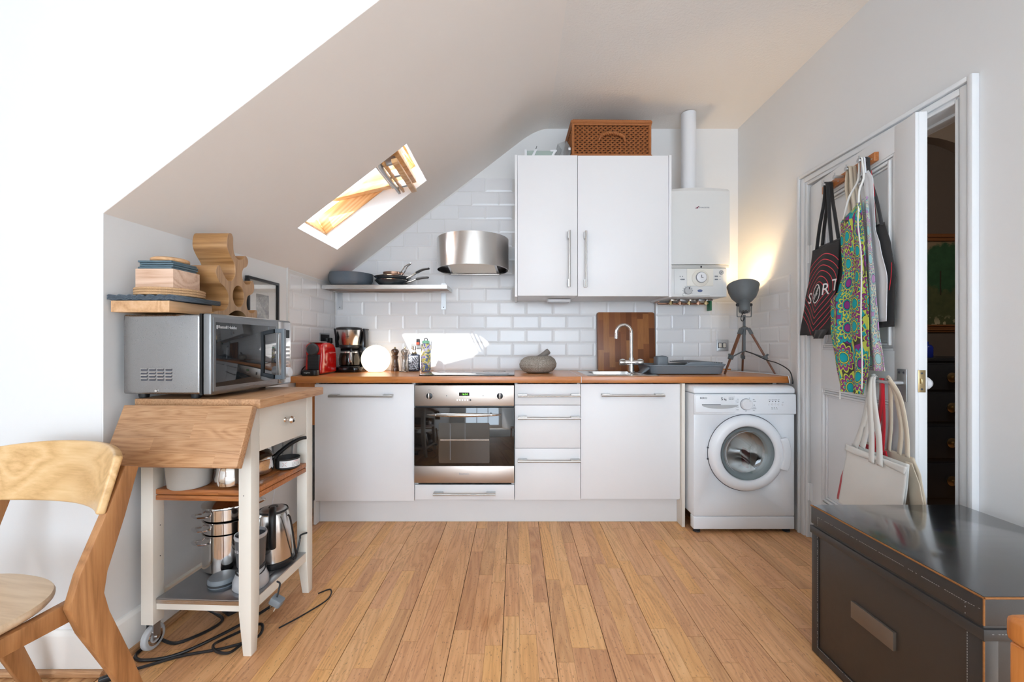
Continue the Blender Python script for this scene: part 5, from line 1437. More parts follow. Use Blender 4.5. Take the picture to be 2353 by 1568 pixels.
# ---- on the middle shelf
Z1 = .5765
t = thing('measuring_jug', 'big translucent plastic measuring jug at the front of the trolley shelf', 'jug', tw(-.062, -.150, Z1), 1.0)
MB().lathe([(0, .001), (.060, .001), (.066, .007), (.083, .195), (.0848, .198), (.0822, .195), (.0645, .009), (0, .004)], (0, 0, 0), 40).build('body', m_frost, t)
MB().tube(smooth_pts([(.066, 0, .030), (.088, 0, .042), (.110, 0, .075), (.116, 0, .12), (.110, 0, .165), (.080, 0, .180)], 6), .009, 10, flat=(.45, 1)).build('handle', m_frost, t)
t = thing('saucepan', 'small polished steel pot hiding behind the front right leg of the trolley', 'pot', tw(.085, -.137, Z1))
MB().lathe([(0, .001), (.040, .001), (.050, .008), (.0535, .03), (.049, .055), (.047, .075), (.052, .086), (.050, .086), (.045, .075), (.047, .055), (.051, .03), (.047, .010), (0, .004)], (0, 0, 0), 40).build('pot', m_bright, t)
t = thing('grinder', 'slim grey cylinder standing between the jug and the steel pot', 'grinder', tw(-.055, .030, Z1))
MB().lathe([(0, 0), (.021, 0), (.022, .004), (.022, .10), (.019, .105), (0, .106)], (0, 0, 0), 24).build('body', m_grey, t)
MB().lathe([(.0225, .06), (.0228, .07), (.0225, .08)], (0, 0, 0), 24).build('band', m_ltgrey, t)
t = thing('saucepan', 'steel saucepan with domed lid and raised black handle on the middle trolley shelf', 'saucepan', tw(.078, -.010, Z1), math.radians(38))
MB().lathe([(0, .001), (.056, .001), (.068, .010), (.0715, .03), (.070, .058), (.074, .064), (.072, .064), (.067, .058), (.068, .03), (.064, .012), (0, .005)], (0, 0, 0), 44).build('pan', m_bright, t)
MB().lathe([(.0745, .0645), (.071, .070), (.055, .088), (.030, .098), (0, .101)], (0, 0, 0), 44).build('lid', m_bright, t)
MB().lathe([(0, .134), (.018, .132), (.020, .126), (.011, .112), (.012, .1012)], (0, 0, 0), 24).build('lid_knob', m_dk, t)
MB().tube(smooth_pts([(.070, -.0, .052), (.090, -.0, .072), (.125, .0, .098), (.165, .0, .116), (.188, .0, .118)], 6), [.012] * 7 + [.0105] * 10 + [.0095] * 8, 10, flat=(.75, 1)).build('handle', m_black, t)
t = thing('blender_base_cap', 'grey round blade base with a printed warning label beside the saucepan', 'lid', tw(.160, .080, Z1))
MB().lathe([(0, .002), (.040, .002), (.044, .004), (.0455, .010), (.0455, .040), (.047, .044), (.0455, .045), (.041, .040), (.040, .016), (0, .016)], (0, 0, 0), 40).build('cup', m_dk, t)
lb = MB().add([(.0463 * math.cos(math.radians(a)), .0463 * math.sin(math.radians(a)), z) for z in (.011, .038) for a in range(-100, 21, 6)], [(i, i + 1, i + 22, i + 21) for i in range(20)]).build('label', m_white_ink, t)
def bend(vs, a0, r, zc): return [(r * math.cos(math.radians(a0) + x / r), r * math.sin(math.radians(a0) + x / r), zc + y) for x, y, d in vs]
for i, (tx, cm) in enumerate((('WARNING', m_red_cl), ('do not run empty', m_ink), ('blades are sharp', m_ink), ('unplug before use', m_ink))):
    vs_, fs_ = text_mesh(tx, .0052, depth=.0, res=2)
    MB().add(bend(vs_, -20, .0469, .0335 - .0058 * i), fs_).build('label_lettering', cm, lb, flat=True)
for (xa, xb) in ((-.008, .008), (.008, -.008)):
    b = MB().add(bend([(xa - .0007, -.008, 0), (xa + .0007, -.008, 0), (xb + .0007, .008, 0), (xb - .0007, .008, 0)], -76, .0469, .0245), [(0, 1, 2, 3)])
    b.build('red_cross', m_red_cl, lb, flat=True)
MB().lathe([(0, .030), (.012, .028), (.014, .016)], (0, 0, 0), 16).build('blade_hub', m_zinc, t)
t = thing('blender_jug', 'tall clear blender jug standing at the back of the trolley shelf', 'jug', tw(.095, .150, Z1))
MB().lathe([(0, .002), (.036, .002), (.038, .01), (.046, .118), (.0445, .118), (.0365, .012), (0, .008)], (0, 0, 0), 36).build('jug', m_clearpl, t)
for a in range(0, 360, 60): MB().tube([(.0385 * math.cos(math.radians(a)), .0385 * math.sin(math.radians(a)), .014), (.0455 * math.cos(math.radians(a)), .0455 * math.sin(math.radians(a)), .112)], .0022, 6).build('rib', m_clearpl, t)
t = thing('beaker', 'dark grey beaker behind the domed saucepan lid', 'beaker', tw(.008, .120, Z1))
MB().lathe([(0, .0), (.030, .0), (.038, .115), (.036, .115), (.028, .004), (0, .003)], (0, 0, 0), 28).build('cup', m_dk, t)
MB().lathe([(.0385, .108), (.0395, .112), (.0385, .116)], (0, 0, 0), 28).build('rim', m_grey, t)

# ---- on the steel shelf
Z2 = .1885
def pot_ring(t, z0, h, r, name):
    p = MB().lathe([(0, z0 + .001), (r - .008, z0 + .001), (r, z0 + .009), (r, z0 + h), (r + .003, z0 + h + .002), (r - .002, z0 + h + .002), (r - .002, z0 + .01), (0, z0 + .004)], (0, 0, 0), 56).build(name, m_bright, t)
    for a in (-125, 55):
        M = Matrix.Rotation(math.radians(a), 4, 'Z')
        MB().tube(smooth_pts([(r - .001, -.030, z0 + h - .028), (r + .024, -.026, z0 + h - .022), (r + .030, 0, z0 + h - .021), (r + .024, .026, z0 + h - .022), (r - .001, .030, z0 + h - .028)], 5), .0058, 10, M=M, flat=(.7, 1.25)).build('handle', m_chrome, p)
PR = .093
t = thing('stock_pot', 'tall polished steel stacked steamer pot on the trolley steel shelf', 'pot', tw(-.062, .048, Z2))
pot_ring(t, 0, .150, PR, 'base_pot')
for i, z0 in enumerate((.1525, .2045)):
    p = MB().lathe([(PR - .006, z0), (PR - .001, z0 + .004), (PR - .001, z0 + .046), (PR + .003, z0 + .050), (PR - .004, z0 + .050), (PR - .006, z0 + .004)], (0, 0, 0), 56).build('steamer_tier', m_bright, t)
    for a in (-125, 55):
        M = Matrix.Rotation(math.radians(a), 4, 'Z')
        MB().tube(smooth_pts([(PR - .002, -.030, z0 + .022), (PR + .024, -.026, z0 + .027), (PR + .030, 0, z0 + .028), (PR + .024, .026, z0 + .027), (PR - .002, .030, z0 + .022)], 5), .0058, 10, M=M, flat=(.7, 1.25)).build('handle', m_chrome, p)
l = MB().lathe([(PR + .004, .2555), (PR + .003, .259), (PR - .006, .2605), (PR - .03, .275), (.03, .291), (0, .293)], (0, 0, 0), 56).build('lid', m_bright, t)
MB().lathe([(.018, .2925), (.012, .300), (.013, .310), (.028, .318), (.030, .323), (.024, .327), (0, .328)], (0, 0, 0), 32).build('lid_knob', m_bright, l)
t = thing('plastic_cap', 'flat round grey plastic cap lying on the steel shelf behind the blender', 'lid', tw(.012, -.090, Z2))
MB().lathe([(0, .0), (.045, .0), (.047, .004), (.047, .024), (.043, .029), (.012, .031), (0, .031)], (0, 0, 0), 36).build('cap', m_grey, t)
MB().lathe([(.0475, .006), (.0482, .010), (.0475, .014)], (0, 0, 0), 36).build('rib', m_dk, t)
t = thing('personal_blender', 'grey personal blender cup on a rounded silver base, front of the steel shelf', 'blender', tw(.128, -.098, Z2))
m_sil = mat('silver_plastic', S(196, 198, 202), .3, .25, var=.03)
MB().lathe([(0, .0), (.055, .0), (.059, .006), (.058, .028), (.050, .050), (.044, .062), (.042, .066), (0, .066)], (0, 0, 0), 44).build('base', m_sil, t)
MB().lathe([(.0425, .066), (.046, .070), (.044, .076), (.043, .078)], (0, 0, 0), 44).build('collar', m_dk, t)
cp_ = MB().lathe([(0, .079), (.042, .079), (.0445, .084), (.052, .186), (.050, .186), (.043, .088), (0, .084)], (0, 0, 0), 44).build('cup', mat('smoke_grey_cup', S(92, 94, 98), .28, var=.03), t)
MB().lathe([(.0522, .184), (.0538, .190), (.0525, .197), (.050, .198), (.0495, .190), (.0505, .184)], (0, 0, 0), 44).build('rim', m_sil, cp_)
vs_, fs_ = text_mesh('nutribullet', .0165, depth=.0, res=3)
MB().add([(.0506 * math.cos(math.radians(-112) + x / .049), .0506 * math.sin(math.radians(-112) + x / .049), .146 + y) for x, y, d in vs_], fs_).build('maker_lettering', m_white_ink, cp_, flat=True)
MB().tube([(.0478 * math.cos(a * .3), .0478 * math.sin(a * .3), .056 + .006 * math.sin(a * .6)) for a in range(0, 64)], .0026, 6).build('wrapped_cable', m_dk, t)
t = thing('kettle', 'brushed steel kettle with black lid and handle, back right of the steel shelf', 'kettle', tw(.108, .066, Z2), math.radians(-62))
MB().lathe([(0, .0), (.072, .0), (.074, .004), (.074, .018), (.070, .022), (0, .022)], (0, 0, 0), 44).build('base', m_black, t)
MB().lathe([(.070, .0225), (.0735, .026), (.073, .06), (.066, .14), (.056, .205), (.052, .212), (0, .213)], (0, 0, 0), 48).build('body', m_steel_z, t)
lid = MB().lathe([(.053, .2125), (.050, .220), (.040, .227), (0, .230)], (0, 0, 0), 40).build('lid', m_zinc, t)
MB().lathe([(.053, .2125), (.0565, .216), (.053, .222)], (0, 0, 0), 40).lathe([(0, .2335), (.016, .233), (.018, .229)], (0, 0, 0), 24).build('lid_trim', m_black, lid)
MB().tube(smooth_pts([(.030, 0, .232), (.058, 0, .236), (.088, 0, .220), (.098, 0, .17), (.094, 0, .12), (.082, 0, .095)], 7), .0105, 12, flat=(1.0, 1.3)).build('handle', m_black, t)
MB().tube(smooth_pts([(-.060, 0, .150), (-.078, 0, .190), (-.088, 0, .205)], 5), [.022] * 4 + [.017] * 4 + [.012] * 3, 12, flat=(1, .8)).build('spout', m_steel_z, t)
o = MB().tube(smooth_pts([tw(.192, .030, .40), tw(.194, .040, .385), tw(.195, .055, .33), tw(.194, .072, .26), tw(.190, .090, .205), tw(.186, .078, .1975), tw(.188, .10, .215), tw(.192, .115, .262), tw(.190, .125, .275), tw(.204, .148, .275)], 8), .0038, 8)
tag(o.build('kettle_cable', m_black), 'black cable looping down in front of the steel kettle', 'cable')
t = thing('mains_plug', 'grey three-pin plug dangling over the edge of the steel shelf', 'plug', tw(.230, -.112, .130))
PM = Matrix.Rotation(.5, 4, 'Y')
MB().prism(rrect(-.022, .022, -.018, .018, .008), 'z', .0, .026, PM).build('body', m_grey, t, bevel=.004)
for x, y in ((-.010, .0), (.010, -.008), (.010, .008)): MB().box(x - .002, x + .002, y - .0035, y + .0035, -.018, .0, PM).build('pin', m_brass if x < 0 else m_bright, t)
MB().tube(smooth_pts([(.006, 0, .024), (.010, .006, .05), (.006, .02, .064), (-.01, .03, .066)], 5), .0032, 8).build('cable', m_dk, t)

# cables and boxes on the floor under the trolley
def cable(name, pts, r, m, label, n=10):
    return tag(MB().tube(smooth_pts(pts, n), r, 8).build(name, m), label, 'cable')
cable('extension_cable', [(-1.322, 1.9, .62), (-1.325, 1.86, .40), (-1.326, 1.80, .18), (-1.30, 1.72, .012), (-1.15, 1.62, .006), (-1.22, 1.50, .006), (-1.375, 1.50, .0065) if False else (-1.315, 1.515, .006), (-1.322, 1.44, .006), (-1.27, 1.415, .006), (-1.17, 1.45, .006), (-1.06, 1.60, .006), (-1.00, 1.74, .006)], .0055, m_black, 'thick black cable coming down the wall and looping round the castor')
cable('mains_cable', [(-1.30, 1.352, .007), (-1.25, 1.385, .006), (-1.16, 1.435, .006), (-1.03, 1.475, .006), (-.955, 1.53, .006), (-.99, 1.60, .006), (-1.07, 1.52, .0058), (-1.075, 1.47, .017), (-1.04, 1.44, .017), (-1.0, 1.45, .008), (-.985, 1.52, .006)], .0048, m_black, 'long black mains cable snaking over the floor in front of the trolley')
cable('white_cable', [(-1.335, 2.30, .62), (-1.32, 2.29, .52), (-1.325, 2.25, .47), (-1.33, 2.32, .42), (-1.33, 2.30, .34), (-1.31, 2.22, .22), (-1.28, 2.10, .06), (-1.22, 2.02, .005)], .0028, m_white_pl, 'thin white cable looping down the left wall behind the trolley')
cable('thin_cable', [(-.905, 1.58, .004), (-.85, 1.66, .004), (-.80, 1.76, .004), (-.82, 1.83, .004), (-.86, 1.80, .004)], .0028, m_black, 'thin black cable curving over the floor right of the trolley')
t = thing('inline_connector', 'slim black inline cable connector lying on the floor by the wall corner', 'plug', (-1.302, 1.345, .011), math.radians(40))
MB().box(-.040, .040, -.009, .009, -.0105, .009).build('housing', m_black, t, bevel=.004)
MB().cyl((.040, 0, .0), (.052, 0, .0), .006, .004, seg=10).build('strain_relief', m_dk, t)
t = thing('power_adapter', 'black laptop power brick with a printed label on the floor under the trolley', 'adapter', (-1.135, 1.72, .0005), math.radians(-32))
ab = MB().box(-.030, .030, -.068, .068, .0, .034).build('brick', m_black, t, bevel=.005)
MB().box(-.022, .022, -.040, .050, .0341, .0345).build('label', m_ltgrey, t)
for i in range(5): MB().box(-.018, .016, .030 - .016 * i, .036 - .016 * i, .0346, .0348).build('print_line', m_ink, t)
MB().box(-.016, .010, -.056, -.046, .0341, .0346).build('green_mark', mat('green_print', S(60, 150, 90), .5), t)
t = thing('cable_box', 'white plastic socket block on the floor under the trolley', 'socket', (-1.235, 1.795, .0005), math.radians(-20))
MB().box(-.030, .030, -.085, .085, .0, .040).build('block', m_white_pl, t, bevel=.006)
for y in (-.05, .0, .05): MB().box(-.012, .012, y - .012, y + .012, .0401, .0406).build('outlet', m_ltgrey, t)
# ------------------------------------------------------------------ pans on the steel shelf
ZSH = 1.5045
t = thing('saute_pan', 'large deep blue-grey pan at the left end of the steel wall shelf', 'pan', (-1.178, 2.965, ZSH))
MB().lathe([(0, .001), (.112, .001), (.133, .008), (.150, .035), (.1535, .085), (.156, .088), (.1525, .088), (.147, .036), (.130, .012), (0, .006)], (0, 0, 0), 60).build('body', m_pan, t)
MB().lathe([(.06, .0005), (.10, .0004), (.104, .0012)], (0, 0, 0), 48).build('base_ring', m_black, t)
t = thing('oven_glove', 'small red and green cloth bundle peeping out of the blue-grey pan', 'cloth', (-1.200, 3.00, ZSH + .042))
MB().lathe([(0, -.028), (.045, -.02), (.055, .03), (.042, .060), (.015, .070), (0, .070)], (0, 0, 0), 20, Matrix.Scale(1.2, 4, (1, 0, 0))).build('bundle', m_red_cl, t)
MB().lathe([(0, .02), (.022, .024), (.026, .05), (0, .066)], (.055, 0, 0), 16).build('green_part', mat('green_cloth', S(64, 92, 58), .9), t)
def frypan(name, label, x, y, z, r, h, m, hz, hl, rise, rot):
    t = thing(name, label, 'pan', (x, y, z), rot)
    MB().lathe([(0, .001), (r * .62, .001), (r * .72, .004), (r * .93, h * .7), (r, h), (r + .002, h + .002), (r - .003, h + .002), (r * .90, h * .7), (r * .68, .007), (0, .005)], (0, 0, 0), 60).build('body', m, t)
    MB().lathe([(r + .001, h - .001), (r + .0035, h + .001), (r + .001, h + .003)], (0, 0, 0), 60).build('steel_rim', m_bright, t)
    MB().tube(smooth_pts([(r * .96, 0, h * .7), (r + .03, 0, h * .8 + rise * .2), (r + hl * .45, 0, h + rise * .55)], 6), [.0105] * 13, 10, flat=(.6, 1.25)).build('handle_shank', m_steel, t)
    MB().tube(smooth_pts([(r + hl * .42, 0, h + rise * .52), (r + hl * .7, 0, h + rise * .9), (r + hl, 0, h + rise)], 6), [.011, .013, .0135, .0135, .0135, .013, .013, .013, .0125, .0125, .0125, .012, .010], 10, flat=(.65, 1.25)).build('handle_grip', m_dk, t)
    return t
m_pan2 = mat('graphite_pan', S(62, 66, 70), .22, .2, var=.05, coat=.3)
frypan('frying_pan', 'dark frying pan, lower of the nested two, right on the steel shelf', -.880, 2.955, ZSH, .118, .040, m_pan2, 0, .155, .018, math.radians(-12))
frypan('frying_pan', 'dark frying pan with a steel rim, upper of the nested two beside the hood', -.878, 2.955, ZSH + .030, .126, .036, m_pan2, 0, .17, .046, math.radians(-20))
t = thing('saucepan', 'hammered copper pan with a looped steel handle standing in the frying pans', 'pan', (-.874, 2.957, ZSH + .0362), math.radians(-30))
MB().lathe([(0, .001), (.066, .001), (.070, .006), (.0715, .062), (.0725, .064), (.069, .064), (.068, .008), (0, .005)], (0, 0, 0), 48).build('body', m_copper, t)
hp = smooth_pts([(.070, -.012, .048), (.095, -.014, .066), (.125, -.011, .098), (.160, -.006, .112), (.172, 0, .116), (.160, .006, .112), (.125, .011, .098), (.095, .014, .066), (.070, .012, .048)], 5)
MB().tube(hp, .0042, 8).build('loop_handle', m_chrome, t)

# ------------------------------------------------------------------ worktop things
ZW = .9006
# red capsule machine
t = thing('capsule_machine', 'glossy red capsule coffee machine with black front on the worktop corner', 'coffee machine', (-1.262, 2.655, ZW), math.radians(2))
hull = [(.155, .004), (.155, .150), (.140, .178), (.105, .196), (.03, .203), (-.055, .203), (-.085, .196), (-.098, .178), (-.092, .12), (-.108, .06), (-.112, .004)]
hull = [(-y_, z) for y_, z in hull][::-1]
hull = [(a, b_) for a, b_ in [(-.155 + .04, .004)]] and [(-.085, .006), (-.082, .06), (-.070, .12), (-.080, .165), (-.070, .190), (-.045, .202), (.04, .204), (.105, .194), (.135, .17), (.148, .12), (.152, .006)]
MB().prism(hull, 'x', -.052, .052).build('shell', m_red, t, bevel=.012, bseg=4)
MB().box(-.036, .036, -.0865, -.0645, .030, .128).build('spout_recess', m_black, t, bevel=.004)
for i in range(9): MB().box(-.033, .033, -.089, -.0868, .040 + .0095 * i, .0455 + .0095 * i).build('grille_rib', m_dk, t)
MB().lathe([(0, .016), (.030, .016), (.037, .010), (.038, -.002)], (0, 0, 0), 36, at(-.004, -.080, .160)).build('capsule_head', mat('graphite_cap', S(66, 66, 68), .35, var=.04), t)
MB().prism(rrect(-.047, .047, -.150, -.0895, .02), 'z', .0005, .034).build('drip_tray', m_black, t, bevel=.004)
letters('maker_lettering', 'magimix', .0115, m_silver, t, at(-.008, -.1505, .019))
MB().prism(rrect(-.040, .046, -.075, .012, .01), 'z', .2045, .2085).build('lever', m_zinc, t, bevel=.0015)
MB().tube(smooth_pts([(-.045, .150, .03), (-.075, .10, .05), (-.085, .02, .055), (-.078, -.06, .035), (-.070, -.09, .006)], 6), .0032, 8).build('cable', m_black, t)
# filter coffee maker
t = thing('coffee_maker', 'black and steel filter coffee maker with a glass jug', 'coffee maker', (-1.168, 2.925, ZW), math.radians(3))
MB().prism(rrect(-.098, .098, -.105, .110, .05, 8), 'z', .0005, .036).build('base', m_black_gl, t, bevel=.006)
MB().lathe([(0, .040), (.066, .040), (.068, .037)], (0, -.02, 0), 40).build('hot_plate', m_dk, t)
MB().box(-.094, .094, .055, .112, .0361, .292).build('water_tank', mat('black_tank', S(26, 26, 28), .15, var=.04, coat=.3), t, bevel=.012)
for sx in (-1, 1):
    MB().prism([(.04, .170), (.06, .300), (-.03, .300), (-.01, .250), (.0, .170)], 'x', sx * .0985 - .008, sx * .0985 + .008).build('side_arm', m_black, t, bevel=.003)
    MB().tube([(sx * .100, -.030, .298), (sx * .107, .05, .298)], .006, 8).build('side_lug', m_black, t)
MB().box(.094, .106, .030, .050, .08, .285).build('water_gauge', m_clearpl, t, bevel=.002)
MB().lathe([(.058, .176), (.064, .182), (.085, .292), (.083, .293), (.060, .184)], (0, -.03, 0), 44).build('filter_housing', m_steel_z, t)
MB().lathe([(0, .158), (.050, .160), (.066, .172), (.0665, .186), (.062, .186)], (0, -.03, 0), 44).build('filter_base', m_black, t)
MB().lathe([(.087, .2935), (.088, .300), (.084, .308), (.06, .313), (0, .315)], (0, -.03, 0), 44).build('lid', m_black, t)
letters('maker_lettering', 'Russell', .0105, m_ink, t, at(.012, -.106, .247)); letters('maker_lettering', 'Hobbs', .0105, m_ink, t, at(.010, -.104, .236))
MB().lathe([(0, .0415), (.055, .0415), (.068, .05), (.072, .085), (.064, .125), (.056, .142), (.054, .142), (.062, .125), (.070, .085), (.066, .052), (0, .0445)], (0, -.025, 0), 44).build('jug', m_smoke, t)
MB().lathe([(.0555, .128), (.0605, .132), (.0575, .143), (.056, .144)], (0, -.025, 0), 44).build('jug_band', m_bright, t)
MB().lathe([(0, .156), (.030, .156), (.056, .150), (.057, .1445)], (0, -.025, 0), 36).build('jug_lid', m_black, t)
MB().tube(smooth_pts([(.030, -.080, .150), (.042, -.115, .148), (.048, -.130, .11), (.047, -.128, .075), (.043, -.110, .060)], 6), .0105, 12, flat=(1.2, .8)).build('jug_handle', m_black, t)
MB().box(.040, .053, -.1435, -.1385, .07, .142).build('handle_trim', m_steel_z, t, bevel=.002)
for i in range(5): MB().box(-.066, -.062, -.058, -.056, .055 + .015 * i, .057 + .015 * i).build('level_mark', m_white_ink, t)
# globe lamp
t = thing('globe_lamp', 'glowing round white globe lamp on the worktop between coffee maker and mills', 'lamp', (-.982, 2.905, ZW))
MB().lathe([(.052, .002)] + [(.099 * math.sin(math.radians(a)), .088 - .099 * math.cos(math.radians(a))) for a in range(32, 180, 5)] + [(0, .187)], (0, 0, 0), 56).build('globe', m_globe, t)
MB().lathe([(0, .0), (.050, .0), (.052, .0018)], (0, 0, 0), 36).build('foot_ring', m_white_pl, t)
MB().tube(smooth_pts([(-.030, .050, .004), (-.036, .08, .004), (-.030, .12, .004), (.0, .150, .005)], 6), .0022, 6).build('cable', m_white_pl, t)
# mills
def mill(name, label, x, y, m, h=.172):
    t = thing(name, label, 'mill', (x, y, ZW))
    k = h / .172
    MB().lathe([(0, 0), (.027, 0), (.0275, .004), (.027, .026), (.0255, .029), (.027, .033), (.027, .040), (.025, .044), (.0205, .066), (.019, .085), (.023, .100), (.0255, .108), (.021, .1135), (0, .1138)], (0, 0, 0), 32, Matrix.Scale(k, 4, (0, 0, 1))).build('body', m, t)
    MB().lathe([(0, .1142), (.018, .1142), (.020, .118), (.0265, .134), (.0275, .144), (.023, .155), (.012, .161), (0, .162)], (0, 0, 0), 32, Matrix.Scale(k, 4, (0, 0, 1))).build('head', m, t)
    MB().lathe([(.005, .1622), (.007, .165), (.0065, .170), (.003, .174), (0, .174)], (0, 0, 0), 16, Matrix.Scale(k, 4, (0, 0, 1))).build('finial', m_brass, t)
mill('pepper_mill', 'dark brown wooden pepper mill beside the glowing globe', -.866, 2.965, m_mill_d)
mill('salt_mill', 'silvery salt mill standing behind the small drinking glass', -.800, 2.985, m_mill_l)
t = tag(MB().lathe([(0, .0005), (.029, .0005), (.0315, .004), (.0345, .085), (.0333, .085), (.030, .006), (0, .004)], (0, 0, 0), 36).build('glass_tumbler', m_glass, loc=(-.790, 2.905, ZW)), 'small clear glass tumbler in front of the silvery salt mill', 'glass')
# patterned bottle
def doodle(name, base, inkc, sc):
    k = NT(name); v = k.coord(scale=(sc, sc, sc))
    vo = k.n('ShaderNodeTexVoronoi', feature='DISTANCE_TO_EDGE', i_Vector=v, i_Scale=1.0)
    n = k.noise(v, 2.2, 3, .6, 1.5)
    l1 = k.math('LESS_THAN', vo.outputs['Distance'], .10)
    l2 = k.math('LESS_THAN', k.math('ABSOLUTE', k.math('SUBTRACT', k.math('FRACT', k.math('MULTIPLY', n, 7.0)), .5)), .13)
    k.set('Base Color', k.mix(k.math('MAXIMUM', l1, l2), base, inkc)); k.set('Roughness', .2)
    return k.m
t = thing('patterned_bottle', 'square glass bottle with black and white doodles and a gold collar', 'bottle', (-.722, 2.945, ZW))
bt = MB().prism(rrect(-.041, .041, -.022, .022, .012), 'z', .001, .122).build('body', mat('blue_black_glass', S(40, 48, 66), .1, coat=.5), t, bevel=.008, bseg=3)
MB().prism(rrect(-.034, .034, .012, .112, .010), 'y', -.0228, -.0222).build('label', doodle('doodle_print', S(226, 230, 240), S(24, 26, 34), 90), bt)
MB().lathe([(.030, .1215), (.016, .130), (.013, .140), (.014, .152), (.012, .153)], (0, 0, 0), 28).build('neck', m_glass, t)
MB().lathe([(.0165, .128), (.018, .131), (.015, .136)], (0, 0, 0), 28).build('gold_collar', m_brass, t)
MB().lathe([(0, .180), (.014, .179), (.015, .160), (.014, .1535), (0, .1532)], (0, 0, 0), 24).build('stopper', m_bright, t)
# tall flask
t = thing('water_flask', 'tall purple and blue printed flask with a mint cap, right of the patterned bottle', 'bottle', (-.640, 2.950, ZW))
MB().lathe([(0, .0), (.033, .0), (.035, .003), (.035, .186), (.031, .196), (.020, .199), (0, .199)], (0, 0, 0), 36).build('body', None or (lambda: (lambda k: (k.set('Base Color', k.ramp(k.math('ADD', k.noise(k.coord(), 26, 3, .5, 1.0), k.math('MULTIPLY', k.noise(k.coord(scale=(1, 1, .4)), 9, 2), .5)), [(.42, S(70, 74, 128)), (.56, S(150, 140, 206)), (.66, S(232, 226, 240)), (.74, S(226, 214, 90)), (.80, S(96, 116, 160))], 'CONSTANT')), k.set('Roughness', .3), k.m)[2])(NT('printed_flask')))(), t)
MB().lathe([(.0205, .1995), (.026, .201), (.027, .214), (.020, .220), (0, .221)], (0, 0, 0), 28).build('cap', mat('mint_plastic', S(150, 214, 178), .4), t)
MB().tube([(.011 * math.cos(math.radians(a)), 0, .226 + .011 * math.sin(math.radians(a))) for a in range(-30, 211, 20)], .0035, 8).build('carry_loop', m_black, t)
# mortar and pestle
t = thing('mortar', 'speckled rounded granite mortar on the worktop right of the hob', 'mortar', (.150, 2.79, ZW))
def gm(u, v):
    a = 2 * PI * u
    prof_ = [(0, .001), (.070, .001), (.100, .012), (.121, .040), (.124, .062), (.112, .090), (.088, .108), (.068, .114), (.058, .108), (.050, .088), (.034, .066), (0, .056)]
    q = v * (len(prof_) - 1); i = min(int(q), len(prof_) - 2); f_ = q - i
    r = prof_[i][0] * (1 - f_) + prof_[i + 1][0] * f_; z = prof_[i][1] * (1 - f_) + prof_[i + 1][1] * f_
    k = 1 + .025 * math.sin(2 * a + .6) + .02 * math.sin(3 * a)
    return (r * k * 1.03, r * k * .95, z * (1 + .03 * math.sin(a + 1.5) * (z > .05))) if False else (r * k * math.cos(a), r * k * .94 * math.sin(a), max(.0, z * (1 + .03 * math.sin(a + 1.5))))
MB().grid(48, 45, gm, cu=True).build('bowl', m_granite, t, ang=80)
t = thing('pestle', 'short grey stone pestle leaning in the granite mortar', 'pestle', (.135, 2.79, ZW + .062))
MB().lathe([(0, -.004), (.017, .0), (.023, .012), (.022, .03), (.0185, .06), (.019, .10), (.021, .116), (.017, .126), (0, .129)], (0, 0, 0), 28, Matrix.Translation((-.012, 0, .012)) @ Matrix.Rotation(math.radians(54), 4, 'Y')).build('stone', m_pestle, t)
# chopping board
t = thing('chopping_board', 'large striped wooden chopping board leaning on the tiles behind the tap', 'chopping board', (.812, 3.018, ZW))
MB().prism(rrect(-.212, .212, .0, .432, .016), 'y', .0, .024, Matrix.Rotation(math.radians(-4.5), 4, 'X')).build('board', m_board, t, bevel=.004)
# dish rack
t = thing('dish_rack', 'blue-grey plastic dish drainer with a slatted lid on the right of the sink', 'dish rack', (1.092, 2.78, ZW))
tr_o = rrect(-.235, .245, -.165, .165, .05, 8)
b = MB(); n = len(tr_o)
ins = lambda d: rrect(-.235 + d, .245 - d, -.165 + d, .165 - d, .05 - d * .5, 8)
b.add([(x, y, .004) for x, y in ins(.012)] + [(x, y, .050) for x, y in ins(.0)] + [(x, y, .052) for x, y in ins(-.006)] + [(x, y, .060) for x, y in ins(-.006)] + [(x, y, .060) for x, y in ins(.006)] + [(x, y, .010) for x, y in ins(.018)],
      [(r * n + i, r * n + (i + 1) % n, (r + 1) * n + (i + 1) % n, (r + 1) * n + i) for r in range(5) for i in range(n)] + [tuple(range(n)), tuple(range(5 * n, 6 * n))])
b.build('tray', m_grey, t, ang=50)
for x in (-.18, .19): MB().box(x - .02, x + .02, -.12, .12, .0, .0035).build('foot', m_dk, t)
MB().prism([(-.232, .046), (-.262, .024), (-.285, .004), (-.279, .001), (-.252, .016), (-.230, .034)], 'y', -.12, -.03).build('spout_lip', m_grey, t, bevel=.002)
MB().prism([(-.02, .060), (.245, .060), (.245, .066), (.13, .082), (.02, .078)], 'y', -.150, -.146).build('drain_side', m_grey, t, bevel=.001)
for i in range(16):
    x = .0 + i * .0148
    zt = .076 + .006 * math.sin(PI * i / 15)
    MB().box(x, x + .0075, -.146, .150, zt - .006, zt).build('slat', m_grey, t)
MB().prism(rrect(-.150, -.068, -.020, .060, .018, 6), 'z', .0105, .108).build('cutlery_cup', m_grey, t, bevel=.003)
MB().prism(rrect(-.142, -.076, -.012, .052, .014, 6), 'z', .1085, .112).lathe([(0, .118), (.026, .112)], (-.10, .02, 0), 20).build('cup_lid', mat('darker_grey_plastic', S(98, 106, 113), .4), t, bevel=.001)

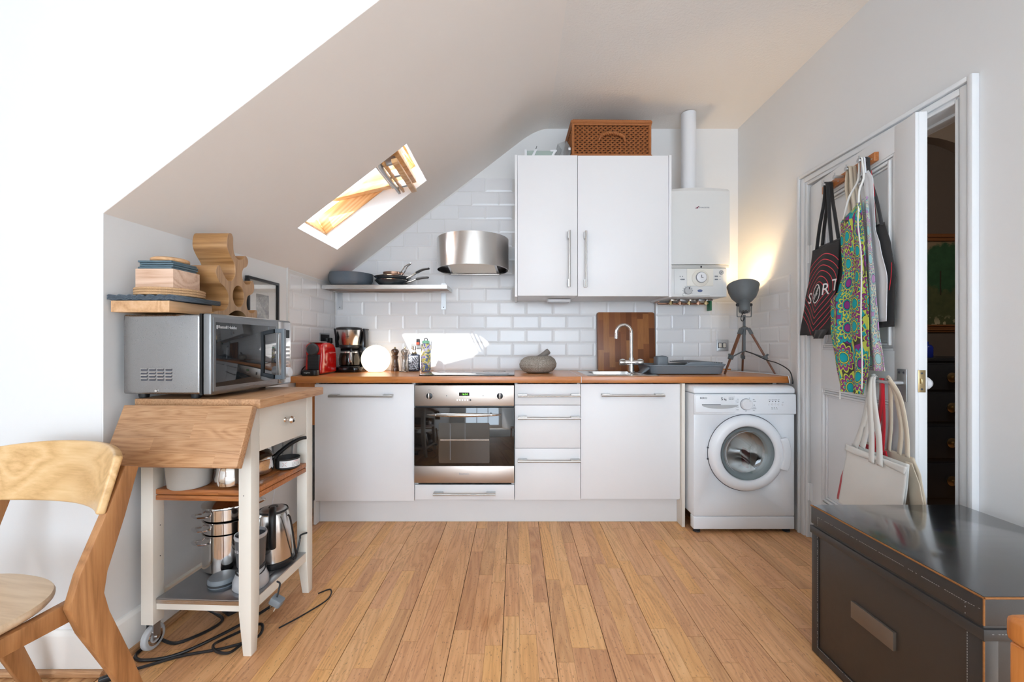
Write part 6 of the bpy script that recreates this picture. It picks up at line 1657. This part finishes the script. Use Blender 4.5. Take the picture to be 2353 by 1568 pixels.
# tripod lamp
t = thing('tripod_lamp', 'grey studio-style tripod lamp with walnut legs, lit, in the worktop corner', 'lamp', (1.503, 2.72, ZW))
MB().cyl((0, 0, .147), (0, 0, .385), .0085, seg=16).build('stem', m_lampgrey, t)
MB().lathe([(0, .288), (.020, .288), (.024, .294), (.024, .302), (.012, .308), (.0085, .312)], (0, 0, 0), 24).build('hub', m_lampgrey, t)
feet = [(-.158, -.060, 0), (.070, .150, 0), (.128, -.125, 0)]
for fx, fy_, fz_ in feet:
    top = Vector((fx * .14, fy_ * .14, .296)); ft = Vector((fx, fy_, .0015)); d = ft - top
    side = Vector((-fy_, fx, 0)).normalized()
    def P(k, s=0.0): return top + d * k + side * s
    lg = MB()
    for s in (-.0105, .0105): lg.tube([P(.16, s), P(.62, s)], [.0078, .0078], 4, flat=(1, 1.1))
    lgo = MB().tube([P(.10, 0), P(.66, 0)], .013, 4, flat=(.6, 1.0)).build('leg', m_walnut, t, bevel=.001)
    MB().tube([P(.60, 0), P(1.0, 0)], .0085, 4, flat=(.8, 1)).build('lower_leg', m_walnut, lgo, bevel=.001)
    MB().tube([P(.0, 0), P(.13, 0)], .0165, 4, flat=(.75, 1.05)).build('leg_bracket', m_lampgrey, lgo, bevel=.0015)
    MB().tube([P(.60, 0), P(.68, 0)], .0185, 4, flat=(.75, 1.1)).build('leg_collar', m_lampgrey, lgo, bevel=.002)
    out = Vector((fx, fy_, 0)).normalized()
    MB().cyl(P(.63) - side * .004 + out * .008 + Vector((0, 0, .006)), P(.60) + out * .020 + Vector((0, 0, .010)), .0065, seg=12).build('leg_screw', m_lampgrey, lgo)
    q = P(.645); MB().tube([(0, 0, .150), tuple(q)], .0042, 8).build('spreader', m_lampgrey, t)
yoke = smooth_pts([(-.047, -.002, .452), (-.047, 0, .41), (-.046, 0, .378), (-.040, 0, .373), (0, 0, .373), (.040, 0, .373), (.046, 0, .378), (.047, 0, .41), (.047, -.002, .452)], 4)
MB().tube(yoke, .003, 8).build('yoke', m_lampgrey, t)
HM = Matrix.Translation((0, 0, .452)) @ Matrix.Rotation(math.radians(8), 4, 'Y') @ Matrix.Rotation(math.radians(-20), 4, 'X')
MB().lathe([(0, -.052), (.030, -.052), (.034, -.046), (.0355, .022), (.034, .024)], (0, 0, 0), 36, HM).build('lamp_neck', m_lampgrey, t)
for k_ in range(9):
    a = 2 * PI * k_ / 9
    MB().cyl((.025 * math.cos(a), .025 * math.sin(a), -.0524), (.025 * math.cos(a), .025 * math.sin(a), -.0530), .0036, seg=10, M=HM).build('vent_hole', m_silver, t)
MB().lathe([(.032, .020), (.050, .030), (.074, .060), (.090, .100), (.0955, .130), (.098, .138), (.0975, .140), (.094, .138), (.088, .102), (.071, .062), (.047, .033), (.030, .024)], (0, 0, 0), 56, HM).build('lamp_shade', m_lampgrey, t)
for sx in (-1, 1): MB().lathe([(0, .012), (.010, .012), (.011, .008), (.011, .0)], (0, 0, 0), 18, Matrix.Translation((sx * .038, 0, .452)) @ Matrix.Rotation(sx * PI / 2, 4, 'Y')).build('tilt_knob', m_dk, t)
MB().lathe([(0, .030), (.012, .030), (.014, .045), (.026, .070), (.028, .085), (.020, .103), (0, .110)], (0, 0, 0), 24, HM).build('bulb', m_bulb, t)
MB().tube(smooth_pts([(0, -.004, .402), (-.018, -.014, .392), (-.030, -.016, .362), (-.022, -.014, .345), (-.008, -.010, .352), (-.002, -.008, .372)], 6), .0032, 8).build('flex', m_black, t)
tag(MB().tube(smooth_pts([(1.503, 2.700, 1.046), (1.52, 2.66, 1.035), (1.575, 2.60, .995), (1.61, 2.54, .975), (1.634, 2.47, .935), (1.638, 2.446, .88), (1.640, 2.448, .858)], 8), .0032, 8).build('lamp_cable', m_black), 'black lamp cable drooping over the right end of the worktop', 'cable')
tag(MB().tube(smooth_pts([(1.50, 3.04, .9045), (1.56, 2.85, .9045), (1.61, 2.66, .9045), (1.615, 2.50, .9045), (1.617, 2.462, .9055), (1.618, 2.450, .895), (1.622, 2.446, .858)], 8), .0028, 8).build('white_cable', m_white_pl), 'thin white cable trailing along the worktop end and over its edge', 'cable')
tag(MB().box(1.43, 1.59, 3.052, 3.082, .9005, .914).build('wooden_batten', m_worktop, bevel=.002), 'short wooden batten lying against the tiles behind the tripod lamp', 'batten')
pl_ = bpy.data.lights.new('tripod_bulb', 'SPOT'); pl_.energy = 8.0; pl_.color = (1.0, .70, .36); pl_.shadow_soft_size = .03; pl_.spot_size = math.radians(120); pl_.spot_blend = .35
po = bpy.data.objects.new('tripod_bulb', pl_); hm = Matrix.Translation((1.503, 2.72, ZW)) @ HM
po.location = hm @ Vector((0, 0, .120)); po.rotation_euler = (hm.to_3x3() @ Vector((0, 0, 1))).to_track_quat('-Z', 'Y').to_euler(); C.objects.link(po)

# ------------------------------------------------------------------ on top of the wall cabinets
t = thing('wicker_basket', 'lidded brown wicker hamper with a rope handle on the wide wall cabinet', 'basket', (.637, 2.90, 2.3365), math.radians(1.0))
bx, by, bh = .262, .145, .250
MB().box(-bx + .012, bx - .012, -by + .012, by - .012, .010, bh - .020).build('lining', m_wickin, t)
def weave(axis, sgn, half, off, nrow, nst, name):
    b = MB(); N = nst * 4
    for r in range(nrow):
        z = .030 + (bh - .060) * r / (nrow - 1)
        pts = []
        for i in range(N + 1):
            u = -half + 2 * half * i / N
            w = .0065 * math.sin(PI * (i / 2.0) + PI * r)
            q = off + sgn * (.004 + w)
            pts.append((u, q, z) if axis == 'x' else (q, u, z))
        b.tube(pts, .0048, 6, caps=False)
    for s in range(nst + 1):
        u = -half + 2 * half * s / nst
        p = (u, off + sgn * .003) if axis == 'x' else (off + sgn * .003, u)
        b.tube([(p[0], p[1], .012), (p[0], p[1], bh - .012)], .0035, 5, caps=False)
    return tag(b.build(name, m_wicker, t), kind='stuff')
weave('x', -1, bx - .012, -by + .012, 15, 16, 'woven_front')
weave('x', 1, bx - .012, by - .012, 15, 16, 'woven_back')
weave('y', -1, by - .012, -bx + .012, 15, 8, 'woven_end')
weave('y', 1, by - .012, bx - .012, 15, 8, 'woven_end')
for z, r, nm in ((.013, .0115, 'base_border'), (bh - .028, .0065, 'lid_seam'), (bh - .010, .0115, 'lid_border')):
    b = MB(); L = []
    for (xa, ya), (xb, yb) in (((-bx, -by), (bx, -by)), ((bx, -by), (bx, by)), ((bx, by), (-bx, by)), ((-bx, by), (-bx, -by))):
        k = max(8, int(math.hypot(xb - xa, yb - ya) / .006))
        pts = [(xa + (xb - xa) * i / k, ya + (yb - ya) * i / k, z) for i in range(k + 1)]
        b.tube(pts, [r * (1 + .13 * (i % 2)) for i in range(k + 1)], 8)
    tag(b.build(nm, m_wicker, t), kind='stuff')
MB().box(-bx + .006, bx - .006, -by + .006, by - .006, bh - .019, bh - .006).build('lid', m_wicker_d, t)
for x in (-bx, bx):
    for y in (-by, by): MB().tube([(x * .985, y * .975, .012), (x * .985, y * .975, bh - .012)], .0085, 8).build('corner_post', m_wicker, t)
hpts = smooth_pts([(-.085, -by - .004, .118), (-.075, -by - .018, .135), (-.035, -by - .026, .150), (.02, -by - .026, .150), (.07, -by - .018, .135), (.088, -by - .004, .112)], 14)
b = MB()
for ph in (0, PI):
    b.tube([(p[0], p[1] + .0055 * math.cos(i * .8 + ph), p[2] + .0055 * math.sin(i * .8 + ph)) for i, p in enumerate(hpts)], .0062, 8)
tag(b.build('rope_handle', m_wicker, t), kind='stuff')
t = thing('fridge_shelf', 'pale glass fridge shelf with white plastic end strips on the narrow wall cabinet', 'shelf', (.147, 2.90, 2.3365))
MB().box(-.075, .110, -.13, .13, .001, .056).build('glass_tray', m_green_glass, t, bevel=.004)
for x0, s, h in ((-.088, .0, .060), (-.048, .030, .062), (.082, .030, .056)):
    MB().prism([(x0, .001), (x0 + .016, .001), (x0 + .016 + s, h), (x0 + s, h)], 'y', -.1365, -.1305).build('white_strip', m_white_pl, t, bevel=.001)
MB().box(.085, .128, -.1370, -.1305, .046, .058).build('white_strip', m_white_pl, t, bevel=.001)
MB().prism([(-.02, .0605), (-.016, .0605), (-.002, .100), (-.006, .100)], 'y', -.10, .06).build('divider', m_clearpl, t)
t = thing('clear_box', 'crumpled clear plastic box wedged against the wicker hamper', 'box', (.312, 2.87, 2.3365), .1)
b = MB().add([(-.035, -.10, .001), (.040, -.11, .001), (.038, .10, .001), (-.035, .10, .001), (-.010, -.095, .062), (.046, -.115, .066), (.044, .10, .062), (-.02, .10, .058), (-.035, -.07, .112), (.020, -.09, .128), (.030, .05, .120), (-.03, .06, .108)],
             [(0, 1, 5, 4), (1, 2, 6, 5), (2, 3, 7, 6), (3, 0, 4, 7), (4, 5, 9, 8), (5, 6, 10, 9), (7, 4, 8, 11), (0, 3, 2, 1)])
b.build('box', m_clearpl, t, solid=.0015, flat=True)
MB().box(.028, .042, -.119, -.112, .052, .068).build('white_corner', m_white_pl, t)

# ------------------------------------------------------------------ hall beyond the door
t = thing('chest_of_drawers', 'dark blue-black chest of drawers with brass knobs in the hall beyond', 'chest of drawers', (2.70, 2.83, 0))
MB().box(-.50, .50, -.22, .23, .06, .985).build('carcass', m_chest, t, bevel=.003)
MB().box(-.52, .52, -.24, .23, .9852, 1.006).build('top', m_chest, t, bevel=.004)
MB().box(-.51, .51, -.232, -.2205, .944, .976).build('cornice', m_chest, t, bevel=.004)
for zc, h in ((.884, .155), (.695, .175), (.474, .195), (.235, .215)):
    d = MB().box(-.47, .47, -.236, -.2205, zc - h / 2, zc + h / 2).build('drawer', m_chest, t, bevel=.003)
    for x in (-.28, .035, .30):
        MB().lathe([(0, .0), (.030, .0), (.031, .004), (.022, .007), (.010, .009), (.009, .026), (.016, .032), (.027, .038), (.029, .046), (.024, .052), (.016, .050), (.008, .056), (0, .057)], (0, 0, 0), 28, at(x, -.2362, zc)).build('knob', m_brass, d)
for x in (-.44, .44):
    for y in (-.18, .18): MB().lathe([(0, 0), (.022, 0), (.034, .02), (.036, .045), (.028, .0598)], (x, y, .0), 20).build('foot', m_chest, t)
t = thing('framed_painting', 'framed green landscape painting hung above the dark chest in the hall', 'painting', (3.13, 3.068, 1.548))
b = MB(); w2_, h2_ = .44, .365
for ins_, pr, z in ((0, .010, .0), (.014, .022, .0), (.030, .014, .0), (.044, .024, .0)):
    wd = .014 if ins_ < .04 else .012
    b.box(-w2_ + ins_, w2_ - ins_, -pr, .0, h2_ - ins_ - wd, h2_ - ins_).box(-w2_ + ins_, w2_ - ins_, -pr, .0, -h2_ + ins_, -h2_ + ins_ + wd)
    b.box(-w2_ + ins_, -w2_ + ins_ + wd, -pr, .0, -h2_ + ins_ + wd, h2_ - ins_ - wd).box(w2_ - ins_ - wd, w2_ - ins_, -pr, .0, -h2_ + ins_ + wd, h2_ - ins_ - wd)
b.build('frame', m_gilt, t, bevel=.001)
def landscape():
    k = NT('green_landscape_paint'); v = k.coord()
    s = k.n('ShaderNodeSeparateXYZ'); k.put(s.inputs[0], v)
    n = k.noise(v, 16, 5, .65); n2 = k.noise(v, 5, 2)
    X, Z = s.outputs[0], s.outputs[2]
    tx = k.math('ADD', X, -.05); tz = k.math('ADD', Z, -.12)
    d = k.math('SQRT', k.math('ADD', k.math('MULTIPLY', k.math('MULTIPLY', tx, tx), .8), k.math('MULTIPLY', tz, tz)))
    tree = k.ramp(k.math('ADD', d, k.math('MULTIPLY', k.math('SUBTRACT', n, .5), .16)), [(.16, (1, 1, 1)), (.19, (0, 0, 0))])
    ground = k.ramp(k.math('ADD', Z, k.math('MULTIPLY', k.math('SUBTRACT', n, .5), .10)), [(0, (1, 1, 1)), (.02, (0, 0, 0))])
    sky = k.mix(n, S(120, 104, 84), S(146, 128, 102))
    c = k.mix(ground, sky, k.mix(n, S(46, 66, 44), S(96, 100, 64)))
    c = k.mix(tree, c, k.mix(n, S(22, 56, 38), S(60, 104, 70)))
    trunk = k.math('MULTIPLY', k.math('LESS_THAN', k.math('ABSOLUTE', k.math('ADD', k.math('ADD', X, -.02), k.math('MULTIPLY', n, .012))), .005), k.math('LESS_THAN', k.math('ABSOLUTE', k.math('ADD', Z, .0)), .09))
    c = k.mix(trunk, c, S(52, 44, 34))
    low = k.ramp(k.math('ADD', Z, .5), [(.20, (1, 1, 1)), (.27, (0, 0, 0))])
    c = k.mix(k.math('MULTIPLY', low, k.math('GREATER_THAN', k.noise(v, 30, 2), .56)), c, S(176, 166, 138))
    k.set('Base Color', c); k.set('Roughness', .5); k.bump(n, .2, .001)
    return k.m
MB().box(-w2_ + .05, w2_ - .05, -.008, -.001, -h2_ + .05, h2_ - .05).build('canvas', landscape(), t)
t = thing('blue_bottle', 'small cobalt blue bottle standing on the dark chest in the hall', 'bottle', (2.70, 2.72, 1.0065))
MB().lathe([(0, 0), (.033, 0), (.035, .004), (.035, .066), (.028, .080), (.012, .088), (.012, .104), (0, .105)], (0, 0, 0), 28).build('body', m_cobalt, t)

# ------------------------------------------------------------------ trunk
t = thing('storage_trunk', 'large black storage trunk with worn tan edges in front of the open door', 'trunk', (1.317, 1.200, 0))
tx_, ty_ = .262, .268
body = MB().box(-tx_, tx_, -ty_, ty_, .0008, .452).build('body', m_trunk_side, t, bevel=.004)
lid = MB().box(-tx_ - .0045, tx_ + .0045, -ty_ - .0045, ty_ + .0045, .4525, .5165).build('lid', m_trunk_trim, t, bevel=.004)
MB().box(-tx_ - .0010, tx_ + .0010, -ty_ - .0010, ty_ + .0010, .5166, .5182).build('lid_top', m_trunk_top, lid, bevel=.0008)
MB().box(-tx_ - .0065, tx_ + .0065, -ty_ - .0065, ty_ + .0065, .420, .446).build('lid_lip', m_trunk_trim, lid, bevel=.002)
for x0, x1, y0, y1, z0, z1 in ((-tx_ - .003, -tx_ - .0002, ty_ - .030, ty_ + .001, .002, .419), (-tx_ - .003, -tx_ - .0002, -ty_ - .001, -ty_ + .034, .002, .419), (-tx_ - .003, -tx_ - .0002, -ty_ + .0345, ty_ - .0305, .002, .034),
                               (-tx_ - .001, -tx_ + .030, -ty_ - .003, -ty_ - .0002, .002, .419), (tx_ - .030, tx_ + .001, -ty_ - .003, -ty_ - .0002, .002, .419), (-tx_ + .0305, tx_ - .0305, -ty_ - .003, -ty_ - .0002, .002, .034)):
    MB().box(x0, x1, y0, y1, z0, z1).build('binding', m_trunk_trim, body, bevel=.001)
e = .0043
MB().tube([(-tx_ - e, ty_ + .003, .5160), (-tx_ - e, -ty_ - .003, .5160)], .0024, 6).build('worn_edge', m_trunk_worn, lid)
MB().tube([(-tx_ - .003, -ty_ - e, .5160), (tx_ + .003, -ty_ - e, .5160)], .0024, 6).build('worn_edge', m_trunk_worn, lid)
MB().tube([(-tx_ - e, -ty_ - e, .455), (-tx_ - e, -ty_ - e, .515)], .0021, 6).build('worn_edge', m_trunk_worn, lid)
MB().tube([(-tx_ - .0028, -ty_ - .0028, .004), (-tx_ - .0028, -ty_ - .0028, .418)], .0020, 6).build('worn_edge', m_trunk_worn, body)
def stitches(pa, pb, parent, n):
    b = MB(); A_, B_ = Vector(pa), Vector(pb)
    for i in range(n):
        if RND.random() < .18: continue
        b.tube([A_.lerp(B_, (i + .15) / n), A_.lerp(B_, (i + .75) / n)], .0007, 4)
    return tag(b.build('stitching', m_stitch, parent), kind='stuff')
stitches((-tx_ - .0049, ty_ - .03, .486), (-tx_ - .0049, -ty_ + .034, .486), lid, 90)
stitches((-tx_ - .0049, ty_ - .03, .488), (-tx_ - .0049, ty_ - .03, .456), lid, 6)
stitches((-tx_ - .0049, -ty_ + .034, .486), (-tx_ - .0049, -ty_ + .034, .456), lid, 6)
stitches((-tx_ - .0049, -ty_ + .034, .486), (-tx_ - .0049, -ty_ + .002, .488), lid, 6)
stitches((-tx_ - .0033, ty_ - .027, .418), (-tx_ - .0033, ty_ - .027, .03), body, 60)
stitches((-tx_ - .0033, -ty_ + .031, .418), (-tx_ - .0033, -ty_ + .031, .03), body, 60)
stitches((-tx_ - .0033, ty_ - .027, .031), (-tx_ - .0033, -ty_ + .031, .031), body, 80)
stitches((-tx_ + .01, -ty_ - .0068, .436), (tx_ - .01, -ty_ - .0068, .436), lid, 70)
MB().box(-tx_ - .010, -tx_ - .0003, -.055, .090, .236, .288).build('label_holder', mat('dull_bronze_plate', S(120, 110, 100), .32, .5, var=.1), body, bevel=.001)

# ------------------------------------------------------------------ chairs
t = thing('dining_chair', 'oak dining chair with a curved pale backrest beside the left wall', 'chair', (-1.368, .934, 0), math.radians(-12))
# seat: rounded square shell with a thick edge
def seat_fn(z, k):
    return [((.215 * k) * math.copysign(abs(math.cos(a)) ** .8, math.cos(a)), (.205 * k) * math.copysign(abs(math.sin(a)) ** .8, math.sin(a)), z) for a in [2 * PI * i / 48 for i in range(48)]]
b = MB(); lay = [(.428, .90), (.432, .965), (.440, .995), (.448, 1.0), (.4545, .985), (.455, .93), (.450, .6), (.446, .2)]
vs = [p for z, k in lay for p in seat_fn(z, k)]
b.add(vs, [(r * 48 + i, r * 48 + (i + 1) % 48, (r + 1) * 48 + (i + 1) % 48, (r + 1) * 48 + i) for r in range(len(lay) - 1) for i in range(48)] + [tuple(range(48)), tuple(range((len(lay) - 1) * 48, len(lay) * 48))])
b.build('seat', m_seat, t, ang=60)
def slab(pts, widths, x, th):
    """plank of varying width following points (y, z), thickness TH along x"""
    n = len(pts); L_, R_ = [], []
    for i, (y, z) in enumerate(pts):
        a = Vector(pts[min(i + 1, n - 1)]) - Vector(pts[max(i - 1, 0)]); a = a.normalized(); nn = Vector((-a.y, a.x)) * widths[i] / 2
        L_.append((y + nn.x, z + nn.y)); R_.append((y - nn.x, z - nn.y))
    return MB().prism(L_ + R_[::-1], 'x', x - th / 2, x + th / 2)
for sx in (-1, 1):
    pp = [(.330, .0015), (.262, .20), (.200, .36), (.182, .425), (.196, .49), (.244, .62), (.285, .745)]
    lg = slab(pp, [.034, .050, .066, .074, .064, .050, .036], sx * .222, .026).build('rear_leg', m_chair, t, bevel=.003)
    slab([(-.205, .0015), (-.170, .22), (-.130, .425)], [.030, .040, .048], sx * .222, .026).build('front_leg', m_chair, t, bevel=.003)
    slab([(-.14, .395), (.02, .40), (.182, .408)], [.046, .042, .052], sx * .2085 - sx * .012, .024).build('seat_rail', m_chair, t, bevel=.003)
def back_fn(u, v):
    a = (u - .5) * 2
    h0, h1 = .628 + .010 * a * a, .795 - .014 * abs(a) ** 3
    z = h0 + (h1 - h0) * v
    y = .300 - .075 * a * a + (z - .70) * .30
    return (a * .238, y, z)
bk = MB().grid(30, 8, back_fn).build('backrest', m_chair_l, t, solid=.020, ang=60)
md = bk.modifiers.new('edge', 'BEVEL'); md.width = .006; md.segments = 3; md.limit_method = 'ANGLE'; md.angle_limit = math.radians(50)

t = thing('wooden_chair', 'orange-brown wooden chair with a low back rail in front of the black trunk', 'chair', (.937, .42, 0))
def cbox(name, x0, x1, y0, y1, z0, z1, bev=.004): return MB().box(x0, x1, y0, y1, z0, z1).build(name, m_orange, t, bevel=bev, bseg=3)
cbox('top_rail', -.216, .216, .160, .192, .650, .689, .009)
for sx in (-1, 1):
    cbox('rear_leg', sx * .197 - .014, sx * .197 + .014, .163, .189, .001, .6495)
    cbox('front_leg', sx * .185 - .015, sx * .185 + .015, -.200, -.170, .001, .425)
    cbox('side_rail', sx * .19 - .010, sx * .19 + .010, -.169, .162, .375, .425)
for z in (.53, .59): cbox('back_slat', -.182, .182, .168, .182, z, z + .030)
cbox('seat', -.205, .205, -.215, .158, .4255, .450, .008)
cbox('front_rail', -.169, .169, -.195, -.177, .375, .425)
